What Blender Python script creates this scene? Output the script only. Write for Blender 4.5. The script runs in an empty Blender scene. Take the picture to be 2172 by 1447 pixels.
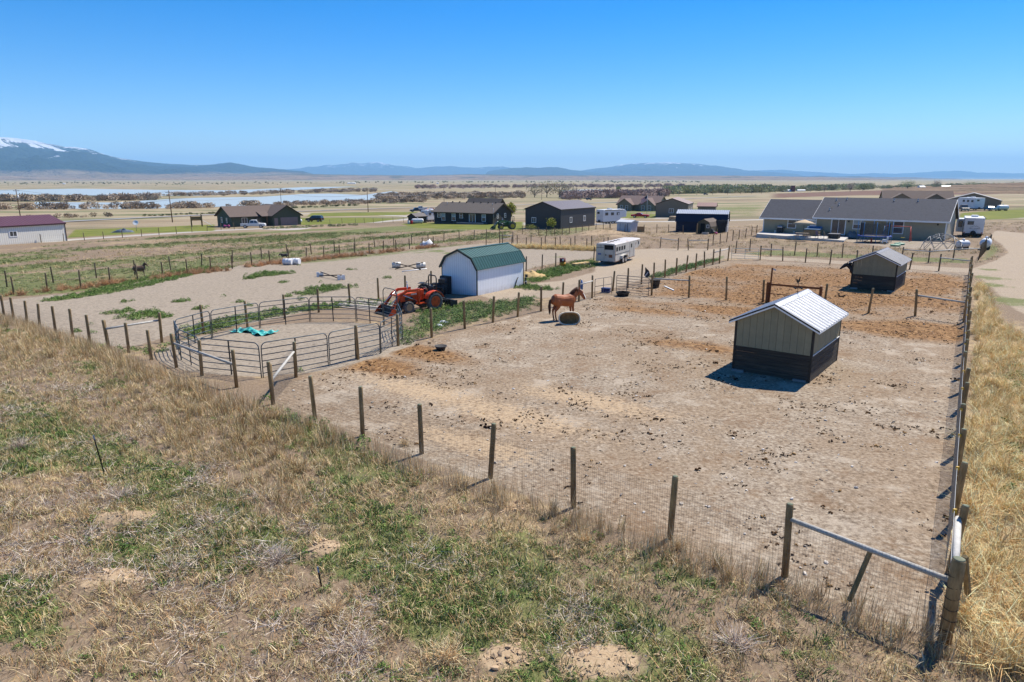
import bpy, bmesh, math, random
import numpy as np
from mathutils import Vector, Matrix, noise as mnoise

scene = bpy.context.scene
C = scene.collection
PI = math.pi
R = math.radians

# ---------------------------------------------------------------- camera
F_PX = 1448.0
PITCH = math.atan((723.5 - 378.0) / F_PX)
CAM_H = 7.5
cd = bpy.data.cameras.new('camera')
cd.sensor_width = 36.0
cd.lens = 36.0 * F_PX / 2172.0
cd.clip_start = 0.1
cd.clip_end = 150000.0
cam = bpy.data.objects.new('camera', cd)
C.objects.link(cam)
cam.location = (0, 0, CAM_H)
cam.rotation_euler = (PI / 2 - PITCH, 0, 0)
scene.camera = cam
scene.render.resolution_x, scene.render.resolution_y = 1024, 682

# ---------------------------------------------------------------- sky and sun
SUN_EL = R(54.0)
SUN_DIR = Vector((0.75, 0.66, 0)).normalized()
SUN_AZ = math.atan2(SUN_DIR.x, SUN_DIR.y)          # clockwise from +Y
world = bpy.data.worlds.new('World')
scene.world = world
world.use_nodes = True
wn = world.node_tree.nodes
wl = world.node_tree.links
sky = wn.new('ShaderNodeTexSky')
sky.sky_type = 'NISHITA'
sky.sun_disc = False
sky.sun_elevation = SUN_EL
sky.sun_rotation = SUN_AZ
sky.altitude = 2200.0
sky.air_density = 1.2
sky.dust_density = 0.25
sky.ozone_density = 6.0
gm = wn.new('ShaderNodeHueSaturation')
gm.inputs['Saturation'].default_value = 1.44
gm.inputs['Hue'].default_value = 0.507
wl.new(sky.outputs[0], gm.inputs['Color'])
bg = wn['Background']
bg.inputs['Strength'].default_value = 0.10
wl.new(gm.outputs[0], bg.inputs['Color'])

sd = bpy.data.lights.new('sun', 'SUN')
sd.energy = 5.0
sd.angle = R(0.53)
sd.color = (1.0, 0.93, 0.82)
sun = bpy.data.objects.new('sun', sd)
C.objects.link(sun)
v = Vector((SUN_DIR.x * math.cos(SUN_EL), SUN_DIR.y * math.cos(SUN_EL), math.sin(SUN_EL)))
sun.rotation_euler = v.to_track_quat('Z', 'Y').to_euler()
sun.location = (30, 30, 60)

vs = scene.view_settings
vs.view_transform = 'Standard'
vs.look = 'None'
vs.exposure = 0.62
vs.gamma = 1.0
vs.use_curve_mapping = False
scene.cycles.volume_bounces = 1
scene.cycles.max_bounces = 4
scene.cycles.diffuse_bounces = 3
scene.cycles.glossy_bounces = 2
scene.cycles.use_adaptive_sampling = True

# ---------------------------------------------------------------- lie of the land
def terr(x, y):
    """Ground height: nearly level by the corral, falling gently to the lake flats, higher to the right."""
    a = y - 14.0
    base = -0.020 * (a + math.sqrt(a * a + 64.0)) * 0.5
    k = (y - 10.0) / 50.0
    k = 0.0 if k < 0 else (1.0 if k > 1 else k)
    k = k * k * (3 - 2 * k)
    xx = min(max(x, -160.0), 320.0)
    d = base + 0.015 * xx * k + 10.5
    return -10.5 + 0.5 * (d + math.sqrt(d * d + 0.16))

def terr_np(x, y):
    a = y - 14.0
    base = -0.020 * (a + np.sqrt(a * a + 64.0)) * 0.5
    k = np.clip((y - 10.0) / 50.0, 0, 1)
    k = k * k * (3 - 2 * k)
    d = base + 0.015 * np.clip(x, -160, 320) * k + 10.5
    return -10.5 + 0.5 * (d + np.sqrt(d * d + 0.16))

def G(u, v, h=0.0):
    """Survey helper: world x, y of the ground point (or of a point h above ground) sighted at picture point u, v."""
    a = (u - 1086) / F_PX
    b = -(v - 723.5) / F_PX
    f = math.cos(PITCH) + b * math.sin(PITCH)
    d = -math.sin(PITCH) + b * math.cos(PITCH)
    t, p, hi = 4.0, 0.0, None
    while t < 60000:
        if CAM_H + d * t < terr(a * t, f * t) + h:
            hi = t
            break
        p = t
        t = t * 1.03 + 0.2
    if hi is None:
        return (a * t, f * t)
    for _ in range(36):
        m = (p + hi) / 2
        if CAM_H + d * m < terr(a * m, f * m) + h:
            hi = m
        else:
            p = m
    return (a * hi, f * hi)

def G3(u, v):
    x, y = G(u, v)
    return Vector((x, y, terr(x, y)))
# ---------------------------------------------------------------- helpers
KA = 0.70
def lin(r, g, b):
    """Base colour from a sunlit picture colour."""
    f = lambda c: (c / 255 / 12.92) if c / 255 <= 0.04045 else ((c / 255 + 0.055) / 1.055) ** 2.4
    return (f(r) * KA, f(g) * KA, f(b) * KA, 1.0)

def shw(r, g, b, k=1.0):
    """Base colour of a wall judged from its shaded side, where blue skylight darkens and cools it."""
    c = lin(r, g, b)
    return (min(0.7, c[0] * 1.95 * k), min(0.7, c[1] * 1.8 * k), min(0.7, c[2] * 1.5 * k), 1.0)

MATS = {}
def mk(name, c1, c2=None, scale=4.0, rough=0.75, metal=0.0, bump=0.0, bscale=None, stretch=(1, 1, 1), detail=6.0,
       rnd=0.0, c3=None, c3scale=0.6, c3amt=(0.5, 0.62), spec=0.4, emit=None, contrast=(0.35, 0.65)):
    """Principled material from object-space noise: c1/c2 mottling, an optional c3 stain, per-object value shift."""
    if name in MATS:
        return MATS[name]
    m = bpy.data.materials.new(name)
    m.use_nodes = True
    nt = m.node_tree
    n, l = nt.nodes, nt.links
    b = n['Principled BSDF']
    b.inputs['Roughness'].default_value = rough
    b.inputs['Metallic'].default_value = metal
    b.inputs['Specular IOR Level'].default_value = spec
    tc = n.new('ShaderNodeTexCoord')
    mp = n.new('ShaderNodeMapping')
    mp.inputs['Scale'].default_value = stretch
    l.new(tc.outputs['Object'], mp.inputs['Vector'])
    col = None
    if c2 is not None:
        nz = n.new('ShaderNodeTexNoise')
        nz.inputs['Scale'].default_value = scale
        nz.inputs['Detail'].default_value = detail
        nz.inputs['Roughness'].default_value = 0.65
        l.new(mp.outputs[0], nz.inputs['Vector'])
        rp = n.new('ShaderNodeValToRGB')
        rp.color_ramp.elements[0].position = contrast[0]
        rp.color_ramp.elements[1].position = contrast[1]
        rp.color_ramp.elements[0].color = c1
        rp.color_ramp.elements[1].color = c2
        l.new(nz.outputs['Fac'], rp.inputs['Fac'])
        col = rp.outputs['Color']
    else:
        rgb = n.new('ShaderNodeRGB')
        rgb.outputs[0].default_value = c1
        col = rgb.outputs[0]
    if c3 is not None:
        n3 = n.new('ShaderNodeTexNoise')
        n3.inputs['Scale'].default_value = c3scale
        n3.inputs['Detail'].default_value = 8.0
        l.new(mp.outputs[0], n3.inputs['Vector'])
        r3 = n.new('ShaderNodeMapRange')
        r3.inputs['From Min'].default_value = c3amt[0]
        r3.inputs['From Max'].default_value = c3amt[1]
        l.new(n3.outputs['Fac'], r3.inputs['Value'])
        mx = n.new('ShaderNodeMixRGB')
        mx.inputs['Color2'].default_value = c3
        l.new(r3.outputs[0], mx.inputs['Fac'])
        l.new(col, mx.inputs['Color1'])
        col = mx.outputs[0]
    if rnd > 0:
        oi = n.new('ShaderNodeObjectInfo')
        mr = n.new('ShaderNodeMapRange')
        mr.inputs['To Min'].default_value = 1 - rnd
        mr.inputs['To Max'].default_value = 1 + rnd
        l.new(oi.outputs['Random'], mr.inputs['Value'])
        hv = n.new('ShaderNodeHueSaturation')
        l.new(mr.outputs[0], hv.inputs['Value'])
        l.new(col, hv.inputs['Color'])
        col = hv.outputs[0]
    l.new(col, b.inputs['Base Color'])
    if emit:
        b.inputs['Emission Color'].default_value = c1
        b.inputs['Emission Strength'].default_value = emit
    if bump > 0:
        nb = n.new('ShaderNodeTexNoise')
        nb.inputs['Scale'].default_value = bscale or scale * 3
        nb.inputs['Detail'].default_value = 8.0
        l.new(mp.outputs[0], nb.inputs['Vector'])
        bp = n.new('ShaderNodeBump')
        bp.inputs['Strength'].default_value = bump
        bp.inputs['Distance'].default_value = 0.02
        l.new(nb.outputs['Fac'], bp.inputs['Height'])
        l.new(bp.outputs[0], b.inputs['Normal'])
    MATS[name] = m
    return m

def glass(name, col=(0.02, 0.025, 0.03, 1)):
    m = mk(name, col, rough=0.06, spec=0.8)
    return m

class MB:
    """Collects primitive shapes and links them as ONE mesh object."""
    def __init__(self):
        self.v, self.f, self.m, self.s = [], [], [], []
        self.cm, self.M = 0, None
    def mat(self, i):
        self.cm = i
        return self
    def add(self, vs, fs, smooth=False):
        o = len(self.v)
        if self.M is not None:
            vs = [self.M @ Vector(p) for p in vs]
        self.v.extend([tuple(p) for p in vs])
        for i, f in enumerate(fs):
            self.f.append([o + k for k in f])
            self.m.append(self.cm)
            self.s.append(smooth if isinstance(smooth, bool) else smooth[i])
        return self
    def box(self, x0, x1, y0, y1, z0, z1):
        return self.add([(x0, y0, z0), (x1, y0, z0), (x1, y1, z0), (x0, y1, z0), (x0, y0, z1), (x1, y0, z1), (x1, y1, z1), (x0, y1, z1)],
                        [(0, 3, 2, 1), (4, 5, 6, 7), (0, 1, 5, 4), (1, 2, 6, 5), (2, 3, 7, 6), (3, 0, 4, 7)])
    def cbox(self, c, s, rot=None):
        """Box of size s centred on c, turned by rot (Euler tuple)."""
        hx, hy, hz = s[0] / 2, s[1] / 2, s[2] / 2
        ps = [Vector((x, y, z)) for z in (-hz, hz) for x, y in ((-hx, -hy), (hx, -hy), (hx, hy), (-hx, hy))]
        if rot:
            from mathutils import Euler
            m = Euler(rot).to_matrix()
            ps = [m @ p for p in ps]
        c = Vector(c)
        return self.add([p + c for p in ps], [(0, 3, 2, 1), (4, 5, 6, 7), (0, 1, 5, 4), (1, 2, 6, 5), (2, 3, 7, 6), (3, 0, 4, 7)])
    def bar(self, p0, p1, w, h=None, up=(0, 0, 1)):
        """Rectangular bar from p0 to p1, w wide and h high."""
        h = h or w
        p0, p1 = Vector(p0), Vector(p1)
        d = (p1 - p0).normalized()
        u = Vector(up)
        if abs(d.dot(u)) > 0.95:
            u = Vector((0, 1, 0))
        s = d.cross(u).normalized()
        t = s.cross(d).normalized()
        vs = []
        for p in (p0, p1):
            for a, b in ((-1, -1), (1, -1), (1, 1), (-1, 1)):
                vs.append(p + s * (a * w / 2) + t * (b * h / 2))
        return self.add(vs, [(0, 1, 2, 3), (7, 6, 5, 4), (0, 4, 5, 1), (1, 5, 6, 2), (2, 6, 7, 3), (3, 7, 4, 0)])
    def tube(self, pts, r, n=8, closed=False, caps=True):
        """Round tube swept along pts; r is one radius or one per point."""
        pts = [Vector(p) for p in pts]
        k = len(pts)
        rs = r if isinstance(r, (list, tuple)) else [r] * k
        vs, fs, sm = [], [], []
        prev = None
        for i, p in enumerate(pts):
            a = pts[i - 1] if (i > 0 or closed) else p
            b = pts[(i + 1) % k] if (i < k - 1 or closed) else p
            d = (b - a)
            d = d.normalized() if d.length > 1e-9 else Vector((0, 0, 1))
            if prev is None:
                u = Vector((0, 0, 1)) if abs(d.z) < 0.9 else Vector((1, 0, 0))
                s = d.cross(u).normalized()
            else:
                s = (prev - d * prev.dot(d))
                s = s.normalized() if s.length > 1e-6 else d.orthogonal().normalized()
            prev = s
            t = d.cross(s)
            for j in range(n):
                an = 2 * PI * j / n
                vs.append(p + (s * math.cos(an) + t * math.sin(an)) * rs[i])
        for i in range(k if closed else k - 1):
            i2 = (i + 1) % k
            for j in range(n):
                j2 = (j + 1) % n
                fs.append((i * n + j, i * n + j2, i2 * n + j2, i2 * n + j))
                sm.append(True)
        if caps and not closed:
            fs.append(tuple(range(n - 1, -1, -1)))
            fs.append(tuple(range((k - 1) * n, k * n)))
            sm += [False, False]
        return self.add(vs, fs, sm)
    def cyl(self, p0, p1, r0, r1=None, n=16):
        return self.tube([p0, p1], [r0, r0 if r1 is None else r1], n)
    def lathe(self, prof, n=20, M=None, smooth=True):
        """Turn a profile of (radius, z) about z; M places it."""
        vs, fs, sm = [], [], []
        for r, z in prof:
            for j in range(n):
                an = 2 * PI * j / n
                p = Vector((r * math.cos(an), r * math.sin(an), z))
                vs.append(M @ p if M is not None else p)
        for i in range(len(prof) - 1):
            for j in range(n):
                j2 = (j + 1) % n
                fs.append((i * n + j, i * n + j2, (i + 1) * n + j2, (i + 1) * n + j))
                sm.append(smooth)
        if prof[0][0] > 1e-6:
            fs.append(tuple(range(n - 1, -1, -1))); sm.append(False)
        if prof[-1][0] > 1e-6:
            fs.append(tuple(range((len(prof) - 1) * n, len(prof) * n))); sm.append(False)
        return self.add(vs, fs, sm)
    def prism(self, poly, d0, d1, axis='y'):
        """Extrude a 2-D outline; axis y: outline in x,z; axis x: outline in y,z; axis z: outline in x,y."""
        n = len(poly)
        def pt(a, b, d):
            return (a, d, b) if axis == 'y' else ((d, a, b) if axis == 'x' else (a, b, d))
        vs = [pt(a, b, d0) for a, b in poly] + [pt(a, b, d1) for a, b in poly]
        fs = [tuple(range(n)), tuple(range(2 * n - 1, n - 1, -1))]
        for i in range(n):
            j = (i + 1) % n
            fs.append((i, i + n, j + n, j))
        return self.add(vs, fs)
    def poly(self, ps):
        return self.add(ps, [tuple(range(len(ps)))])
    def ball(self, c, r, n=12, m=8):
        c = Vector(c)
        rx, ry, rz = r if isinstance(r, (tuple, list)) else (r, r, r)
        vs, fs = [c + Vector((0, 0, -rz))], []
        for i in range(1, m):
            ph = PI * i / m
            for j in range(n):
                an = 2 * PI * j / n
                vs.append(c + Vector((rx * math.sin(ph) * math.cos(an), ry * math.sin(ph) * math.sin(an), -rz * math.cos(ph))))
        vs.append(c + Vector((0, 0, rz)))
        for j in range(n):
            fs.append((0, 1 + (j + 1) % n, 1 + j))
            fs.append((len(vs) - 1, 1 + (m - 2) * n + j, 1 + (m - 2) * n + (j + 1) % n))
        for i in range(m - 2):
            for j in range(n):
                fs.append((1 + i * n + j, 1 + i * n + (j + 1) % n, 1 + (i + 1) * n + (j + 1) % n, 1 + (i + 1) * n + j))
        return self.add(vs, fs, True)
    def mesh(self, name):
        me = bpy.data.meshes.new(name)
        me.from_pydata(self.v, [], self.f)
        me.polygons.foreach_set('use_smooth', self.s)
        me.polygons.foreach_set('material_index', self.m)
        return me
    def build(self, name, mats, parent=None, loc=None, rotz=None, bevel=0, fix=True):
        me = self.mesh(name)
        if fix:
            bm = bmesh.new()
            bm.from_mesh(me)
            bmesh.ops.recalc_face_normals(bm, faces=bm.faces)
            bm.to_mesh(me)
            bm.free()
        for m in (mats if isinstance(mats, (list, tuple)) else [mats]):
            me.materials.append(m)
        me.update()
        o = bpy.data.objects.new(name, me)
        C.objects.link(o)
        if parent is not None:
            o.parent = parent
        if loc is not None:
            o.location = loc
        if rotz is not None:
            o.rotation_euler = (0, 0, rotz)
        if bevel:
            b = o.modifiers.new('bevel', 'BEVEL')
            b.width = bevel
            b.segments = 2
            b.limit_method = 'ANGLE'
        return o

def tag(o, label=None, cat=None, group=None, kind=None):
    if label: o['label'] = label
    if cat: o['category'] = cat
    if group: o['group'] = group
    if kind: o['kind'] = kind
    return o

def thing(name, label, cat, loc=(0, 0, 0), rotz=0.0, group=None):
    o = bpy.data.objects.new(name, None)
    o.empty_display_size = 0.3
    C.objects.link(o)
    o.location = loc
    o.rotation_euler = (0, 0, rotz)
    return tag(o, label, cat, group)

def inst(me, name, parent, loc=(0, 0, 0), rot=(0, 0, 0), scale=None):
    """A further object on shared mesh data."""
    o = bpy.data.objects.new(name, me)
    C.objects.link(o)
    o.parent = parent
    o.location = loc
    o.rotation_euler = rot
    if scale is not None:
        o.scale = scale if isinstance(scale, (tuple, list)) else (scale,) * 3
    return o

def copy_tree(o, parent=None):
    c = o.copy()
    C.objects.link(c)
    c.parent = parent
    for ch in list(o.children):
        copy_tree(ch, c)
    return c

def on(x, y, dz=0.0):
    return (x, y, terr(x, y) + dz)

def ang(dx, dy):
    return math.atan2(dy, dx)

rng = random.Random(7)
nrng = np.random.default_rng(11)

def vnoise(x, y, s, seed=0.0, oct=4):
    """Fractal value noise on arrays, about 0..1."""
    out = np.zeros_like(x, dtype=float)
    amp, tot = 1.0, 0.0
    for o in range(oct):
        xs, ys = x * s + seed * 17.3 + o * 31.7, y * s + seed * 9.1 + o * 11.9
        xi, yi = np.floor(xs), np.floor(ys)
        fx, fy = xs - xi, ys - yi
        fx, fy = fx * fx * (3 - 2 * fx), fy * fy * (3 - 2 * fy)
        def h(a, b):
            t = np.sin(a * 127.1 + b * 311.7 + seed * 74.7) * 43758.5453
            return t - np.floor(t)
        out += amp * ((h(xi, yi) * (1 - fx) + h(xi + 1, yi) * fx) * (1 - fy) + (h(xi, yi + 1) * (1 - fx) + h(xi + 1, yi + 1) * fx) * fy)
        tot += amp
        amp *= 0.5
        s *= 2.03
    return out / tot

def sdist(px, py, poly):
    """Signed distance to a polygon, positive inside."""
    d = np.full(px.shape, 1e18)
    ins = np.zeros(px.shape, bool)
    n = len(poly)
    for i in range(n):
        ax, ay = poly[i]
        bx, by = poly[(i + 1) % n]
        ex, ey = bx - ax, by - ay
        t = np.clip(((px - ax) * ex + (py - ay) * ey) / (ex * ex + ey * ey + 1e-12), 0, 1)
        dx, dy = px - ax - t * ex, py - ay - t * ey
        d = np.minimum(d, dx * dx + dy * dy)
        c = ((ay > py) != (by > py)) & (px < (bx - ax) * (py - ay) / (by - ay + 1e-12) + ax)
        ins ^= c
    d = np.sqrt(d)
    return np.where(ins, d, -d)

def pline(px, py, pts):
    """Distance to a polyline."""
    d = np.full(px.shape, 1e18)
    for i in range(len(pts) - 1):
        ax, ay = pts[i]
        bx, by = pts[i + 1]
        ex, ey = bx - ax, by - ay
        t = np.clip(((px - ax) * ex + (py - ay) * ey) / (ex * ex + ey * ey + 1e-12), 0, 1)
        dx, dy = px - ax - t * ex, py - ay - t * ey
        d = np.minimum(d, dx * dx + dy * dy)
    return np.sqrt(d)
# ---------------------------------------------------------------- ground: one fan-shaped grid, split by what covers it
def gp(pts):
    return [G(u, v) for u, v in pts]

PADDOCK = gp([(577, 852), (671, 888), (768, 922), (895, 975), (1038, 1024), (1215, 1085), (1422, 1157), (1672, 1236), (1998, 1362),
              (2026, 1148), (2030, 1010), (2040, 850), (2050, 720), (2058, 640), (2060, 578), (1991, 575), (1929, 572), (1760, 561),
              (1612, 552), (1546, 552), (1495, 567), (1411, 591), (1300, 623), (1256, 631), (1147, 663), (1046, 686), (917, 720),
              (756, 770), (632, 802)])
ARENA = gp([(-60, 648), (20, 636), (110, 626), (200, 621), (300, 597), (420, 576), (520, 562), (620, 560), (700, 552), (800, 541), (900, 528),
            (1000, 519), (1080, 514), (1180, 526), (1262, 530), (1262, 548), (1185, 556), (1115, 572), (1060, 585), (960, 606), (861, 622), (742, 643), (676, 654),
            (604, 672), (523, 688), (432, 692), (345, 716), (290, 735), (230, 738), (150, 712), (60, 684), (-60, 665)])
PEN_C = Vector((-10.75, 32.6))
PEN_R = 6.0
TRACK = gp([(1000, 622), (1108, 604), (1190, 596), (1262, 577), (1265, 548), (1290, 532), (1400, 527), (1500, 528), (1545, 527), (1548, 536), (1620, 544), (1760, 552),
            (1930, 562), (2062, 570), (2110, 553), (2140, 536), (2122, 516), (2098, 503), (2112, 489), (2180, 496), (2330, 500), (2400, 700), (2200, 680), (2150, 655),
            (2120, 628), (2095, 600), (2066, 583), (1930, 571), (1760, 559), (1612, 550), (1546, 548), (1480, 560), (1400, 582), (1300, 612), (1240, 622), (1140, 634), (1050, 636)])
PLAY = gp([(1790, 503), (1850, 497), (2000, 512), (2072, 527), (1990, 531), (1880, 524), (1795, 513)])
DRIVE_L = [gp([(100, 513), (145, 509), (300, 499), (460, 489), (560, 485), (620, 487)]), gp([(560, 452), (620, 453), (760, 455), (850, 458), (895, 461), (860, 466), (790, 472)]),
           gp([(620, 487), (640, 484)]), gp([(760, 455), (880, 451), (930, 448)])]
GRAVEL_R = [gp([(1262, 476), (1340, 470), (1430, 470), (1520, 468), (1620, 466), (1900, 462), (2060, 463), (2172, 462), (2300, 463)]), gp([(1290, 468), (1330, 460), (1400, 463)]),
            gp([(1180, 481), (1060, 470), (1000, 462)])]
# the lake and its backwater, traced along their shores
WATER = [gp([(-150, 405), (0, 403), (160, 400.5), (330, 403), (480, 404), (560, 401), (640, 397.5), (760, 396), (600, 405), (520, 410), (420, 415), (260, 416), (100, 413), (-150, 414)]),
         gp([(60, 441), (75, 429), (250, 430), (330, 424), (420, 420), (560, 417.5), (640, 412), (700, 411), (770, 414), (830, 406), (850, 409), (790, 424), (700, 428), (600, 433), (500, 438), (330, 442), (200, 443)]),
         gp([(1190, 404), (1250, 402), (1315, 404), (1300, 411), (1215, 412)])]

rows = [-60, -30, -12, -4, 0, 2, 3.5, 4.6]
y_ = 5.4
while y_ < 16000:
    rows.append(y_)
    y_ *= 1.0135
rows = np.array(rows)
NC = 440
ss = np.linspace(-1, 1, NC)
half = np.maximum(rows, 0) * 0.95 + 16 + 24 * np.exp(-np.maximum(rows, 0) / 12)
GX = ss[None, :] * half[:, None]
GY = np.repeat(rows[:, None], NC, 1)
GX = GX + (vnoise(GX, GY, 1.3, 3) - 0.5) * 0.02 * np.minimum(GY, 60).clip(0) * 0.1

near = np.exp(-np.maximum(GY - 10, 0) / 60)
d_pad = sdist(GX, GY, PADDOCK)
d_are = sdist(GX, GY, ARENA)
d_pen = PEN_R - np.hypot(GX - PEN_C.x, GY - PEN_C.y)
d_trk = sdist(GX, GY, TRACK)
d_play = sdist(GX, GY, PLAY)
d_drv = np.min([pline(GX, GY, p) for p in DRIVE_L], axis=0)
d_grv = np.min([pline(GX, GY, p) for p in GRAVEL_R], axis=0)
sm = lambda d, w: np.clip(0.5 + d / (2 * w), 0, 1)

w_pad = sm(d_pad, 0.35)
w_sand = np.maximum(np.maximum(sm(d_are, 0.5), sm(d_pen, 0.3)) * (1 - w_pad), sm(d_play, 0.8))
w_trk = sm(d_trk, 0.6) * (1 - w_pad) * (1 - w_sand)
w_drv = np.maximum(sm(2.3 - d_drv, 0.8), sm(2.6 - d_grv, 0.9))
# manure-brown parts of the paddock
BLOBS = [((760, 768), 4.5, 1.6, 0.9), ((880, 745), 4.5, 1.5, 0.8), ((1690, 640), 9, 4.0, 0.9), ((1500, 622), 9, 4.0, .75), ((1950, 640), 7, 4, 1.0), ((1900, 700), 6, 2.2, 1.0), ((2000, 705), 4, 3.0, 1.0), ((1480, 735), 3.6, 1.6, .8),
         ((1450, 600), 7, 5, .75), ((1560, 580), 8, 6, .8), ((1680, 585), 9, 6, .75), ((1800, 600), 8, 4, .7), ((1960, 600), 8, 5, .75), ((1300, 640), 4, 2.5, .6), ((1380, 660), 5, 2, .75), ((1560, 660), 6, 2.2, .8), ((1100, 700), 4, 2, .4)]
man = np.zeros_like(GX)
for (u, v_), ra, rb, a in BLOBS:
    cx, cy = G(u, v_)
    ex, ey = (GX - cx), (GY - cy)
    p, q = ex * 0.80 - ey * 0.60, ex * 0.60 + ey * 0.80
    man = np.maximum(man, a * np.exp(-(p / ra) ** 2 - (q / rb) ** 2))
BACKP = gp([(1390, 625), (1470, 582), (1546, 557), (1760, 566), (1990, 580), (2052, 590), (2050, 640), (1940, 672), (1840, 662), (1640, 645), (1540, 640)])
man = np.maximum(man, 0.66 * sm(sdist(GX, GY, BACKP), 1.5))
man = man * (0.45 + 1.1 * vnoise(GX, GY, 0.35, 5, 5)) * w_pad
man = np.maximum(man, 0.42 * w_pad * np.clip(vnoise(GX, GY, 0.9, 8, 5) - 0.45, 0, 1) * 2.2)
# pale bare soil
pale = np.zeros_like(GX)
mound = np.zeros_like(GX)
MOUNDS = [((262, 1106), 0.85, 0.34, 0.22), ((240, 1234), 0.66, 0.42, 0.12), ((1262, 1412), 0.75, 0.5, 0.10), ((690, 1168), 0.32, 0.25, 0.16), ((1075, 1395), .5, .35, .05), ((560, 885), .5, .3, .12), ((300, 787), .5, .3, .12), ((1090, 1075), .4, .3, .05)]
for (u, v_), ra, rb, h in MOUNDS:
    cx, cy = G(u, v_)
    g = np.exp(-((((GX - cx) / ra) ** 2 + ((GY - cy) / rb) ** 2) * (0.35 + 1.5 * vnoise(GX, GY, 2.4, 65, 3))) ** 1.2)
    pale = np.maximum(pale, g)
    mound = np.maximum(mound, g * h)
for (u, v_), ra, rb in [((900, 830), 6, 1.6), ((1080, 880), 5, 1.6), ((1250, 850), 5, 1.5), ((1000, 940), 4, 1.2)]:
    cx, cy = G(u, v_)
    ex, ey = GX - cx, GY - cy
    p, q = ex * 0.80 - ey * 0.60, ex * 0.60 + ey * 0.80
    pale = np.maximum(pale, 0.55 * np.exp(-(p / ra) ** 2 - (q / rb) ** 2) * w_pad)

# green growth: traced weed beds plus field patches
GREENS = [  # polygon in survey points, strength, softness
    (gp([(600, 800), (700, 775), (850, 735), (950, 700), (1060, 672), (1150, 648), (1140, 630), (1040, 640), (960, 640), (880, 660), (855, 690), (800, 730), (700, 765)]), 0.62, 1.0),
    (gp([(380, 700), (430, 685), (520, 668), (640, 650), (740, 640), (830, 640), (850, 655), (760, 652), (640, 662), (540, 682), (470, 700), (400, 720)]), 0.70, 0.8),
    (gp([(1110, 600), (1130, 580), (1190, 562), (1265, 545), (1268, 565), (1190, 585), (1150, 598)]), 0.75, 0.8),
    (gp([(1060, 604), (1100, 600), (1190, 614), (1160, 618), (1090, 612)]), 0.7, 0.5),
    (gp([(1370, 590), (1440, 566), (1500, 552), (1540, 538), (1540, 548), (1480, 566), (1400, 590)]), 0.75, 0.5),
    (gp([(230, 612), (330, 594), (450, 572), (520, 560), (500, 567), (420, 582), (330, 604), (240, 622), (120, 640), (60, 640)]), 0.7, 0.6),
    (gp([(560, 560), (700, 546), (850, 533), (990, 516), (990, 520), (860, 538), (700, 556), (600, 563)]), 0.6, 0.6),
    (gp([(900, 528), (960, 525), (960, 540), (900, 538)]), 0.4, 1.0),
    (gp([(0, 700), (80, 720), (230, 745), (330, 740), (440, 700), (380, 735), (330, 760), (180, 752), (0, 715)]), 0.55, 0.8),
    (gp([(1560, 540), (1640, 530), (1780, 538), (1930, 545), (2060, 548), (2060, 560), (1930, 555), (1760, 547), (1600, 541)]), 0.75, 0.7),
    (gp([(1620, 506), (1700, 513), (1800, 520), (1950, 530), (2060, 535), (2060, 545), (1900, 540), (1700, 530), (1620, 520)]), 0.45, 1.0),
    (gp([(2075, 560), (2110, 548), (2130, 530), (2110, 515), (2090, 520), (2078, 545)]), 0.7, 0.8),
    (gp([(2080, 640), (2120, 660), (2150, 700), (2172, 750), (2172, 690), (2130, 650)]), 0.35, 1.0),
    (gp([(2100, 780), (2172, 740), (2240, 760), (2240, 880), (2172, 860), (2110, 840)]), 0.5, 1.2),
    (gp([(2100, 890), (2172, 900), (2240, 900), (2240, 1120), (2172, 1090), (2110, 1020)]), 0.55, 1.0),
    (gp([(0, 820), (120, 880), (250, 930), (420, 1010), (560, 1090), (700, 1170), (560, 1180), (420, 1080), (330, 1090), (230, 1010), (120, 980), (0, 930)]), 0.95, 0.5),
    (gp([(560, 850), (700, 900), (800, 960), (900, 1010), (860, 1060), (740, 1020), (640, 980), (560, 900)]), 0.7, 0.7),
    (gp([(700, 1180), (900, 1160), (1100, 1240), (1250, 1330), (1200, 1447), (1000, 1447), (850, 1330), (760, 1250)]), 0.6, 1.0),
    (gp([(1100, 1100), (1300, 1180), (1500, 1240), (1650, 1300), (1800, 1380), (1600, 1400), (1300, 1300), (1100, 1200)]), 0.32, 1.0),
]
green = np.zeros_like(GX)
fa_, fb_ = GX * 0.6 + GY * 0.8 - 12.3, GX * 0.8 - GY * 0.6     # metres beyond / along the verge fence
fg_ = vnoise(fb_ * 0.55, fa_, 0.42, 77, 4)
green = np.where(fa_ < -0.2, 0.92 * np.clip((fg_ - np.where(fa_ > -7.5, 0.50, 0.565)) * 5.5, 0, 1), 0) * (GY < 60)
for poly, a, s_ in GREENS:
    green = np.maximum(green, a * sm(sdist(GX, GY, poly), s_))
for (u, v_), r_ in [((255, 662), .9), ((305, 668), 1.2), ((345, 672), .7), ((560, 583), 1.7), ((600, 580), 1.2), ((690, 612), 1.6), ((735, 608), 1.0), ((655, 622), 1.2), ((470, 630), .5), ((530, 590), .8), ((925, 533), 1.8), ((955, 537), 1.5), ((890, 536), 1.0), ((420, 655), .6), ((385, 640), .5), ((270, 640), .5), ((745, 572), .5), ((820, 590), .5), ((600, 600), .5), ((1180, 545), 1.0), ((2100, 590), 1.6), ((2118, 606), 1.3), ((2150, 640), 2.2), ((2098, 572), 1.0)]:
    cx, cy = G(u, v_)
    green = np.maximum(green, (0.25 + 1.15 * vnoise(GX, GY, 1.1, 79, 3)) * np.exp(-((GX - cx) ** 2 + ((GY - cy) * 0.7) ** 2) / r_ ** 2))
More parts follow.
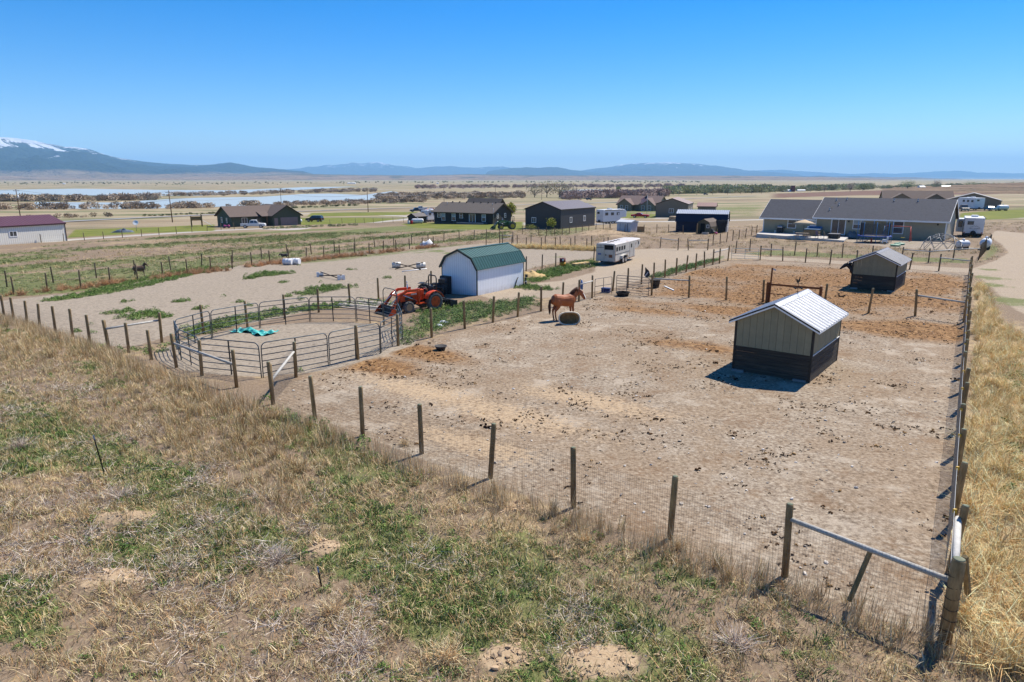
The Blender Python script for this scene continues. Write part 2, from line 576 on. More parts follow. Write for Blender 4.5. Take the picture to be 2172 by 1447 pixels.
FIELD = gp([(-200, 545), (0, 535), (150, 516), (420, 497), (640, 487), (900, 478), (1085, 486), (1085, 505), (900, 520), (700, 540), (560, 556), (420, 576), (300, 597), (200, 618), (60, 628), (-200, 640)])
d_field = sdist(GX, GY, FIELD)
fx_ = GX * 0.56 + GY * 0.83      # along the fence direction
fy_ = GX * 0.83 - GY * 0.56
stripe = vnoise(fx_ * 0.35, fy_ * 1.6, 0.09, 21, 5)
fgreen = np.clip((stripe - 0.40) * 3.2 + (vnoise(GX, GY, 0.5, 22, 4) - 0.5) * 0.9 + 0.33, 0, 0.95)
green = np.maximum(green, fgreen * sm(d_field, 1.5))
LAWNS = [gp([(850, 475), (920, 472), (1045, 474), (1110, 470), (1110, 488), (1000, 487), (880, 484)]), gp([(140, 505), (160, 487), (330, 482), (455, 476), (455, 490), (300, 495)]),
         gp([(620, 462), (760, 462), (850, 464), (790, 472), (640, 478)]), gp([(650, 460), (860, 456), (890, 450), (660, 452)]), gp([(1290, 458), (1340, 452), (1400, 455), (1390, 463), (1320, 463)]),
         gp([(2025, 470), (2172, 462), (2300, 462), (2300, 440), (2130, 446), (2040, 452)])]
lawn = np.zeros_like(GX)
for p in LAWNS:
    lawn = np.maximum(lawn, sm(sdist(GX, GY, p), 2.0))
FAR_G = [gp([(1085, 462), (1300, 450), (1640, 432), (1640, 460), (1400, 462), (1262, 472)]), gp([(2040, 446), (2172, 436), (2400, 436), (2400, 470), (2040, 468)]), gp([(1080, 490), (1290, 475), (1290, 500), (1100, 508)])]
for p in FAR_G:
    green = np.maximum(green, 0.62 * sm(sdist(GX, GY, p), 6.0) * (0.5 + 0.9 * vnoise(GX, GY, 0.08, 31, 4)))
spots = np.clip((vnoise(GX, GY, 0.75, 41, 3) - 0.66) * 6, 0, 1)
green = np.maximum(green, spots * 0.75 * w_sand * (1 - sm(d_pen - 0.3, 0.3)) * np.clip((vnoise(GX, GY, 0.12, 43, 3) - 0.45) * 5, 0, 1))
green = green * (1 - 0.95 * w_pad) * (1 - w_drv) * (1 - 0.85 * pale) * (1 - .9 * sm(d_pen - .9, .4))
# straw-pale dry grass
straw = 0.12 + 0.5 * vnoise(GX, GY, 0.25, 51, 4)
d_rs = sdist(GX, GY, gp([(2010, 1360), (2035, 1100), (2062, 760), (2066, 600), (2085, 600), (2125, 680), (2180, 720), (2260, 900), (2260, 1447), (2060, 1447)]))
straw = np.maximum(straw, 0.95 * sm(d_rs, 0.8))
plow = sm(sdist(GX, GY, gp([(1640, 411), (1860, 404), (2172, 392), (2500, 388), (2500, 404), (2172, 410), (1870, 414), (1640, 420)])), 30)

relief = ((vnoise(GX, GY, 0.9, 61, 4) - 0.5) * 0.10 + (vnoise(GX, GY, 4.0, 62, 3) - 0.5) * 0.035) * near
relief = relief * (1 - 0.6 * w_trk) + mound + w_sand * near * (vnoise(GX * 0.3 + GY, GY, 2.2, 63, 2) - 0.5) * 0.05
bank = 0.28 * np.exp(-((GX * 0.6 + GY * 0.8 - 11.2) / 2.6) ** 2) * np.clip((-GX - 6) / 10, 0, 1)   # low verge outside the near fence
dirt_heap = np.zeros_like(GX)
for (u, v_), ra, h in [((1275, 498), 4.0, 0.9), ((1250, 503), 2.2, 0.6), ((1305, 506), 2.5, .5)]:
    cx, cy = G(u, v_)
    dirt_heap = np.maximum(dirt_heap, h * np.exp(-((GX - cx) ** 2 + (GY - cy) ** 2) / ra ** 2))
d_wat = np.max([sdist(GX, GY, p) for p in WATER], axis=0)
GZ = terr_np(GX, GY) + relief + bank + dirt_heap - 0.8 * sm(d_wat - 4, 6)
pale = np.maximum(pale, np.clip(dirt_heap * 1.2, 0, .5))

ATT = {'zone_a': (w_pad, np.clip(man, 0, 1), w_sand), 'zone_b': (np.clip(green, 0, 1), np.clip(straw, 0, 1), np.clip(w_trk, 0, 1)),
       'zone_c': (np.clip(pale, 0, 1), np.clip(lawn, 0, 1), np.clip(w_drv * (1 - w_pad) * (GY > 90), 0, 1)), 'zone_d': (plow, sm(d_wat + 4, 5), np.zeros_like(GX))}

def ground_material():
    m = bpy.data.materials.new('ground')
    m.use_nodes = True
    nt = m.node_tree
    n, l = nt.nodes, nt.links
    b = n['Principled BSDF']
    b.inputs['Roughness'].default_value = 0.95
    b.inputs['Specular IOR Level'].default_value = 0.15
    geo = n.new('ShaderNodeNewGeometry')
    def noise(scale, detail=6, rough=0.6, sx=1, sy=1, rot=0):
        mp = n.new('ShaderNodeMapping')
        mp.inputs['Scale'].default_value = (sx, sy, 1)
        mp.inputs['Rotation'].default_value = (0, 0, rot)
        l.new(geo.outputs['Position'], mp.inputs['Vector'])
        t = n.new('ShaderNodeTexNoise')
        t.inputs['Scale'].default_value = scale
        t.inputs['Detail'].default_value = detail
        t.inputs['Roughness'].default_value = rough
        l.new(mp.outputs[0], t.inputs['Vector'])
        return t.outputs['Fac']
    def ramp(src, stops):
        r = n.new('ShaderNodeValToRGB')
        el = r.color_ramp.elements
        while len(el) < len(stops):
            el.new(0.5)
        for e, (p, c) in zip(el, stops):
            e.position = p
            e.color = c
        l.new(src, r.inputs['Fac'])
        return r.outputs[0]
    def mth(op, a, b_=None, c=None):
        x = n.new('ShaderNodeMath')
        x.operation = op
        for i, s in enumerate((a, b_, c)):
            if s is None:
                continue
            if isinstance(s, (int, float)):
                x.inputs[i].default_value = s
            else:
                l.new(s, x.inputs[i])
        return x.outputs[0]
    def edge(w, nz, amt=0.7, lo=0.4, hi=0.6):
        s = mth('ADD', w, mth('MULTIPLY', mth('SUBTRACT', nz, 0.5), amt))
        r = n.new('ShaderNodeMapRange')
        r.interpolation_type = 'SMOOTHSTEP'
        r.inputs['From Min'].default_value = lo
        r.inputs['From Max'].default_value = hi
        l.new(s, r.inputs['Value'])
        return r.outputs[0]
    def mix(fac, a, b_):
        x = n.new('ShaderNodeMixRGB')
        if isinstance(fac, float): x.inputs[0].default_value = fac
        else: l.new(fac, x.inputs[0])
        for i, s in ((1, a), (2, b_)):
            if isinstance(s, tuple): x.inputs[i].default_value = s
            else: l.new(s, x.inputs[i])
        return x.outputs[0]
    def att(name):
        a = n.new('ShaderNodeAttribute')
        a.attribute_name = name
        s = n.new('ShaderNodeSeparateColor')
        l.new(a.outputs['Color'], s.inputs[0])
        return s.outputs
    A, B, Cc, D = att('zone_a'), att('zone_b'), att('zone_c'), att('zone_d')
    n_fine = noise(9.0, 8, 0.7)
    n_mid = noise(1.6, 7, 0.62)
    n_big = noise(0.22, 6, 0.6)
    n_far = noise(0.02, 8, 0.6, 0.5, 1.6)
    n_blade = noise(22.0, 4, 0.7, 1.0, 0.35, 0.6)
    n_clod = noise(5.0, 3, 0.8)
    n_grit = noise(26.0, 5, 0.75)
    # open ground: bare soil, litter, straw
    soil = ramp(n_fine, [(0.30, lin(100, 86, 72)), (0.5, lin(144, 126, 106)), (0.7, lin(178, 160, 138))])
    litter = ramp(n_blade, [(0.25, lin(106, 88, 72)), (0.5, lin(152, 130, 106)), (0.78, lin(186, 164, 134))])
    strawc = ramp(n_blade, [(0.25, lin(156, 130, 98)), (0.5, lin(190, 166, 128)), (0.8, lin(216, 194, 156))])
    col = mix(edge(B[1], n_mid, 0.8), mix(n_mid, soil, litter), strawc)
    farc = ramp(n_far, [(0.34, lin(128, 116, 92)), (0.43, lin(166, 148, 118)), (0.5, lin(186, 170, 140)), (0.56, lin(146, 138, 102)), (0.64, lin(116, 122, 84))])
    sp = n.new('ShaderNodeSeparateXYZ')
    l.new(geo.outputs['Position'], sp.inputs[0])
    fr = n.new('ShaderNodeMapRange')
    fr.inputs['From Min'].default_value = 110.0
    fr.inputs['From Max'].default_value = 240.0
    l.new(sp.outputs['Y'], fr.inputs['Value'])
    col = mix(fr.outputs[0], col, farc)
    # paddock
    pad = ramp(n_fine, [(0.32, lin(98, 82, 66)), (0.44, lin(150, 130, 107)), (0.56, lin(170, 150, 126)), (0.70, lin(202, 184, 160))])
    padg = ramp(n_fine, [(0.32, lin(106, 92, 78)), (0.5, lin(166, 149, 128)), (0.68, lin(208, 194, 172))])
    pad = mix(edge(n_big, n_mid, 0.5, 0.42, 0.6), pad, padg)
    manc = ramp(n_clod, [(0.32, lin(72, 50, 32)), (0.44, lin(130, 96, 62)), (0.56, lin(166, 128, 86)), (0.72, lin(192, 158, 114))])
    worn = noise(0.55, 7, 0.6)
    pad = mix(mth('MULTIPLY', edge(worn, n_mid, 0.4, 0.55, 0.68), 0.6), pad, lin(202, 187, 166))
    pad = mix(mth('MULTIPLY', edge(worn, n_clod, 0.5, 0.44, 0.34), 0.5), pad, lin(136, 106, 76))
    pad = mix(mth('MULTIPLY', edge(n_grit, n_fine, 0.3, 0.40, 0.33), 0.55), pad, lin(92, 74, 58))
    pad = mix(edge(A[1], n_mid, 0.55, 0.25, 0.75), pad, manc)
    col = mix(edge(A[0], n_mid, 0.5), col, pad)
    # arena sand
    sand = ramp(n_clod, [(0.32, lin(112, 100, 86)), (0.45, lin(166, 152, 134)), (0.66, lin(190, 176, 156))])
    sand = mix(mth('MULTIPLY', n_big, 0.5), sand, ramp(n_fine, [(0.34, lin(138, 126, 110)), (0.66, lin(184, 170, 150))]))
    col = mix(edge(A[2], n_mid, 0.5), col, sand)
    # dirt track
    trk = ramp(n_fine, [(0.32, lin(126, 112, 94)), (0.5, lin(174, 157, 134)), (0.7, lin(204, 188, 164))])
    rut = noise(0.8, 5, 0.6, 0.35, 2.6, 0.95)
    trk = mix(mth('MULTIPLY', rut, 0.6), trk, lin(196, 178, 156))
    col = mix(edge(B[2], n_mid, 0.6), col, trk)
    # pale gravel drives, ploughed land, bare mounds
    col = mix(edge(Cc[2], n_mid, 0.25), col, ramp(n_fine, [(0.3, lin(176, 168, 158)), (0.7, lin(208, 202, 192))]))
    col = mix(edge(D[0], n_big, 0.4), col, ramp(n_mid, [(0.3, lin(112, 84, 68)), (0.7, lin(140, 108, 88))]))
    col = mix(edge(Cc[0], mth('ADD', mth('MULTIPLY', n_clod, 0.6), mth('MULTIPLY', n_fine, 0.4)), 1.5, 0.3, 0.6), col, ramp(n_fine, [(0.3, lin(180, 152, 120)), (0.7, lin(212, 188, 154))]))
    # living green
    grn = ramp(n_blade, [(0.30, lin(66, 78, 42)), (0.5, lin(106, 118, 66)), (0.7, lin(150, 152, 98))])
    grn = mix(mth('MULTIPLY', n_big, 0.35), grn, lin(138, 142, 78))
    col = mix(mth('MULTIPLY', edge(B[0], mth('ADD', mth('MULTIPLY', n_mid, 0.4), mth('ADD', mth('MULTIPLY', n_clod, 0.25), mth('MULTIPLY', n_blade, 0.35))), 1.9, 0.42, 0.70), 0.85), col, grn)
    lwn = ramp(n_big, [(0.3, lin(104, 116, 44)), (0.55, lin(128, 132, 58)), (0.8, lin(158, 150, 84))])
    col = mix(edge(Cc[1], n_mid, 0.5), col, lwn)
    col = mix(mth('MULTIPLY', D[1], 0.7), col, lin(150, 128, 100))
    l.new(col, b.inputs['Base Color'])
    bp = n.new('ShaderNodeBump')
    bp.inputs['Strength'].default_value = 0.7
    bp.inputs['Distance'].default_value = 0.045
    l.new(mth('ADD', mth('MULTIPLY', n_fine, 0.45), mth('ADD', mth('MULTIPLY', n_clod, 0.25), mth('MULTIPLY', n_grit, 0.3))), bp.inputs['Height'])
    l.new(bp.outputs[0], b.inputs['Normal'])
    return m

M_GROUND = ground_material()
nr, nc = GX.shape
idx = np.arange(nr * nc).reshape(nr, nc)
quads = np.stack([idx[:-1, :-1], idx[:-1, 1:], idx[1:, 1:], idx[1:, :-1]], -1).reshape(-1, 4)
cen = lambda a: ((a[:-1, :-1] + a[:-1, 1:] + a[1:, 1:] + a[1:, :-1]) / 4).reshape(-1)
zone = np.zeros(len(quads), int)
zone[cen(w_drv * (GY > 90)) > 0.5] = 4
zone[cen(w_trk) > 0.5] = 3
zone[cen(w_sand) > 0.5] = 2
zone[cen(w_pad) > 0.5] = 1
co = np.stack([GX, GY, GZ], -1).reshape(-1, 3)
for zi, nm in enumerate(['ground', 'paddock_dirt', 'arena_sand', 'dirt_track', 'gravel_drive']):
    q = quads[zone == zi]
    used, inv = np.unique(q, return_inverse=True)
    inv = inv.reshape(-1, 4)
    me = bpy.data.meshes.new(nm)
    me.vertices.add(len(used))
    me.vertices.foreach_set('co', co[used].ravel())
    me.loops.add(inv.size)
    me.loops.foreach_set('vertex_index', inv.ravel())
    me.polygons.add(len(inv))
    me.polygons.foreach_set('loop_start', np.arange(0, inv.size, 4))
    me.polygons.foreach_set('loop_total', np.full(len(inv), 4))
    me.polygons.foreach_set('use_smooth', np.ones(len(inv), bool))
    me.update()
    for an, ch in ATT.items():
        a = me.attributes.new(an, 'FLOAT_COLOR', 'POINT')
        d = np.ones((len(used), 4), np.float32)
        for k in range(3):
            d[:, k] = ch[k].reshape(-1)[used]
        a.data.foreach_set('color', d.ravel())
    me.materials.append(M_GROUND)
    o = bpy.data.objects.new(nm, me)
    C.objects.link(o)
    tag(o, kind='structure')

# ---------------------------------------------------------------- water and the highway
mw = bpy.data.materials.new('lake_water')
mw.use_nodes = True
b_ = mw.node_tree.nodes['Principled BSDF']
b_.inputs['Base Color'].default_value = lin(176, 192, 198)
b_.inputs['Specular IOR Level'].default_value = 0.3
b_.inputs['Roughness'].default_value = 0.55
nz_ = mw.node_tree.nodes.new('ShaderNodeTexNoise')
nz_.inputs['Scale'].default_value = 0.25
nz_.inputs['Detail'].default_value = 6
tc_ = mw.node_tree.nodes.new('ShaderNodeNewGeometry')
mw.node_tree.links.new(tc_.outputs['Position'], nz_.inputs['Vector'])
bp_ = mw.node_tree.nodes.new('ShaderNodeBump')
bp_.inputs['Strength'].default_value = 0.5
bp_.inputs['Distance'].default_value = 0.3
mw.node_tree.links.new(nz_.outputs['Fac'], bp_.inputs['Height'])
mw.node_tree.links.new(bp_.outputs[0], b_.inputs['Normal'])
for k, poly in enumerate(WATER):
    me = bpy.data.meshes.new('lake')
    me.from_pydata([(x, y, -10.38) for x, y in poly], [], [tuple(range(len(poly)))])
    bm = bmesh.new()
    bm.from_mesh(me)
    bmesh.ops.recalc_face_normals(bm, faces=bm.faces)
    for f in bm.faces:
        if f.normal.z < 0:
            f.normal_flip()
    bmesh.ops.triangulate(bm, faces=bm.faces)
    bm.to_mesh(me)
    bm.free()
    me.materials.append(mw)
    o = bpy.data.objects.new('lake', me)
    C.objects.link(o)
    tag(o, kind='structure')

def strip(name, line, width, mat_, dz, seg=8.0):
    pts = []
    for i in range(len(line) - 1):
        a, b2 = Vector(line[i]), Vector(line[i + 1])
        k = max(1, int((b2 - a).length / seg))
        for j in range(k):
            pts.append(a.lerp(b2, j / k))
    pts.append(Vector(line[-1]))
    mb = MB()
    vs = []
    for i, p in enumerate(pts):
        d = (pts[min(i + 1, len(pts) - 1)] - pts[max(i - 1, 0)]).normalized()
        nrm = Vector((-d.y, d.x))
        for s in (-1, 1):
            q = p + nrm * (s * width / 2)
            vs.append((q.x, q.y, terr(q.x, q.y) + dz))
    mb.add(vs, [(2 * i, 2 * i + 1, 2 * i + 3, 2 * i + 2) for i in range(len(pts) - 1)])
    o = mb.build(name, mat_)
    return tag(o, kind='structure')
HWY = gp([(-200, 484), (0, 478), (150, 470), (300, 462.5), (450, 456), (620, 449.5), (800, 443), (920, 440), (1000, 438), (1120, 434.5), (1240, 432), (1330, 428), (1450, 422), (1600, 416)])
strip('highway', HWY, 9.0, mk('asphalt', lin(150, 148, 148), lin(166, 164, 162), scale=0.6, rough=0.9), 0.16)

# ---------------------------------------------------------------- hills and mountains
def mountain_material(name, rock, forest, grass, snow_h=None, treeline=300.0, grass_h=120.0):
    m = bpy.data.materials.new(name)
    m.use_nodes = True
    n, l = m.node_tree.nodes, m.node_tree.links
    b = n['Principled BSDF']
    b.inputs['Roughness'].default_value = 1.0
    b.inputs['Specular IOR Level'].default_value = 0.05
    geo = n.new('ShaderNodeNewGeometry')
    sp = n.new('ShaderNodeSeparateXYZ')
    l.new(geo.outputs['Position'], sp.inputs[0])
    def noise(s, d=8, st=(1, 1, 1)):
        mp = n.new('ShaderNodeMapping')
        mp.inputs['Scale'].default_value = st
        l.new(geo.outputs['Position'], mp.inputs['Vector'])
        t = n.new('ShaderNodeTexNoise')
        t.inputs['Scale'].default_value = s
        t.inputs['Detail'].default_value = d
        t.inputs['Roughness'].default_value = 0.62
        l.new(mp.outputs[0], t.inputs['Vector'])
        return t.outputs['Fac']
    def step(src, off_noise, amp, lo, hi):
        a = n.new('ShaderNodeMath'); a.operation = 'MULTIPLY_ADD'
        l.new(off_noise, a.inputs[0]); a.inputs[1].default_value = amp
        l.new(src, a.inputs[2])
        r = n.new('ShaderNodeMapRange')
        r.interpolation_type = 'SMOOTHSTEP'
        r.inputs['From Min'].default_value = lo + amp * 0.5
        r.inputs['From Max'].default_value = hi + amp * 0.5
        l.new(a.outputs[0], r.inputs['Value'])
        return r.outputs[0]
    def mix(f, a, c):
        x = n.new('ShaderNodeMixRGB')
        l.new(f, x.inputs[0])
        for i, s in ((1, a), (2, c)):
            if isinstance(s, tuple): x.inputs[i].default_value = s
            else: l.new(s, x.inputs[i])
        return x.outputs[0]
    n1, n2 = noise(0.0009), noise(0.0028, 8, (1, 0.6, 1))
    z = sp.outputs['Z']
    col = mix(step(z, n1, grass_h * 1.6, grass_h * 0.6, grass_h * 1.1), grass, forest)
    fields = n.new('ShaderNodeMapRange')
    fields.inputs['From Min'].default_value = 0.56
    fields.inputs['From Max'].default_value = 0.62
    l.new(n2, fields.inputs['Value'])
    col = mix(fields.outputs[0], col, forest)
    col = mix(step(z, n2, 260, treeline, treeline * 1.25), col, rock)
    if snow_h:
        col = mix(step(z, n2, snow_h * 2.6, snow_h * 0.97, snow_h * 1.03), col, lin(238, 242, 250))
    l.new(col, b.inputs['Base Color'])
    bp = n.new('ShaderNodeBump')
    bp.inputs['Strength'].default_value = 1.0
    bp.inputs['Distance'].default_value = 320.0
    l.new(noise(0.0016, 9, (1, 1, 0.5)), bp.inputs['Height'])
    l.new(bp.outputs[0], b.inputs['Normal'])
    return m

def mrange(name, prof, dist, depth, mat_, seed, rough=0.35, nu=170, nv=26, base=-14.0, power=1.0, front=0.6, jag=-1.6):
    """A range of hills from its skyline: az/height pairs carried on real ground at the given distance."""
    us = np.linspace(prof[0][0], prof[-1][0], nu)
    vsky = np.interp(us, [p[0] for p in prof], [p[1] for p in prof])
    vsky = vsky + np.array([mnoise.fractal(Vector((u * 0.022 + seed, seed, 0)), 0.9, 2.0, 5) for u in us]) * jag
    vs, fs = [], []
    for i, u in enumerate(us):
        ca = (u - 1086) / F_PX
        b = -(vsky[i] - 723.5) / F_PX
        fwd = math.cos(PITCH) + b * math.sin(PITCH)
        up = -math.sin(PITCH) + b * math.cos(PITCH)
        hor = math.hypot(ca, fwd)
        dx, dy = ca / hor, fwd / hor
        hpk = CAM_H + dist * up / hor - base
        fade = min(1.0, min(i, nu - 1 - i) / (nu * 0.05))
        for j in range(nv):
            t = j / (nv - 1)
            s = t / front if t < front else (1 - t) / (1 - front)
            s = max(0.0, s)
            dd = dist - depth * (front - t)
            x, y = dx * dd, dy * dd
            rn = 0.0
            if 0 < t < 1:
                p = Vector((x / depth * 6.5 + seed, y / depth * 4.0, seed * 0.7))
                rn = mnoise.ridged_multi_fractal(p, 1.0, 2.1, 6, 1.0, 2.0) / 2.2 - 0.42
            prof_s = s ** power
            cut = 4 * s * (1 - s) if t < front else s * 0.5
            h = hpk * prof_s + rough * hpk * rn * cut
            if t > front and h > hpk * s:
                h = hpk * s
            vs.append((x, y, base + max(0.0, h) * (0.15 + 0.85 * fade)))
    for i in range(nu - 1):
        for j in range(nv - 1):
            fs.append((i * nv + j, (i + 1) * nv + j, (i + 1) * nv + j + 1, i * nv + j + 1))
    me = bpy.data.meshes.new(name)
    me.from_pydata(vs, [], fs)
    me.polygons.foreach_set('use_smooth', [True] * len(fs))
    me.materials.append(mat_)
    o = bpy.data.objects.new(name, me)
    C.objects.link(o)
    return tag(o, kind='structure')

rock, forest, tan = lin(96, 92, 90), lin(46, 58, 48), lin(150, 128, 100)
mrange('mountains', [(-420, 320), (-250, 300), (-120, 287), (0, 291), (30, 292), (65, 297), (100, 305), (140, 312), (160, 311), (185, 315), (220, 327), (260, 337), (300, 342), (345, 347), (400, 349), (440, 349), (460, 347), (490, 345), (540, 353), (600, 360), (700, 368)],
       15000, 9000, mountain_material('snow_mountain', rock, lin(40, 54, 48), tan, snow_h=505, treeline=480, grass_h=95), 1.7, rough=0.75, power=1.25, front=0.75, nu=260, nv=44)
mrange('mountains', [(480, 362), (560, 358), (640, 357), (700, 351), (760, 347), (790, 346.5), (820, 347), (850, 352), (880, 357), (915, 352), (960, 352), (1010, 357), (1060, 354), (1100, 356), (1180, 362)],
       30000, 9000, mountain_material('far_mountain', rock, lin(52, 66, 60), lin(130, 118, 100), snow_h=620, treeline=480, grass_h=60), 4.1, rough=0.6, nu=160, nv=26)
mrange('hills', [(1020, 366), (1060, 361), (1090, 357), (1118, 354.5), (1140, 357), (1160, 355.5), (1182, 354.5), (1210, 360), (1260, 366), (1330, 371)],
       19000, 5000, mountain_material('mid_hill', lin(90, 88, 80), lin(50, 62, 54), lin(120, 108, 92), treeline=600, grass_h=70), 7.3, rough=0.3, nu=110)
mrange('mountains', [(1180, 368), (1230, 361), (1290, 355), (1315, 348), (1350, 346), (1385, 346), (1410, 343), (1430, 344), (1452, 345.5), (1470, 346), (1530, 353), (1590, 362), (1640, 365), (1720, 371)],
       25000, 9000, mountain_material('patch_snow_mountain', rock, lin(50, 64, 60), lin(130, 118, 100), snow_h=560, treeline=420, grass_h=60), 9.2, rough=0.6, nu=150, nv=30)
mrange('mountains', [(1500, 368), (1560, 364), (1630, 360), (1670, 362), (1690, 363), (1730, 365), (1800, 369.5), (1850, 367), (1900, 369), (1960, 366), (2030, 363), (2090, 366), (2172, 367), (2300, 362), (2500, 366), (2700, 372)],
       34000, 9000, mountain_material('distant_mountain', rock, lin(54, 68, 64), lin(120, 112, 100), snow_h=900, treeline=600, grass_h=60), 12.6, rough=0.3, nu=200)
mrange('hills', [(-500, 372), (-200, 373), (0, 372), (120, 375), (260, 377), (400, 374), (520, 372), (640, 369), (760, 371), (900, 372), (1000, 369), (1100, 371), (1250, 372), (1400, 373), (1560, 372), (1700, 375), (1850, 378), (1950, 380)],
       9500, 5200, mountain_material('dry_hill', lin(150, 126, 104), lin(112, 108, 84), lin(166, 140, 114), treeline=300, grass_h=45), 15.9, rough=0.5, nu=300, nv=22, jag=-0.8)
mrange('hills', [(1500, 386), (1640, 376), (1720, 373.5), (1800, 374), (1900, 376), (2000, 379), (2100, 380)],
       14000, 4000, mountain_material('dry_hill_right', lin(120, 112, 104), lin(90, 92, 84), lin(140, 124, 110), treeline=300, grass_h=30), 18.4, rough=0.2, nu=100, nv=16)
mrange('hills', [(1840, 399), (1920, 396), (1980, 394), (2060, 391), (2120, 388.5), (2172, 387), (2260, 385), (2400, 384), (2600, 386)],
       1500, 900, mountain_material('bench_hill', lin(150, 128, 104), lin(140, 122, 98), lin(162, 138, 112), treeline=300, grass_h=80), 21.4, rough=0.08, nu=80, nv=14, base=-11.5, jag=0)
# ---------------------------------------------------------------- fences
M_POST = mk('fence_post_wood', lin(128, 104, 70), lin(184, 158, 116), scale=9, rough=0.9, bump=0.5, bscale=30, stretch=(1, 1, 0.25), rnd=0.22, c3=lin(96, 100, 74), c3scale=1.5, c3amt=(0.52, 0.7))
M_POSTD = mk('weathered_post_wood', lin(104, 88, 68), lin(150, 132, 108), scale=9, rough=0.9, bump=0.4, bscale=30, stretch=(1, 1, 0.25), rnd=0.25)
M_RAIL = mk('grey_rail_wood', (0.36, 0.35, 0.32, 1), (0.48, 0.46, 0.42, 1), scale=8, rough=0.85, bump=0.4, bscale=30, rnd=0.1)
M_WIRE = mk('galvanised_wire', lin(150, 150, 150), rough=0.45, metal=0.6)
M_CAP = mk('post_top', lin(120, 128, 104), lin(150, 150, 126), scale=20, rough=0.9)

def post_mesh(r, h, bury=0.25):
    mb = MB()
    mb.lathe([(r, -bury), (r, h - 0.04), (r * 0.93, h - 0.012)], 9)
    mb.mat(1)
    mb.lathe([(r * 0.93, h - 0.012), (r * 0.7, h), (0.0001, h + 0.004)], 9)
    me = mb.mesh('post')
    return me
def mk_post(r, h, m):
    me = post_mesh(r, h)
    me.materials.append(m)
    me.materials.append(M_CAP)
    return me
PH = 1.53
ME_POST = mk_post(0.068, PH, M_POST)
ME_POSTD = mk_post(0.06, 1.45, M_POSTD)
ME_CORNER = mk_post(0.105, 1.62, M_POST)
ME_THIN = mk_post(0.04, 1.45, M_POSTD)

def wires(pts, hs, r, vstep=0.0, h0=0.05, h1=1.25, close=None):
    """Horizontal strands at heights hs and, with vstep, upright stays: one mesh."""
    mb = MB()
    for i in range(len(pts) - 1):
        a, b = Vector(pts[i]), Vector(pts[i + 1])
        za, zb = terr(*a), terr(*b)
        for h in hs:
            mb.tube([(a.x, a.y, za + h), (b.x, b.y, zb + h)], r, 3, caps=False)
        if vstep:
            k = int((b - a).length / vstep)
            for j in range(k):
                t = (j + 0.5) / k
                p = a.lerp(b, t)
                z = terr(p.x, p.y)
                mb.tube([(p.x, p.y, z + h0), (p.x, p.y, z + h1)], r * 0.9, 3, caps=False)
    return mb

def fence(name, label, pts, me=None, hs=(0.25, 0.55, 0.85, 1.15), r=0.0025, vstep=0.0, rails=(), corners=(), group='wire fences on wooden posts', lean=0.03, offset=0.07, h1=1.25):
    me = me or ME_POST
    c = pts[len(pts) // 2]
    t = thing(name, label, 'fence', on(*c), 0, group)
    o0 = Vector(t.location)
    for i, p in enumerate(pts):
        m = ME_CORNER if i in corners else me
        q = Vector(on(*p)) - o0
        inst(m, 'post', t, q, (rng.gauss(0, lean), rng.gauss(0, lean), rng.uniform(0, 6.28)), (1, 1, rng.uniform(0.96, 1.04)))
    d = (Vector(pts[-1]) - Vector(pts[0])).normalized()
    nrm = Vector((-d.y, d.x)) * offset
    wp = [(Vector(p) + nrm)[:] for p in pts]
    if hs or vstep:
        mb = wires(wp, hs, r, vstep, h1=h1)
        mb.M = None
        mb.v = [(x - o0.x, y - o0.y, z - o0.z) for x, y, z in mb.v]
        w = mb.build('wire', M_WIRE, t, fix=False)
        w['kind'] = 'stuff'
    for i, j, ha, hb in rails:
        a, b = Vector(on(*pts[i], ha)) - o0, Vector(on(*pts[j], hb)) - o0
        mb = MB()
        mb.tube([a, a.lerp(b, 0.5), b], [0.052, 0.05, 0.047], 8)
        mb.build('brace_rail', M_RAIL, t)
    return t

def tops(l, h=PH):
    return [G(u, v, h) for u, v in l]

def evenly(a, b, step):
    a, b = Vector(a), Vector(b)
    k = max(1, round((b - a).length / step))
    return [a.lerp(b, i / k)[:] for i in range(k + 1)]

NEAR = [(7.24, 9.95)] + tops([(1680, 1070), (1429, 1003), (1219, 948), (1039, 896), (891, 855), (764, 823), (662, 796), (572, 770)])
MESH_H = [0.05 + 0.1 * k for k in range(13)]
f1 = fence('mesh_fence', 'wire mesh fence on round wooden posts between weedy verge and manure-strewn paddock', NEAR, hs=MESH_H, vstep=0.055, r=0.0021, corners=(0,), rails=[(0, 1, 1.12, 1.22)])
# the leaning strut under the brace rail
a_, b_2 = Vector(on(*NEAR[1])), Vector(on(*NEAR[0]))
m_ = a_.lerp(b_2, 0.52) - Vector(f1.location)
mb = MB()
mb.bar(m_ + Vector((0.02, 0.0, 1.13)), m_ + Vector((-0.25, -0.02, 0.15)), 0.07, 0.05)
mb.build('strut', M_POST, f1)
for k in range(6):      # tie wire wrapped round the corner post
    z = 0.25 + 0.2 * k
    mb = MB()
    mb.tube([(0.115 * math.cos(a), 0.115 * math.sin(a), z + 0.012 * math.sin(2 * a + k)) for a in [2 * PI * i / 14 for i in range(14)]], 0.006, 4, closed=True)
    mb.build('tie_wire', mk('rusty_wire', lin(70, 60, 52), rough=0.7, metal=0.4), f1, loc=Vector(on(*NEAR[0])) - Vector(f1.location))
VERGE = tops([(572, 770), (495, 748), (421, 728), (367, 715), (314, 703), (266, 690), (224, 684), (183, 673), (146, 662), (110, 655), (76, 648), (50, 642), (22, 636), (2, 632), (-22, 628)], 1.42)
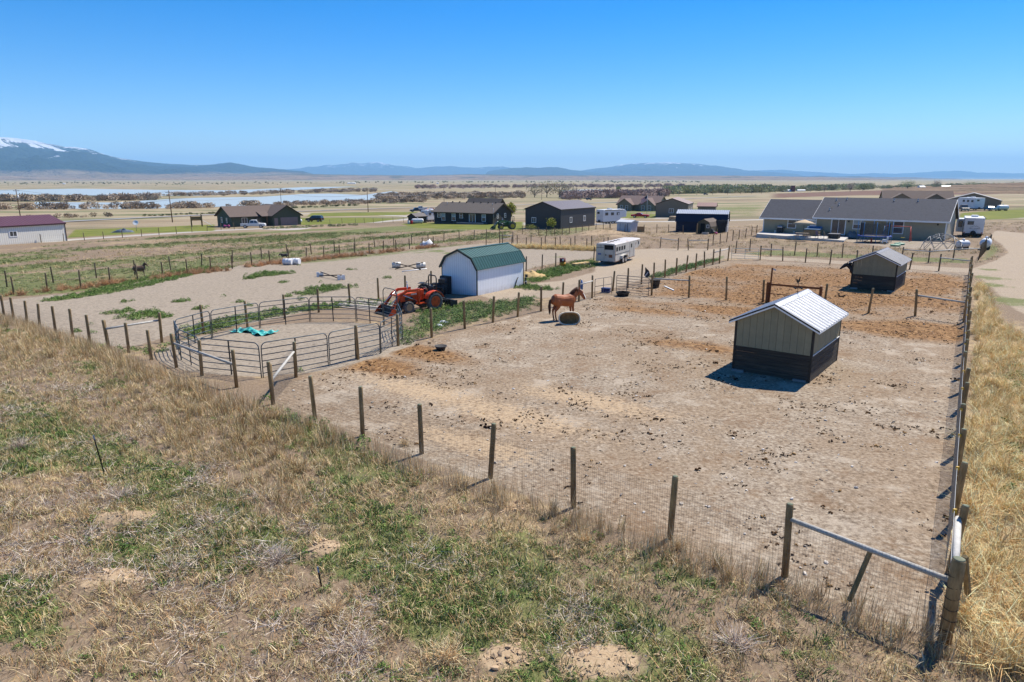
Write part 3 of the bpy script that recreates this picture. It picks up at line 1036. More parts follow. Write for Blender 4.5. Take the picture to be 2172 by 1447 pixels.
fence('mesh_fence', 'wire mesh fence on wooden posts half buried in tall dry verge grass by round pen', VERGE[1:], hs=[0.15 * k + 0.1 for k in range(8)], vstep=0.10, r=0.002, rails=[(0, 2, 0.95, 1.15)])
FARC = G(2062, 544, PH)
RIGHT = evenly((7.24, 9.95), FARC, 2.4)
f2 = fence('mesh_fence', 'wire mesh fence beside tall straw grass and gravel drive', RIGHT[1:], hs=MESH_H, vstep=0.055, r=0.0021, rails=[], offset=0.08)
mb = MB()
for p in RIGHT[1:]:
    q = Vector(on(*p, 1.36)) - Vector(f2.location)
    mb.box(q.x - 0.12, q.x - 0.06, q.y - 0.02, q.y + 0.02, q.z - 0.04, q.z + 0.04)
w_ = mb.build('insulators', mk('yellow_plastic', lin(222, 178, 60), rough=0.5), f2)
w_['kind'] = 'stuff'
mb = MB()
for i in range(len(RIGHT) - 1):
    a, b = Vector(on(*RIGHT[i], 1.37)), Vector(on(*RIGHT[i + 1], 1.37))
    o0 = Vector(f2.location)
    mb.tube([a - o0 + Vector((-0.1, 0, 0)), (a + b) / 2 - o0 + Vector((-0.1, 0, -0.05)), b - o0 + Vector((-0.1, 0, 0))], 0.005, 4, caps=False)
mb.build('electric_rope', mk('white_rope', lin(210, 210, 205), rough=0.7), f2)
a, b = Vector(on(*RIGHT[0], 1.12)) - Vector(f2.location), Vector(on(*RIGHT[1], 1.2)) - Vector(f2.location)
mb = MB()
mb.tube([a, b], 0.06, 8)
mb.build('brace_rail', M_RAIL, f2)
mb = MB()
mb.bar(a.lerp(b, .35) + Vector((0.15, 0, 0.02)), a.lerp(b, .45) + Vector((0.45, 0.1, -1.1)), 0.09, 0.06)
mb.build('strut', M_POST, f2)
LEFTP = tops([(622, 723), (756, 692), (842, 668), (914, 654), (985, 639), (1045, 628), (1098, 618), (1148, 609), (1193, 599), (1229, 592), (1257, 586)])
fence('mesh_fence', 'wire mesh fence between weed bed and paddock, passing the chestnut horse', [NEAR[-1]] + LEFTP, hs=MESH_H, vstep=0.07, r=0.0022, rails=[(0, 1, 0.9, 1.1), (10, 11, 1.15, 1.2)], corners=())
LEFTB = tops([(1301, 577), (1333, 572), (1362, 565), (1388, 561), (1412, 553), (1436, 549), (1457, 544), (1477, 540), (1496, 536), (1514, 531), (1528, 529), (1546, 524)], 1.42)
fence('mesh_fence', 'wire mesh fence along grassy edge of dirt track, from tube gate to corner post', LEFTB, hs=[0.15 * k + .1 for k in range(8)], vstep=0.15, r=0.0022, rails=[(9, 11, 1.2, 1.25)])
FARF = [G(1612, 552), G(1660, 554), G(1708, 557.5), G(1760, 561), G(1816, 564.5), G(1872, 568), G(1929, 572), G(1991, 575), FARC]
fence('mesh_fence', 'wire mesh fence on wooden posts at back of far paddock, beyond black horse', FARF, me=ME_POSTD, hs=[0.15 * k + .1 for k in range(8)], vstep=0.2, r=0.0022, rails=[(0, 1, 1.15, 1.15), (7, 8, 1.15, 1.15)])
CROSS = [G(1382, 627), G(1461, 632), G(1540, 637), (16.45, 44.15)]
fence('cross_fence', 'cross fence with brace rail dividing the two paddocks, left of brown gate', CROSS, hs=(0.3, 0.6, 0.9, 1.15), r=0.0028, rails=[(0, 1, 1.2, 1.2)])
CROSS2 = [(19.5, 42.0), G(1842, 664), G(1941, 670), (25.0, 37.0)]
fence('cross_fence', 'cross fence dividing the two paddocks between near shed and straw-edged fence', CROSS2[0:], hs=(0.3, 0.6, 0.9, 1.15), r=0.0028, rails=[(2, 3, 1.2, 1.1)])
ARN = tops([(223, 684), (336, 667), (426, 651), (520, 640), (600, 626), (673, 614), (740, 602), (801, 592), (858, 585), (913, 578)], 1.45)
fence('arena_fence', 'post fence between round pen and sand arena', ARN, hs=(0.3, 0.6, 0.9, 1.2), r=0.0025, rails=[(0, 1, 1.15, 1.15)])
ARN2 = tops([(1116, 546), (1150, 541), (1179, 537), (1260, 524)], 1.4)
fence('arena_fence', 'post fence between barn-side weeds and sand arena, by red and yellow barrel', ARN2, hs=(0.35, 0.8, 1.2), me=ME_POSTD)
ARF = tops([(-50, 594), (23, 587), (95, 581), (166, 575), (229, 567), (288, 561), (342, 556), (394, 550), (444, 546), (490, 541), (532, 536), (571, 532), (612, 529), (648, 526), (685, 523), (719, 520), (752, 517), (782, 514), (812, 511), (839, 509), (868, 506), (894, 504), (918, 502)], 1.42)
fence('pasture_fence', 'long post fence lined with rusty tumbleweed along far side of arena', ARF, me=ME_POSTD, hs=(0.2, 0.4, 0.6, 0.8, 1.0, 1.2), r=0.0025, vstep=0.4)
PAST = tops([(-60, 580), (9, 574), (108, 567), (200, 558), (283, 552), (359, 544), (425, 538), (491, 531), (553, 524), (608, 519), (659, 516), (708, 512), (752, 507), (794, 505), (835, 502), (872, 498), (908, 496), (941, 494), (974, 491), (1005, 489), (1032, 486), (1060, 485)], 1.4)
fence('pasture_fence', 'long post fence at edge of green pasture, behind the tumbleweed fence', PAST, me=ME_POSTD, hs=(0.2, 0.4, 0.6, 0.8, 1.0, 1.2), r=0.0025, vstep=0.4)
DR1 = tops([(1031, 503), (1060, 501)] + [(1085, 503), (1116, 505), (1148, 506), (1178, 506), (1211, 506), (1245, 507), (1280, 507.5)], 1.35)
fence('paddock_fence', 'post fence edged with straw-coloured tall grass, behind the barn roof', DR1, me=ME_POSTD, hs=(0.3, 0.6, 0.9, 1.15), r=0.0028)
DR2 = tops([(1066, 498), (1097, 499), (1126, 500), (1157, 501), (1189, 502), (1220, 502), (1255, 503), (1291, 504)], 1.35)
fence('paddock_fence', 'post fence on bare pasture in front of dug earth heap', DR2, me=ME_POSTD, hs=(0.3, 0.6, 0.9, 1.15), r=0.0028)
DR3 = tops([(1108, 480), (1143, 483), (1159, 483.5), (1177, 483), (1193, 481.5), (1208, 480), (1222, 478), (1235, 477), (1249, 475), (1264, 474), (1280, 473), (1294, 472)], 1.4)
fence('yard_fence', 'post fence in front of charcoal metal shop', DR3, me=ME_POSTD, hs=(0.3, 0.6, 0.9, 1.15), r=0.0028)
DR4 = [G(1294, 490), G(1325, 493), G(1366, 494), G(1393, 494), G(1418, 494), G(1449, 496)]
fence('yard_fence', 'post fence between small white shed and navy barn', DR4, me=ME_POSTD, hs=(0.3, 0.6, 0.9, 1.15), r=0.0028)
GT = [G(1400, 526), G(1438, 531), G(1460, 531), G(1501, 531)]
fence('yard_fence', 'short braced fence with wire gate at grassy lot beyond dirt track', GT, hs=(0.3, 0.7, 1.1), r=0.003, rails=[(0, 1, 1.2, 1.2), (2, 3, 1.2, 1.2)], me=ME_POSTD)
YD = [G(1501, 531), G(1512, 521), G(1527, 517.5), G(1541, 514), G(1554, 511), G(1567, 508), G(1581, 504), G(1594, 500), G(1604, 496)]
fence('yard_fence', 'post fence climbing from braced corner towards grey house patio', YD, hs=(0.3, 0.6, 0.9, 1.15), r=0.003, me=ME_POSTD)
HY = [G(1546, 545), G(1590, 533), G(1635, 544), G(1685, 542), G(1733, 544), G(1786, 547), G(1849, 551), G(1912, 554), G(1969, 558), G(2021, 553), G(2075, 552)]
HY[0] = G(1560, 538)
fence('yard_fence', 'post fence with pole rails in front of grey house yard and climbing dome', HY, hs=(0.3, 0.6, 0.9, 1.15), r=0.003, me=ME_POSTD, rails=[(7, 8, 1.15, 1.1), (8, 9, 1.1, 1.1), (9, 10, 1.1, 1.15)])
SIDE = evenly(G(2075, 552), G(2099, 522), 2.0)
sf = fence('mesh_fence', 'woven wire fence running beside propane tank and curved gravel drive', SIDE[1:], hs=[0.1 * k + 0.05 for k in range(12)], vstep=0.1, r=0.004, me=ME_POSTD)
LFT = tops([(-20, 503), (35, 500), (85, 498), (133, 496), (177, 494), (218, 492), (258, 489), (299, 487), (336, 484), (373, 482), (406, 479), (438, 477.5), (468, 475), (496, 474)], 1.35)
fence('field_fence', 'post fence along pale gravel drive by cream metal building', LFT, me=ME_POSTD, hs=(0.3, 0.7, 1.1), r=0.003)
LF2 = [G(u, v) for u, v in [(700, 478), (726, 475), (754, 474), (773, 473.5), (792, 473), (812, 473), (834, 473), (856, 472)]]
fence('field_fence', 'thin post fence beyond pasture, between dark sport utility vehicle and propane tank', LF2, me=ME_THIN, hs=(0.3, 0.7, 1.1), r=0.003)
FR2 = [G(u, v) for u, v in [(1075, 452), (1110, 449), (1150, 446), (1200, 443), (1240, 441)]]
fence('field_fence', 'thin post fence on the dry flats beyond charcoal shop', FR2, me=ME_THIN, hs=(0.4, 0.9), r=0.004)

# ---------------------------------------------------------------- round pen of tube panels
M_TUBE = mk('pen_tube_paint', lin(66, 78, 86), lin(96, 110, 118), scale=6, rough=0.45, metal=0.3, c3=lin(110, 84, 66), c3scale=3, c3amt=(0.62, 0.72))
M_TUBED = mk('pen_stile_black', lin(34, 36, 40), rough=0.5, metal=0.3)
PEN = [(-14.68, 29.28), (-12.88, 27.31), (-10.00, 26.26), (-7.85, 28.28), (-6.05, 30.51), (-5.50, 33.41), (-6.18, 36.30), (-7.16, 37.36), (-8.99, 38.71), (-11.73, 38.88), (-13.92, 36.87), (-15.45, 34.25), (-15.96, 31.54)]
def arc_frame(L, h, z0, cr=0.22, n=5):
    pts = [(0.04, 0, 0.02)]
    pts += [(0.04 + cr - cr * math.cos(a), 0, h - cr + cr * math.sin(a)) for a in [PI / 2 * k / n for k in range(n + 1)]]
    pts += [(L - 0.04 - cr + cr * math.sin(a), 0, h - cr + cr * math.cos(a)) for a in [PI / 2 * k / n for k in range(n + 1)]]
    pts.append((L - 0.04, 0, 0.02))
    return pts
PEN_SAY = ['front of dry verge grass', 'beside leaning brace pole', 'by the verge fence corner', 'along the weed bed', 'at weed bed bend', 'beside orange tractor', '', 'behind weed bed', 'by lumber stack', 'along arena fence', 'on arena side by blue tarp', 'at arena corner by weeds', 'at dry grass corner']
WORDS = ['second', 'third', 'fourth', 'fifth', 'sixth', 'seventh', 'eighth', 'ninth', 'tenth', 'eleventh', 'twelfth', 'thirteenth']
for i in range(len(PEN)):
    a, b = Vector(PEN[i]), Vector(PEN[(i + 1) % len(PEN)])
    L = (b - a).length
    if i == 6:       # the bow gate
        t = thing('bow_gate', 'tall arched bow gate of the round pen, in front of orange tractor', 'gate', on(*a), ang(*(b - a)))
        mb = MB()
        mb.tube(arc_frame(L, 2.15, 0, 0.3), 0.024, 8)
        mb.build('bow_frame', M_TUBE, t)
        for k in range(5):
            mb = MB()
            mb.tube([(0.06, 0, 0.25 + k * 0.27), (L - 0.06, 0, 0.25 + k * 0.27)], 0.018, 6)
            mb.build('rail', M_TUBE, t)
        continue
    lab = 'tube panel of the round pen, %s' % PEN_SAY[i] if i < 6 else 'tube panel of the round pen, %s' % PEN_SAY[i]
    t = thing('pen_panel', lab, 'fence panel', on(*a), ang(*(b - a)), 'round pen panels')
    t.rotation_euler[1] = -math.atan2(terr(*b) - terr(*a), L)
    mb = MB()
    mb.tube(arc_frame(L, 1.45, 0), 0.022, 8)
    mb.build('frame', M_TUBE, t)
    for k in range(5):
        z = 0.2 + k * 0.25
        mb = MB()
        mb.tube([(0.05, 0, z), (L - 0.05, 0, z)], 0.019, 6)
        mb.build('rail', M_TUBE, t)
    mb = MB()
    mb.bar((L * 0.5, 0, 0.02), (L * 0.5, 0, 1.46), 0.05, 0.03)
    mb.build('stile', M_TUBED, t)

# ---------------------------------------------------------------- gates
M_GREYTUBE = mk('grey_gate_tube', lin(110, 108, 104), lin(136, 132, 126), scale=8, rough=0.5, metal=0.4)
def tube_gate(name, label, a, b, h, n, m, z0=0.18, stile=(0.5,), r=0.022):
    a, b = Vector(a), Vector(b)
    L = (b - a).length
    t = thing(name, label, 'gate', on(*a), ang(*(b - a)))
    mb = MB()
    mb.tube(arc_frame(L, h, 0, 0.12), r, 8)
    mb.build('frame', m, t)
    for k in range(n):
        z = z0 + k * (h - z0) / n
        mb = MB()
        mb.tube([(0.05, 0, z), (L - 0.05, 0, z)], r * 0.85, 6)
        mb.build('rail', m, t)
    for s in stile:
        mb = MB()
        mb.bar((L * s, 0, z0), (L * s, 0, h), 0.04, 0.02)
        mb.build('stile', m, t)
    return t
gA = G(1301, 623); gB = G(1380, 629)
tube_gate('tube_gate', 'six-bar grey tube gate behind shallow black water tub', (gA[0] + 0.15, gA[1] - 0.1), (gB[0] - 0.1, gB[1] + 0.1), 1.35, 6, M_GREYTUBE, stile=(0.33,))
gC = G(1257, 630)
tube_gate('wire_gate', 'light wire-filled gate beside blue crate', (gC[0] + 0.12, gC[1] + 0.05), (gA[0] - 0.12, gA[1] - 0.08), 1.25, 2, M_GREYTUBE, stile=(0.5,))
M_TEAL = mk('teal_gate_paint', lin(176, 196, 194), lin(196, 212, 208), scale=4, rough=0.5)
gD, gE = G(1548, 551.5), G(1611, 552)
tube_gate('teal_gate', 'pale teal and white tube gate at back corner of far paddock', (gD[0] + 0.1, gD[1]), (gE[0] - 0.1, gE[1]), 1.2, 4, M_TEAL, stile=(0.5,))
bg_ = thing('wooden_gate', 'rusty brown board gate with one tall post between the paddocks, behind near shed', 'gate', on(16.65, 44.0), ang(19.3 - 16.65, 42.15 - 44.0))
M_BROWN = mk('brown_stained_board', lin(112, 66, 34), lin(150, 92, 50), scale=5, rough=0.8, stretch=(0.3, 3, 3))
mb = MB(); mb.bar((0, 0, -0.2), (0, 0, 1.35), 0.16, 0.16); mb.build('post', M_BROWN, bg_)
mb = MB(); mb.bar((0.12, 0.05, -0.2), (0.16, 0.05, 2.3), 0.09, 0.09); mb.build('tall_post', M_BROWN, bg_)
mb = MB(); mb.bar((3.2, 0, -0.2), (3.2, 0, 1.35), 0.16, 0.16); mb.build('post', M_BROWN, bg_)
mb = MB(); mb.bar((0.1, -0.02, 1.22), (3.12, -0.02, 1.22), 0.05, 0.13); mb.build('top_board', M_BROWN, bg_)
mb = MB(); mb.bar((0.1, -0.02, 0.62), (3.12, -0.02, 0.62), 0.04, 0.05); mb.build('lower_rail', M_BROWN, bg_)
mb = MB(); mb.poly([(0.2, 0.05, 2.28), (0.42, 0.07, 2.18), (0.36, 0.06, 2.1), (0.2, 0.05, 2.16)]); mb.build('white_rag', mk('white_cloth', lin(235, 235, 235), rough=0.9), bg_)
fr = thing('gate_frame', 'grey post-and-rail gate frame on track behind the barn roof', 'gate', on(*G(1060, 517)), ang(*(Vector(G(1088, 517)) - Vector(G(1060, 517)))))
L_ = (Vector(G(1088, 517)) - Vector(G(1060, 517))).length
for x in (0, L_ * 0.2, L_):
    mb = MB(); mb.cyl((x, 0, -0.2), (x, 0, 1.75), 0.07, n=8); mb.build('post', M_POSTD, fr)
for z in (1.2, 0.7):
    mb = MB(); mb.cyl((0, 0, z), (L_, 0, z), 0.05, n=8); mb.build('rail', M_RAIL, fr)
# ---------------------------------------------------------------- building helpers
def siding(name, c1, c2, axis='x', period=0.2, groove=0.014, depth=0.5, rough=0.8, dark=0.45, scale=2.0, c3=None):
    """Painted boards or lap siding: grooves every period metres along one object axis."""
    if name in MATS:
        return MATS[name]
    m = mk(name, c1, c2, scale=scale, rough=rough, contrast=(0.3, 0.7), c3=c3)
    n, l = m.node_tree.nodes, m.node_tree.links
    b = n['Principled BSDF']
    src = b.inputs['Base Color'].links[0].from_socket
    tc = n.new('ShaderNodeTexCoord')
    sp = n.new('ShaderNodeSeparateXYZ')
    l.new(tc.outputs['Object'], sp.inputs[0])
    a = n.new('ShaderNodeMath'); a.operation = 'PINGPONG'
    a.inputs[1].default_value = period / 2
    if axis == 'xy':
        s_ = n.new('ShaderNodeMath'); s_.operation = 'ADD'
        l.new(sp.outputs['X'], s_.inputs[0]); l.new(sp.outputs['Y'], s_.inputs[1])
        l.new(s_.outputs[0], a.inputs[0])
    else:
        l.new(sp.outputs[axis.upper()], a.inputs[0])
    r = n.new('ShaderNodeMapRange')
    r.inputs['From Min'].default_value = 0.0
    r.inputs['From Max'].default_value = groove
    l.new(a.outputs[0], r.inputs['Value'])
    mx = n.new('ShaderNodeMixRGB')
    mx.blend_type = 'MULTIPLY'
    mx.inputs['Fac'].default_value = 1.0
    rr = n.new('ShaderNodeMapRange')
    rr.inputs['To Min'].default_value = dark
    l.new(r.outputs[0], rr.inputs['Value'])
    l.new(src, mx.inputs['Color1'])
    l.new(rr.outputs[0], mx.inputs['Color2'])
    dz = n.new('ShaderNodeMapRange')               # splashed dirt low on the wall
    dz.inputs['From Min'].default_value = 0.5
    dz.inputs['From Max'].default_value = -0.1
    dz.inputs['To Max'].default_value = 0.9
    l.new(sp.outputs['Z'], dz.inputs['Value'])
    dn = n.new('ShaderNodeTexNoise')
    dn.inputs['Scale'].default_value = 2.2
    dn.inputs['Detail'].default_value = 8.0
    l.new(tc.outputs['Object'], dn.inputs['Vector'])
    dm_ = n.new('ShaderNodeMath'); dm_.operation = 'MULTIPLY'
    l.new(dz.outputs[0], dm_.inputs[0]); l.new(dn.outputs['Fac'], dm_.inputs[1])
    md_ = n.new('ShaderNodeMixRGB')
    md_.inputs['Color2'].default_value = lin(140, 118, 96)
    l.new(dm_.outputs[0], md_.inputs['Fac']); l.new(mx.outputs[0], md_.inputs['Color1'])
    l.new(md_.outputs[0], b.inputs['Base Color'])
    bp = n.new('ShaderNodeBump')
    bp.inputs['Strength'].default_value = depth
    bp.inputs['Distance'].default_value = 0.02
    l.new(r.outputs[0], bp.inputs['Height'])
    l.new(bp.outputs[0], b.inputs['Normal'])
    return m

def ribbed(mb, e0, e1, r0, r1, spacing=0.23, h=0.022, top=0.35):
    """Ribbed metal sheet between eave e0-e1 and ridge r0-r1."""
    e0, e1, r0, r1 = map(Vector, (e0, e1, r0, r1))
    n = (e1 - e0).cross(r0 - e0).normalized()
    if n.z < 0:
        n = -n
    L = (e1 - e0).length
    k = max(2, int(L / spacing))
    ts = []
    for i in range(k):
        c = (i + 0.5) / k
        w = spacing / L * 0.5
        ts += [(c - w * 0.62, 0), (c - w * 0.3, h), (c + w * 0.3, h), (c + w * 0.62, 0)]
    ts = [(0, 0)] + ts + [(1, 0)]
    vs = []
    for t, o in ts:
        vs.append(e0.lerp(e1, t) + n * o)
        vs.append(r0.lerp(r1, t) + n * o)
    fs = [(2 * i, 2 * i + 2, 2 * i + 3, 2 * i + 1) for i in range(len(ts) - 1)]
    return mb.add(vs, fs)

def slab(mb, e0, e1, r0, r1, t=0.08):
    """Flat roof plane with thickness."""
    e0, e1, r0, r1 = map(Vector, (e0, e1, r0, r1))
    n = (e1 - e0).cross(r0 - e0).normalized()
    if n.z < 0:
        n = -n
    top = [e0, e1, r1, r0]
    bot = [p - n * t for p in top]
    return mb.add(top + bot, [(0, 1, 2, 3), (7, 6, 5, 4), (0, 4, 5, 1), (1, 5, 6, 2), (2, 6, 7, 3), (3, 7, 4, 0)])

M_WHITE = mk('white_trim', (0.80, 0.80, 0.79, 1), (0.72, 0.72, 0.71, 1), scale=3, rough=0.6)
M_GLASS = mk('window_glass', (0.03, 0.038, 0.045, 1), (0.06, 0.07, 0.08, 1), scale=1.5, rough=0.12, spec=0.8)
M_CURT = mk('pale_blind', (0.34, 0.38, 0.40, 1), (0.26, 0.30, 0.33, 1), scale=2, rough=0.6)

def window(parent, pos, face, w, h, frame=M_WHITE, pane=M_GLASS, split='h', fw=0.09, name='window', blind=0.0, out=0.05):
    """Framed window; pos is the centre on the wall, face the outward direction angle about z (radians; -pi/2 faces -y)."""
    mb = MB()
    mb.box(-w / 2 - fw, w / 2 + fw, -0.02, out, h / 2, h / 2 + fw)
    mb.box(-w / 2 - fw, w / 2 + fw, -0.02, out, -h / 2 - fw, -h / 2)
    mb.box(-w / 2 - fw, -w / 2, -0.02, out, -h / 2, h / 2)
    mb.box(w / 2, w / 2 + fw, -0.02, out, -h / 2, h / 2)
    if split == 'h':
        mb.box(-w / 2, w / 2, -0.02, out * 0.8, -0.03, 0.03)
    elif split == 'v':
        mb.box(-0.03, 0.03, -0.02, out * 0.8, -h / 2, h / 2)
    o = mb.build(name, frame, parent, loc=pos, rotz=face - PI / 2)
    if split == 'h':
        zs = [(-h / 2, -0.03, pane), (0.03, h / 2, M_CURT if blind else pane)]
        for a, b, pm in zs:
            p = MB(); p.box(-w / 2, w / 2, -0.015, out * 0.35, a, b); p.build('pane', pm, o)
    elif split == 'v':
        for a, b in ((-w / 2, -0.03), (0.03, w / 2)):
            p = MB(); p.box(a, b, -0.015, out * 0.35, -h / 2, h / 2); p.build('pane', pane, o)
    else:
        p = MB(); p.box(-w / 2, w / 2, -0.015, out * 0.35, -h / 2, h / 2); p.build('pane', pane, o)
    return o
FRONT, RIGHTF, LEFTF, BACK = -PI / 2, 0.0, PI, PI / 2

# ---------------------------------------------------------------- run-in sheds
M_TAN = mk('olive_tan_board', shw(116, 113, 98), shw(126, 122, 106), scale=3, rough=0.85, rnd=0.04)
M_DPLANK = mk('charred_plank', shw(44, 41, 40), shw(68, 63, 58), scale=4, rough=0.9, stretch=(0.25, 0.25, 4), bump=0.4, bscale=25, rnd=0.18, c3=lin(120, 108, 90), c3scale=2.0, c3amt=(0.62, 0.78))
M_DTRIM = mk('dark_trim_board', shw(40, 37, 34), shw(52, 48, 44), scale=6, rough=0.85)
M_GALV = mk('galvanised_roof', lin(184, 186, 190), lin(206, 208, 212), scale=3, rough=0.42, metal=0.5, spec=0.5)
M_DROOF = mk('grey_steel_roof', lin(120, 120, 124), lin(136, 136, 140), scale=3, rough=0.45, metal=0.45)
M_STEEL = mk('steel_skid', lin(176, 180, 186), rough=0.4, metal=0.7)
def run_in_shed(label, FR, d, W, D, eave, peak, roof_m, n_pl=5):
    d = Vector(d).normalized()
    FL = Vector(FR) - d * W
    zc = min(terr(FR[0], FR[1]), terr(*FL)) + 0.03
    t = thing('run_in_shed', label, 'shed', (FL.x, FL.y, zc), ang(d.x, d.y), 'run-in sheds')
    hp = 1.06
    slope = (peak - eave) / (W / 2)
    zt = lambda x: eave + slope * min(x, W - x)
    ph = hp / n_pl
    for k in range(n_pl):                       # horizontal planks, front and right and back
        z0, z1 = k * ph + 0.004, (k + 1) * ph - 0.006
        for a in ((0.06, W - 0.06, 0.0, 0.035, 'f'), (0.06, W - 0.06, D - 0.035, D, 'b')):
            mb = MB(); mb.box(a[0], a[1], a[2] + rng.uniform(0, 0.004), a[3], z0, z1); mb.build('plank', M_DPLANK, t)
        mb = MB(); mb.box(W - 0.035, W - rng.uniform(0, 0.004), 0.06, D - 0.06, z0, z1); mb.build('plank', M_DPLANK, t)
    nb = 11
    for y0, y1 in ((0.002, 0.03), (D - 0.03, D - 0.002)):       # gable boards
        for k in range(nb):
            a, b = 0.06 + (W - 0.12) * k / nb + 0.004, 0.06 + (W - 0.12) * (k + 1) / nb - 0.004
            pts = [(a, hp), (b, hp), (b, zt(b) - 0.02)]
            if a < W / 2 < b:
                pts.append((W / 2, zt(W / 2) - 0.02))
            pts.append((a, zt(a) - 0.02))
            mb = MB(); mb.prism(pts, y0 + rng.uniform(0, .003), y1); mb.build('board', M_TAN, t)
    ns = 15
    for k in range(ns):
        a, b = 0.06 + (D - 0.12) * k / ns + 0.004, 0.06 + (D - 0.12) * (k + 1) / ns - 0.004
        mb = MB(); mb.box(W - 0.03, W - 0.002 - rng.uniform(0, .003), a, b, hp, eave - 0.02); mb.build('board', M_TAN, t)
    mb = MB(); mb.box(W - 0.01, W + 0.022, 0.06, D - 0.06, hp - 0.012, hp + 0.022); mb.build('ledge', M_WHITE, t)
    for x, y in ((-0.012, -0.012), (W - 0.078, -0.012), (-0.012, D - 0.078), (W - 0.078, D - 0.078)):
        mb = MB(); mb.box(x, x + 0.09, y, y + 0.09, -0.02, eave - 0.01); mb.build('corner_post', M_DTRIM, t)
    for x in (0.0, 2.42):
        mb = MB(); mb.box(x + 0.02, x + 0.5, -0.09, 0.10, -0.03, 0.075); mb.build('skid', M_STEEL, t)
    ov, of = 0.22, 0.14
    ze = eave - slope * ov
    lift = 0.03
    rf = MB()
    ribbed(rf, (-ov, -of, ze + lift), (-ov, D + of, ze + lift), (W / 2, -of, peak + lift), (W / 2, D + of, peak + lift), 0.36, 0.04)
    ribbed(rf, (W + ov, -of, ze + lift), (W + ov, D + of, ze + lift), (W / 2, -of, peak + lift), (W / 2, D + of, peak + lift), 0.36, 0.04)
    slab(rf, (-ov, -of, ze + lift - 0.01), (-ov, D + of, ze + lift - 0.01), (W / 2, -of, peak + lift - 0.01), (W / 2, D + of, peak + lift - 0.01), 0.03)
    slab(rf, (W + ov, -of, ze + lift - 0.01), (W + ov, D + of, ze + lift - 0.01), (W / 2, -of, peak + lift - 0.01), (W / 2, D + of, peak + lift - 0.01), 0.03)
    r = rf.build('roof', roof_m, t, fix=False)
    rc = MB()
    for s in (-1, 1):
        slab(rc, (W / 2 + s * 0.2, -of - .01, peak + lift - slope * 0.2 + 0.035), (W / 2 + s * 0.2, D + of + .01, peak + lift - slope * 0.2 + 0.035), (W / 2, -of - .01, peak + lift + 0.035), (W / 2, D + of + .01, peak + lift + 0.035), 0.006)
    rc.build('ridge_cap', roof_m, r)
    for y in (-of - 0.025, D + of):              # white barge boards with a black drip edge
        for s in (-1, 1):
            xe = -ov if s < 0 else W + ov
            mb = MB(); mb.prism([(xe, ze + lift - 0.10), (W / 2, peak + lift - 0.10), (W / 2, peak + lift - 0.035), (xe, ze + lift - 0.035)], y, y + 0.025); mb.build('barge_board', M_WHITE, t)
            mb = MB(); mb.prism([(xe, ze + lift - 0.033), (W / 2, peak + lift - 0.033), (W / 2, peak + lift + 0.03), (xe, ze + lift + 0.03)], y - 0.004, y + 0.03); mb.build('drip_edge', mk('black_drip_edge', (0.012, 0.012, 0.013, 1), rough=0.4), t)
    mb = MB(); mb.box(W + ov - 0.01, W + ov + 0.012, -of, D + of, ze + lift - 0.08, ze + lift + 0.01); mb.build('fascia', M_WHITE, t)
    return t
S1 = run_in_shed('tan and black-planked loafing shed with bright ribbed metal roof, in stony near paddock', (11.52, 25.35), (0.79, -0.61), 3.05, 4.35, 2.15, 2.9, M_GALV)
S2 = run_in_shed('tan and black-planked loafing shed sheltering a black horse in far paddock', (27.11, 47.9), (0.79, -0.61), 2.9, 4.2, 2.02, 2.68, M_DROOF)
# rooster weather vane on the near shed's ridge
vx = Vector(S1.location) + Matrix.Rotation(S1.rotation_euler[2], 3, 'Z') @ Vector((3.05 / 2, 2.9, 2.9 + 0.06))
wv = thing('weather_vane', 'black rooster weather vane on ridge of near shed', 'weather vane', vx, 0.6)
M_IRON = mk('black_iron', (0.015, 0.015, 0.016, 1), rough=0.5, metal=0.6)
mb = MB(); mb.cyl((0, 0, -0.06), (0, 0, 0.62), 0.012, n=6); mb.build('rod', M_IRON, wv)
for a in range(4):
    mb = MB(); mb.bar((0, 0, 0.24), (0.16 * math.cos(a * PI / 2), 0.16 * math.sin(a * PI / 2), 0.24), 0.012); mb.cbox((0.18 * math.cos(a * PI / 2), 0.18 * math.sin(a * PI / 2), 0.24), (0.05, 0.05, 0.06)); mb.build('compass_arm', M_IRON, wv)
mb = MB(); mb.bar((-0.22, 0, 0.42), (0.22, 0, 0.42), 0.014); mb.poly([(0.22, 0, 0.38), (0.3, 0, 0.42), (0.22, 0, 0.46)]); mb.build('arrow', M_IRON, wv)
mb = MB(); mb.prism([(-0.14, 0.52), (-0.17, 0.66), (-0.10, 0.62), (-0.04, 0.56), (0.03, 0.6), (0.05, 0.70), (0.09, 0.72), (0.10, 0.67), (0.14, 0.66), (0.09, 0.63), (0.08, 0.52), (0.0, 0.46), (-0.08, 0.46)], -0.008, 0.008); mb.build('rooster', M_IRON, wv)

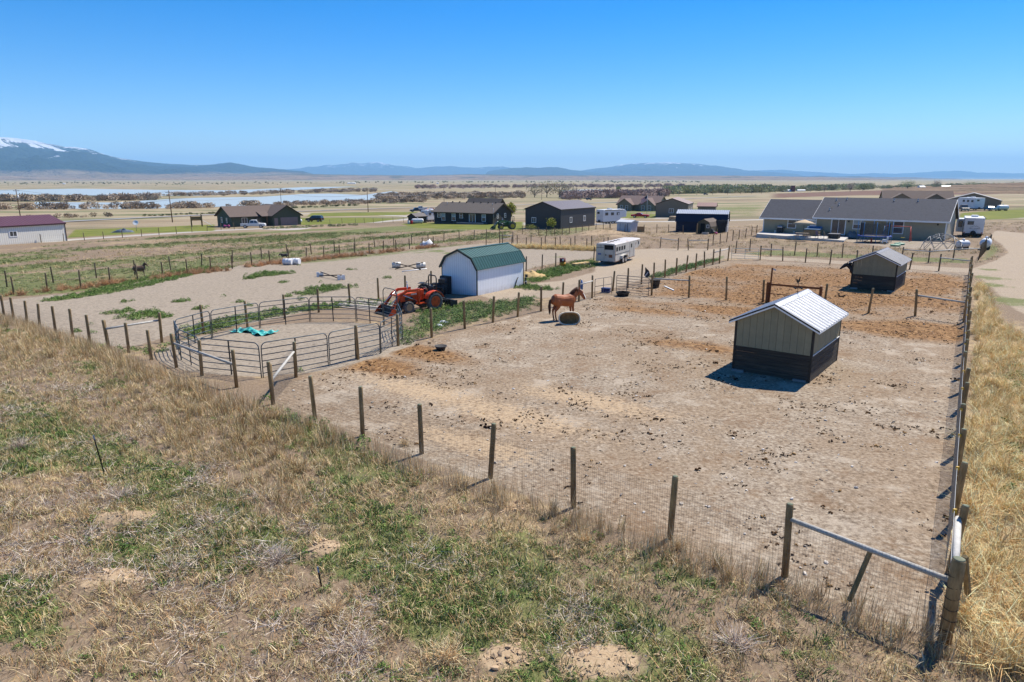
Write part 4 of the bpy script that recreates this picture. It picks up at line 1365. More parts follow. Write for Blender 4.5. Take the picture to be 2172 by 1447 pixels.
# ---------------------------------------------------------------- white gambrel barn
def gambrel(name, label, FR, d, W, D, prof, wall_m, roof_m, trim_m, group=None, over=0.15, spacing=0.3, wall_h=None, doors=None):
    """Gambrel building; prof: list of (x, z) from left eave over the ridge to right eave; origin front-left."""
    d = Vector(d).normalized()
    FL = Vector(FR) - d * W
    zc = min(terr(FR[0], FR[1]), terr(*FL))
    t = thing(name, label, 'barn', (FL.x, FL.y, zc), ang(d.x, d.y), group)
    el = prof[0][1]
    wall = [(0, -0.1), (W, -0.1), (W, el + 0.04)] + [p for p in reversed(prof[1:-1])] + [(0, el + 0.04)]
    for y0, y1, nm in ((0, 0.06, 'gable_wall'), (D - 0.06, D, 'gable_wall')):
        mb = MB(); mb.prism(wall, y0, y1); mb.build(nm, wall_m[0], t)
    for x0, x1 in ((0, 0.06), (W - 0.06, W)):
        mb = MB(); mb.box(x0, x1, 0.06, D - 0.06, -0.1, el + 0.05); mb.build('side_wall', wall_m[1], t)
    rf = MB()
    lift = 0.05
    for i in range(len(prof) - 1):
        (xa, za), (xb, zb) = prof[i], prof[i + 1]
        if i == 0: xa -= 0.10; za -= 0.05
        if i == len(prof) - 2: xb += 0.10; zb -= 0.05
        nx, nz = -(zb - za), (xb - xa)
        q = math.hypot(nx, nz)
        nx, nz = nx / q * lift, nz / q * lift
        A0, A1 = (xa + nx, -over, za + nz), (xa + nx, D + over, za + nz)
        B0, B1 = (xb + nx, -over, zb + nz), (xb + nx, D + over, zb + nz)
        ribbed(rf, A0, A1, B0, B1, spacing)
        slab(rf, (A0[0], A0[1], A0[2] - .008), (A1[0], A1[1], A1[2] - .008), (B0[0], B0[1], B0[2] - .008), (B1[0], B1[1], B1[2] - .008), 0.03)
    rf.build('roof', roof_m, t, fix=False)
    xm = prof[len(prof) // 2]
    mb = MB()
    for s in (-1, 1):
        slab(mb, (xm[0] + s * 0.16, -over - .01, xm[1] + lift + 0.0), (xm[0] + s * 0.16, D + over + .01, xm[1] + lift + 0.0), (xm[0], -over - .01, xm[1] + lift + 0.045), (xm[0], D + over + .01, xm[1] + lift + 0.045), 0.008)
    mb.build('ridge_cap', roof_m, t)
    for y in (-over - 0.03, D + over):           # rake trim
        mb = MB()
        for i in range(len(prof) - 1):
            (xa, za), (xb, zb) = prof[i], prof[i + 1]
            if i == 0: xa -= 0.10; za -= 0.05
            if i == len(prof) - 2: xb += 0.10; zb -= 0.05
            mb.bar((xa, y + 0.015, za + 0.01), (xb, y + 0.015, zb + 0.01), 0.03, 0.14)
        mb.build('rake_trim', trim_m, t)
    for x, y in ((-0.015, -0.015), (W - 0.055, -0.015), (W - 0.055, D - 0.055), (-0.015, D - 0.055)):
        mb = MB(); mb.box(x, x + 0.07, y, y + 0.07, -0.1, el + 0.03); mb.build('corner_trim', trim_m, t)
    return t
BW, BD = 3.25, 6.1
M_BARN_W = siding('white_barn_board_front', (0.84, 0.86, 0.88, 1), (0.78, 0.80, 0.83, 1), 'x', 0.2, 0.012, 0.4)
M_BARN_S = siding('white_barn_board_side', (0.84, 0.86, 0.88, 1), (0.78, 0.80, 0.83, 1), 'y', 0.2, 0.012, 0.4)
M_GREENROOF = mk('green_steel_roof', lin(38, 84, 80), lin(48, 96, 90), scale=3, rough=0.42, metal=0.25)
M_DKGREEN = mk('dark_green_trim', lin(26, 50, 46), rough=0.5)
BARN = gambrel('gambrel_barn', 'white gambrel barn with ribbed green metal roof beside orange tractor', (-2.5, 48.5), (0.83, -0.56), BW, BD,
               [(0, 1.95), (0.42, 2.72), (BW / 2, 3.25), (BW - 0.42, 2.72), (BW, 1.95)], (M_BARN_W, M_BARN_S), M_GREENROOF, M_DKGREEN)
mb = MB(); mb.box(-0.02, BW + 0.02, -0.02, BD + 0.02, -0.12, -0.02); mb.build('skid_base', mk('grey_base', lin(110, 112, 116), rough=0.9), BARN)
mb = MB(); mb.tube([(BW + 0.05, BD - 1.3, 0.1), (BW + 0.06, BD - 0.95, 0.75), (BW + 0.06, BD - 0.85, 0.78)], 0.035, 6); mb.build('vent_pipe', M_DTRIM, BARN)

# ---------------------------------------------------------------- ranch houses, shops
def shingles(name, c1, c2):
    return mk(name, c1, c2, scale=14, rough=0.95, bump=0.35, bscale=40, stretch=(1, 1, 3), contrast=(0.3, 0.7), c3=tuple(0.8 * a for a in c1[:3]) + (1,), c3scale=3, c3amt=(0.5, 0.8))

def gable_box(t, x0, x1, y0, y1, eave, ridge, axis, wall_m, roof_m, trim_m, over=0.4, z0=-0.3, rake=0.3, ribs=0, names=('wall', 'roof'), side_m=None):
    """Walls, gables and a two-slope roof; axis is the ridge direction."""
    if axis == 'x':
        ym = (y0 + y1) / 2
        mb = MB(); mb.box(x0, x1, y0, y0 + 0.1, z0, eave); mb.build(names[0], wall_m, t)
        mb = MB(); mb.box(x0, x1, y1 - 0.1, y1, z0, eave); mb.build(names[0], wall_m, t)
        for xa, xb in ((x0, x0 + 0.1), (x1 - 0.1, x1)):
            mb = MB(); mb.prism([(y0 + 0.1, z0), (y1 - 0.1, z0), (y1 - 0.1, eave), (ym, ridge - 0.06), (y0 + 0.1, eave)], xa, xb, 'x'); mb.build('gable_wall', side_m or wall_m, t)
        sl = (ridge - eave) / (ym - y0)
        pl = [((x0 - rake, y0 - over, eave - sl * over), (x1 + rake, y0 - over, eave - sl * over), (x0 - rake, ym, ridge), (x1 + rake, ym, ridge)),
              ((x0 - rake, y1 + over, eave - sl * over), (x1 + rake, y1 + over, eave - sl * over), (x0 - rake, ym, ridge), (x1 + rake, ym, ridge))]
    else:
        xm = (x0 + x1) / 2
        for ya, yb in ((y0, y0 + 0.1), (y1 - 0.1, y1)):
            mb = MB(); mb.prism([(x0, z0), (x1, z0), (x1, eave), (xm, ridge - 0.06), (x0, eave)], ya, yb, 'y'); mb.build('gable_wall', wall_m, t)
        for xa, xb in ((x0, x0 + 0.1), (x1 - 0.1, x1)):
            mb = MB(); mb.box(xa, xb, y0 + 0.1, y1 - 0.1, z0, eave); mb.build(names[0], side_m or wall_m, t)
        sl = (ridge - eave) / (xm - x0)
        pl = [((x0 - over, y0 - rake, eave - sl * over), (x0 - over, y1 + rake, eave - sl * over), (xm, y0 - rake, ridge), (xm, y1 + rake, ridge)),
              ((x1 + over, y0 - rake, eave - sl * over), (x1 + over, y1 + rake, eave - sl * over), (xm, y0 - rake, ridge), (xm, y1 + rake, ridge))]
    mb = MB()
    for e0, e1, r0, r1 in pl:
        up = lambda p, dz: (p[0], p[1], p[2] + dz)
        slab(mb, up(e0, 0.10), up(e1, 0.10), up(r0, 0.10), up(r1, 0.10), 0.10)
        if ribs:
            ribbed(mb, up(e0, 0.105), up(e1, 0.105), up(r0, 0.105), up(r1, 0.105), ribs, 0.02)
    r = mb.build(names[1], roof_m, t, fix=not ribs)
    for e0, e1, r0, r1 in pl:                    # fascia along each eave
        d = (Vector(e1) - Vector(e0)).normalized()
        outw = Vector((e0[0] - r0[0], e0[1] - r0[1], 0)).normalized()
        mb = MB(); mb.bar(Vector(e0) + outw * 0.015 + Vector((0, 0, 0.0)), Vector(e1) + outw * 0.015 + Vector((0, 0, 0.0)), 0.03, 0.20); mb.build('fascia', trim_m, t)
        for p, q in ((e0, r0), (e1, r1)):
            s = 1 if p is e1 else -1
            mb = MB(); mb.bar(Vector(p) + d * (s * 0.015), Vector(q) + d * (s * 0.015) + Vector((0, 0, 0.0)), 0.03, 0.2); mb.build('rake_board', trim_m, t)
    return r

# grey ranch house
HD = Vector((0.79, -0.613)).normalized()
HFR = Vector((58.1, 92.35))
HL, HJ = 24.4, 7.8
HFL = HFR - HD * HL
HZ = terr(HFR.x, HFR.y) - 0.1
HOUSE = thing('ranch_house', 'long grey ranch house with white trim, charcoal shingles and concrete patio', 'house', (HFL.x, HFL.y, HZ), ang(HD.x, HD.y))
M_HWALL = siding('grey_green_lap_siding', shw(130, 127, 116), shw(136, 133, 122), 'z', 0.18, 0.02, 0.5, dark=0.75)
M_HROOF = shingles('charcoal_shingle', lin(74, 76, 84), lin(96, 98, 106))
M_HGABLE = siding('pale_lap_siding', shw(150, 148, 140), shw(158, 156, 146), 'z', 0.18, 0.02, 0.5, dark=0.8)
gable_box(HOUSE, 0.0, HJ, 0.6, 9.0, 2.55, 4.95, 'x', M_HWALL, M_HROOF, M_WHITE, over=0.55, rake=0.5)
gable_box(HOUSE, HJ + 0.002, HL, 0.0, 10.2, 2.78, 5.35, 'x', M_HWALL, M_HROOF, M_WHITE, over=0.45, rake=0.35, side_m=M_HGABLE)
sx = lambda s: HL - s
for x, y in ((0.0, 0.58), (HJ + 0.06, -0.02), (HL - 0.07, -0.02), (HJ - 0.1, 0.58)):
    mb = MB(); mb.box(x - 0.03, x + 0.1, y - 0.02, y + 0.06, 0, 2.5); mb.build('corner_board', M_WHITE, HOUSE)
window(HOUSE, ((sx(20.76) + sx(19.46)) / 2, 0.6, 1.55), FRONT, 1.1, 1.2)
d_ = MB(); d_.box(sx(17.5), sx(16.55), 0.54, 0.6, 0.12, 2.15); dr_ = d_.build('door', M_WHITE, HOUSE)
mb = MB(); mb.ball((sx(16.62), 0.52, 1.1), 0.04, 8, 6); mb.build('handle', M_STEEL, dr_)
window(HOUSE, ((sx(14.4) + sx(12.4)) / 2, 0.0, 1.42), FRONT, 1.75, 2.05, split='v', name='sliding_door', fw=0.13)
window(HOUSE, ((sx(11.5) + sx(10.4)) / 2, 0.0, 1.85), FRONT, 0.9, 1.2, blind=1)
window(HOUSE, ((sx(6.4) + sx(4.95)) / 2, 0.0, 1.62), FRONT, 1.15, 1.55)
mb = MB(); mb.box(sx(14.6), sx(12.2), -1.0, 0.0, 0.0, 0.28); mb.box(sx(14.8), sx(11.4), -1.4, -1.0, 0.0, 0.14); mb.build('step', mk('grey_step', lin(110, 116, 122), rough=0.9), HOUSE)
mb = MB(); mb.box(sx(16.1), sx(15.85), -0.08, 0, 1.1, 1.6); mb.build('meter_box', M_HWALL, HOUSE)
for s in (12.05, 1.0):
    mb = MB(); mb.box(sx(s) - 0.08, sx(s) + 0.08, -0.16, 0, 2.1, 2.35); mb.build('wall_lamp', M_IRON, HOUSE)
for x, yy in ((sx(15.0), 4.3), (sx(13.6), 4.5), (sx(14.3), 3.0), (sx(15.2), 1.6), (sx(7.3), 4.4), (sx(4.3), 4.4)):
    zz = 2.78 + (5.35 - 2.78) * yy / 5.1 + 0.1
    mb = MB(); mb.cyl((x, yy, zz - 0.1), (x, yy, zz + 0.38), 0.06, n=8); mb.cyl((x, yy, zz - 0.05), (x, yy, zz + 0.1), 0.16, 0.07, n=10); mb.build('roof_vent', M_STEEL, HOUSE)
for s, yy in ((14.9, 3.6), (15.05, 2.3)):
    zz = 2.78 + (5.35 - 2.78) * yy / 5.1 + 0.11
    mb = MB(); mb.cbox((sx(s), yy, zz), (0.25, 0.5, 0.03), (math.atan2(2.57, 5.1), 0, 0)); mb.build('flashing', M_IRON, HOUSE)
# patio slab
patio = MB()
pp = [G(1604, 504), G(1790, 514), G(1804, 503.5), G(1740, 493), G(1640, 488)]
pz = HZ + 0.13
patio.prism([(x, y) for x, y in pp], HZ - 0.6, pz, 'z')
tag(patio.build('patio', mk('patio_concrete', lin(206, 200, 190), lin(222, 216, 206), scale=1.2, rough=0.9)), kind='structure')
PATIO_Z = pz

# dark ranch house
DD = Vector((0.86, -0.51)).normalized()
DR_ = Vector((-4.52, 161.78))
DL = 17.0
DFL = DR_ - DD * DL
DARK = thing('ranch_house', 'near-black ranch house with brown-grey roof and small back deck', 'house', (DFL.x, DFL.y, terr(*DR_) - 0.1), ang(DD.x, DD.y))
M_DKWALL = siding('charcoal_siding', shw(38, 38, 42), shw(44, 44, 47), 'z', 0.2, 0.02, 0.4, dark=0.8)
M_DKSIDE = siding('pale_grey_siding', lin(150, 150, 154), lin(158, 158, 162), 'z', 0.2, 0.02, 0.4, dark=0.8)
M_BRROOF = shingles('brown_grey_shingle', lin(104, 96, 90), lin(122, 112, 104))
gable_box(DARK, 0, DL, 0, 8.4, 2.75, 4.75, 'x', M_DKWALL, M_BRROOF, M_DTRIM, over=0.5, rake=0.5)
gable_box(DARK, 3.2, 12.5, 8.4, 14.0, 2.9, 5.6, 'x', M_DKWALL, M_BRROOF, M_DTRIM, over=0.4, rake=0.4)
mb = MB(); mb.prism([(4.9, -0.1), (8.35, -0.1), (8.35, 1.4), (5.6, 2.95), (4.9, 2.55)], DL + 0.002, DL + 0.02, 'x'); 
for u0, w_, h_, zc_ in ((0.09, 0.85, 1.0, 1.85), (0.165, 0.95, 1.7, 1.5), (0.345, 0.95, 1.7, 1.5), (0.475, 0.8, 1.05, 1.85), (0.855, 0.95, 1.6, 1.55)):
    window(DARK, (u0 * DL, 0, zc_), FRONT, w_, h_, blind=1 if h_ > 1.2 else 0)
window(DARK, (0.665 * DL, 0, 1.3), FRONT, 1.6, 2.0, split='v', name='sliding_door', fw=0.14)
for k in range(7):
    mb = MB(); mb.box(2.6 + k * 2.1, 2.85 + k * 2.1, 4.0, 4.3, 4.8, 5.05); mb.build('ridge_vent', M_DTRIM, DARK)
for x in (1.9, 15.1):
    mb = MB(); mb.cyl((x, 3.0, 4.0), (x, 3.0, 4.9), 0.06, n=6); mb.build('flue', M_STEEL, DARK)
mb = MB(); mb.cyl((DL + 0.3, -0.1, 0), (DL + 0.3, -0.1, 3.9), 0.04, n=6); mb.build('mast', M_STEEL, DARK)
for k in range(6):
    mb = MB(); mb.box(8.2 + k * 1.25, 9.42 + k * 1.25, -2.2, -0.05, 0.25, 0.42); mb.build('deck_board', mk('grey_deck', lin(120, 124, 134), lin(140, 144, 152), scale=3, rough=0.9), DARK)
mb = MB(); mb.box(8.2, 15.7, -2.2, -2.16, 0.0, 0.24); mb.build('deck_skirt', mk('blue_grey_skirt', lin(92, 98, 116), rough=0.9), DARK)
for k in range(2):
    window(DARK, (DL, 2.2 + 3.4 * k, 1.9), RIGHTF, 0.6, 0.9)

# dark green house with two-car garage
GD = Vector((0.74, 0.67)).normalized()
GC_ = Vector((-68.08, 167.85))
GREEN = thing('ranch_house', 'dark green house with mauve garage door and brown roof by pale drive', 'house', (GC_.x, GC_.y, terr(*GC_) - 0.15), ang(GD.x, GD.y))
M_GWALL = siding('dark_green_siding', shw(62, 70, 62), shw(70, 78, 68), 'z', 0.2, 0.02, 0.4, dark=0.8)
M_GROOF = shingles('brown_shingle', lin(110, 96, 88), lin(128, 112, 102))
gable_box(GREEN, 0, 13.5, 0, 9.5, 2.7, 4.9, 'x', M_GWALL, M_GROOF, M_DTRIM, over=0.5, rake=0.5)
# garage wing projects toward the drive and turns its gable to the road
GAR = 8.9
gable_box(GREEN, GAR, GAR + 7.2, -3.6, 8.0, 2.85, 5.1, 'y', M_GWALL, M_GROOF, M_DTRIM, over=0.5, rake=0.5)
mb = MB(); mb.box(GAR + 1.9, GAR + 6.4, -3.64, -3.6, 0.1, 2.2)
gd_ = mb.build('garage_door', mk('mauve_door', lin(150, 132, 128), lin(158, 140, 136), scale=2, rough=0.7), GREEN)
for k in range(4):
    mb = MB(); mb.box(GAR + 1.9, GAR + 6.4, -3.665, -3.64, 0.12 + k * 0.52, 0.60 + k * 0.52); mb.build('panel', MATS['mauve_door'], gd_)
mb = MB(); mb.box(GAR + 0.3, GAR + 1.2, -3.64, -3.6, 0.1, 2.1); mb.build('door', MATS['mauve_door'], GREEN)
window(GREEN, (3.2, 0, 1.6), FRONT, 1.2, 1.2, split='v')
window(GREEN, (6.6, 0, 1.2), FRONT, 1.3, 1.9, split='v', frame=M_DTRIM)
window(GREEN, (0, 3.0, 1.6), LEFTF, 0.6, 1.1)
window(GREEN, (0, 6.4, 1.6), LEFTF, 0.9, 1.2)
mb = MB(); mb.box(8.0, 8.25, -1.9, -1.65, 0, 2.5); mb.build('porch_post', mk('cedar_post', lin(140, 100, 64), rough=0.8), GREEN)
mb = MB(); slab(mb, (6.8, -2.0, 2.6), (9.2, -2.0, 2.6), (6.8, 1.5, 3.6), (9.2, 1.5, 3.6), 0.1); mb.build('porch_roof', M_GROOF, GREEN)

# charcoal metal shop
SD_ = Vector((0.82, -0.572)).normalized()
SC_ = Vector((9.61, 136.62))
SFL = SC_ - SD_ * 8.4
SHOP = thing('metal_shop', 'charcoal metal shop building with purple-grey roof and small white windows', 'shop building', (SFL.x, SFL.y, terr(*SC_) - 0.1), ang(SD_.x, SD_.y))
M_SHOP = siding('charcoal_steel', shw(46, 47, 54), shw(52, 52, 58), 'xy', 0.3, 0.03, 0.4, dark=0.85, rough=0.5)
M_SROOF = mk('purple_grey_steel', lin(96, 90, 98), lin(104, 98, 106), scale=2, rough=0.5, metal=0.2)
gable_box(SHOP, 0, 8.4, 0, 14.2, 3.85, 5.25, 'y', M_SHOP, M_SROOF, M_DTRIM, over=0.15, rake=0.15, ribs=0.6)
window(SHOP, (2.1, 0, 1.65), FRONT, 0.9, 0.9, split='v')
window(SHOP, (8.4, 4.0, 1.7), RIGHTF, 0.8, 0.95, split='v')
window(SHOP, (8.4, 9.6, 1.75), RIGHTF, 0.8, 0.95, split='v')

# cream building with maroon roof at the far left
MC_ = Vector((-79.17, 122.27))
MD_ = Vector((0.48, 0.877))
MFL = MC_ - MD_ * 22
MAR = thing('metal_building', 'long cream metal building with maroon roof at edge of pasture', 'shop building', (MFL.x, MFL.y, terr(*MC_) - 0.1), ang(MD_.x, MD_.y))
M_CREAM = siding('cream_steel', (0.74, 0.70, 0.60, 1), (0.80, 0.76, 0.66, 1), 'x', 0.32, 0.05, 0.5, dark=0.72, rough=0.5)
M_MROOF = mk('maroon_steel', lin(104, 66, 76), lin(112, 74, 82), scale=2, rough=0.5, metal=0.1)
gable_box(MAR, 0, 22, 0, 9.0, 3.2, 4.5, 'x', M_CREAM, M_MROOF, mk('maroon_trim', lin(74, 44, 48), rough=0.5), over=0.2, rake=0.15, ribs=0.5)
window(MAR, (13.6, 0, 1.9), FRONT, 1.0, 0.75, split='v', fw=0.12)
mb = MB(); mb.box(21.93, 22.06, -0.06, 0.07, 0, 3.1); mb.build('corner_trim', MATS['maroon_trim'], MAR)

# beige house with three front gables, and its tan shop
BGC = Vector(G(1309, 447.5))
BGD = (Vector(G(1390, 451)) - BGC); BGL = BGD.length * 0.72; BGD = Vector((0.86, -0.51)).normalized()
BEI = thing('ranch_house', 'beige house with two front gables and red-brown roof beside tan shop', 'house', on(BGC.x, BGC.y, -0.2), ang(BGD.x, BGD.y))
M_BEI = siding('beige_siding', shw(104, 98, 90), shw(112, 104, 96), 'z', 0.2, 0.02, 0.3, dark=0.85)
M_BEIR = shingles('mauve_brown_shingle', lin(128, 108, 102), lin(146, 126, 118))
gable_box(BEI, 0, 15.5, 0, 10, 2.8, 5.6, 'x', M_BEI, M_BEIR, M_BEI, over=0.5, rake=0.4)
gable_box(BEI, 1.0, 6.4, -2.4, 5, 2.8, 4.7, 'y', M_BEI, M_BEIR, M_BEI, over=0.4, rake=0.3)
gable_box(BEI, 9.2, 14.6, -2.0, 5, 2.8, 5.0, 'y', M_BEI, M_BEIR, M_BEI, over=0.4, rake=0.3)
for x, w_ in ((2.6, 0.8), (4.6, 0.8), (10.6, 1.0), (13.0, 1.0)):
    window(BEI, (x, -2.4 if x < 7 else -2.0, 1.5), FRONT, w_, 1.6, split='h')
window(BEI, (0.5, 0, 1.6), FRONT, 0.8, 1.0)
TC_ = Vector(G(1390, 461))
TD_ = Vector((0.94, -0.34)).normalized()
TAN = thing('metal_shop', 'tan metal shop with red-brown roof behind navy barn', 'shop building', on(TC_.x, TC_.y, -0.2), ang(TD_.x, TD_.y))
M_TANS = siding('tan_steel', shw(98, 92, 86), shw(104, 98, 90), 'xy', 0.3, 0.03, 0.4, dark=0.88, rough=0.5)
gable_box(TAN, 0, 8.6, 0, 13.5, 3.8, 5.25, 'y', M_TANS, mk('red_brown_steel', lin(122, 98, 92), lin(132, 106, 100), scale=2, rough=0.5, metal=0.1), M_DTRIM, over=0.15, rake=0.15, ribs=0.6)
window(TAN, (4.2, 0, 2.0), FRONT, 1.1, 1.0, split='v')
window(TAN, (8.6, 4.0, 2.0), RIGHTF, 0.8, 1.0, split='v'); window(TAN, (8.6, 9.0, 2.0), RIGHTF, 0.8, 1.0, split='v')
lt = Vector(G(1500, 451))
SML = thing('outbuilding', 'low outbuilding with pale red roof beside tan shop', 'shed', on(lt.x, lt.y, -0.2), ang(TD_.x, TD_.y))
gable_box(SML, -3, 2.5, 0, 4, 2.2, 3.2, 'x', M_TANS, mk('pink_roof', lin(160, 122, 112), lin(170, 132, 122), rough=0.6), M_DTRIM, over=0.3, rake=0.3)

# navy gambrel barn
NV = Vector((36.65, 118.01)); ND = Vector((0.93, -0.37)).normalized()
NFL = NV - ND * 8.5
zn = min(terr(*NV), terr(*NFL)) - 0.05
NAVY = thing('gambrel_barn', 'navy blue gambrel barn with pale grey roof and white cross doors', 'barn', (NFL.x, NFL.y, zn), ang(ND.x, ND.y))
M_NAVY = siding('navy_board', lin(26, 38, 62), lin(34, 46, 70), 'x', 0.25, 0.02, 0.4, dark=0.75)
M_NROOF = mk('pale_grey_steel', lin(150, 160, 176), lin(166, 174, 188), scale=3, rough=0.45, metal=0.3)
mb = MB(); mb.box(0, 8.5, 0, 0.08, -0.1, 1.9); mb.build('side_wall', M_NAVY, NAVY)
mb = MB(); mb.box(0, 8.5, 4.4, 4.48, -0.1, 1.9); mb.build('side_wall', M_NAVY, NAVY)
gpoly = [(0.08, -0.1), (4.4, -0.1), (4.4, 1.9), (3.9, 3.15), (2.24, 3.75), (0.58, 3.15), (0.08, 1.9)]
for a in (0.0, 8.42):
    mb = MB(); mb.prism(gpoly, a, a + 0.08, 'x'); mb.build('gable_wall', M_NAVY, NAVY)
mb = MB(); slab(mb, (-0.15, -0.15, 1.85), (8.65, -0.15, 1.85), (-0.15, 0.5, 3.2), (8.65, 0.5, 3.2), 0.06); mb.build('lower_roof', M_NAVY, NAVY)
mb = MB(); slab(mb, (-0.15, 4.63, 1.85), (8.65, 4.63, 1.85), (-0.15, 3.98, 3.2), (8.65, 3.98, 3.2), 0.06); mb.build('lower_roof', M_NAVY, NAVY)
mb = MB()
ribbed(mb, (-0.18, 0.42, 3.24), (8.68, 0.42, 3.24), (-0.18, 2.24, 3.86), (8.68, 2.24, 3.86), 0.3, 0.03)
ribbed(mb, (-0.18, 4.06, 3.24), (8.68, 4.06, 3.24), (-0.18, 2.24, 3.86), (8.68, 2.24, 3.86), 0.3, 0.03)
mb.build('upper_roof', M_NROOF, NAVY, fix=False)
for k in range(2):                                # cross-braced doors on the gable end
    y0, y1 = 1.2 + k * 1.05, 2.2 + k * 1.05
    mb = MB(); mb.box(8.5, 8.54, y0, y1, 0.05, 2.2); dr = mb.build('door', M_NAVY, NAVY)
    for a, b in (((y0, 0.05), (y1, 0.05)), ((y0, 2.2), (y1, 2.2)), ((y0, 0.05), (y0, 2.2)), ((y1, 0.05), (y1, 2.2)), ((y0, 1.1), (y1, 1.1)), ((y0, 0.05), (y1, 1.1)), ((y0, 1.1), (y1, 0.05)), ((y0, 1.1), (y1, 2.2)), ((y0, 2.2), (y1, 1.1))):
        mb = MB(); mb.bar((8.555, a[0], a[1]), (8.555, b[0], b[1]), 0.11, 0.03, up=(1, 0, 0)); mb.build('batten', M_WHITE, dr)
window(NAVY, (8.5, 2.24, 3.0), RIGHTF, 0.45, 0.6)
mb = MB(); mb.box(8.42, 8.56, -0.04, 0.1, -0.1, 1.9); mb.build('corner_board', M_WHITE, NAVY)

# small tarp-roofed olive shed in front of it
TE = Vector(G(1476, 496)); TED = Vector((0.80, -0.60)).normalized()
TENT = thing('garden_shed', 'small olive gambrel shed with open plywood door in front of navy barn', 'shed', on(TE.x, TE.y, -0.05), ang(TED.x, TED.y))
M_OL = mk('olive_ply', shw(74, 72, 62), shw(84, 80, 68), scale=3, rough=0.9)
M_OLR = mk('brown_grey_tarp', lin(112, 98, 88), lin(128, 114, 102), scale=3, rough=0.9)
tp = [(0, 0), (2.5, 0), (2.5, 1.25), (2.2, 2.0), (1.25, 2.5), (0.3, 2.0), (0, 1.25)]
for a, b in ((0.0, 0.06), (3.94, 4.0)):
    mb = MB(); mb.prism(tp, a, b, 'y'); mb.build('gable_wall', M_OL, TENT)
for x in (0, 2.44):
    mb = MB(); mb.box(x, x + 0.06, 0.06, 3.94, 0, 1.3); mb.build('side_wall', M_OL, TENT)
mb = MB()
rp = tp[2:]
for i in range(4):
    (xa, za), (xb, zb) = rp[i], rp[i + 1]
    slab(mb, (xa, -0.1, za + 0.05), (xa, 4.1, za + 0.05), (xb, -0.1, zb + 0.05), (xb, 4.1, zb + 0.05), 0.04)
mb.build('roof', M_OLR, TENT)
mb = MB(); mb.box(0.75, 1.5, -0.03, 0.0, 0.05, 1.8); mb.build('doorway', mk('doorway_dark', (0.006, 0.006, 0.006, 1), rough=1.0), TENT)
mb = MB(); mb.cbox((0.35, -0.35, 0.9), (0.05, 0.8, 1.75), (0, 0, 0.55)); mb.build('door', mk('plywood', lin(172, 134, 92), lin(186, 148, 104), scale=4, rough=0.85, stretch=(1, 1, .3)), TENT)
window(TENT, (2.0, 0, 1.35), FRONT, 0.35, 0.4, split='', fw=0.06)

# little white steel shed
WS = Vector(G(1308, 492)); WSD = Vector((0.75, -0.66)).normalized()
WSH = thing('garden_shed', 'small white steel garden shed with sliding doors on bare lot', 'shed', on(WS.x, WS.y, 0.02), ang(WSD.x, WSD.y))
M_WST = siding('white_steel', (0.50, 0.52, 0.55, 1), (0.44, 0.46, 0.5, 1), 'xy', 0.15, 0.02, 0.4, dark=0.8)
gable_box(WSH, 0, 2.9, 0, 2.3, 1.75, 2.05, 'x', M_WST, mk('white_steel_roof', (0.55, 0.56, 0.57, 1), (0.5, 0.51, 0.52, 1), rough=0.45), M_WST, over=0.12, rake=0.1, z0=0.05)
for x0 in (0.75, 1.47):
    mb = MB(); mb.box(x0, x0 + 0.7, -0.04, 0.0, 0.12, 1.68); mb.build('door', M_WST, WSH)
for x0 in (0.68, 2.2):
    mb = MB(); mb.box(x0, x0 + 0.07, -0.05, 0.0, 0.1, 1.7); mb.build('door_jamb', mk('slate_blue', lin(70, 84, 110), rough=0.5), WSH)

# roofs and shop beyond the grey house
RB = Vector(G(1862, 436)); RBD = Vector((0.93, -0.36)).normalized()
RB = Vector((128.0, 240.0))
ROOFH = thing('ranch_house', 'brown-roofed house with two small front gables behind grey ranch house', 'house', on(RB.x, RB.y, -0.2), ang(RBD.x, RBD.y))
gable_box(ROOFH, 0, 21, 0, 11, 3.0, 6.0, 'x', M_BEI, M_GROOF, M_BEI, over=0.4, rake=0.3)
gable_box(ROOFH, 1.2, 9.0, -2.0, 5.5, 3.0, 5.2, 'y', M_BEI, M_GROOF, M_BEI, over=0.4, rake=0.3)
gable_box(ROOFH, 11.6, 18.8, -2.0, 5.5, 3.0, 5.1, 'y', M_BEI, M_GROOF, M_BEI, over=0.4, rake=0.3)
RS = Vector(G(2019, 443))
RSD = (Vector(G(2122, 443)) - RS); RSL = RSD.length; RSD.normalize()
RSH = thing('metal_shop', 'wide low tan shop with shallow gable, vehicles parked in front', 'shop building', on(RS.x, RS.y, -0.2), ang(RSD.x, RSD.y))
gable_box(RSH, -2, RSL, 0, 16, 2.9, 5.1, 'y', M_TANS, mk('tan_roof', lin(150, 138, 124), lin(160, 148, 134), rough=0.5), M_TANS, over=0.2, rake=0.2)
# ---------------------------------------------------------------- wheels and vehicles
M_RUB = mk('tyre_rubber', (0.022, 0.022, 0.023, 1), (0.045, 0.043, 0.04, 1), scale=8, rough=0.9)
M_RUBG = mk('dusty_tyre', lin(86, 84, 82), lin(128, 124, 120), scale=8, rough=0.95)
M_BLK = mk('black_plastic', (0.014, 0.014, 0.015, 1), (0.03, 0.03, 0.032, 1), scale=6, rough=0.6)
M_RIM = mk('silver_rim', lin(200, 200, 204), rough=0.35, metal=0.6)
M_ORANGE = mk('orange_paint', lin(246, 88, 30), lin(255, 104, 44), scale=3, rough=0.42, c3=lin(196, 70, 34), c3scale=4)
M_TANRIM = mk('tan_rim', lin(206, 168, 126), lin(190, 150, 108), scale=9, rough=0.7)
M_DKMETAL = mk('dark_metal', (0.02, 0.021, 0.023, 1), (0.04, 0.04, 0.042, 1), scale=7, rough=0.55, metal=0.3)
M_CHROME = mk('bright_steel', lin(214, 216, 222), rough=0.25, metal=0.85)

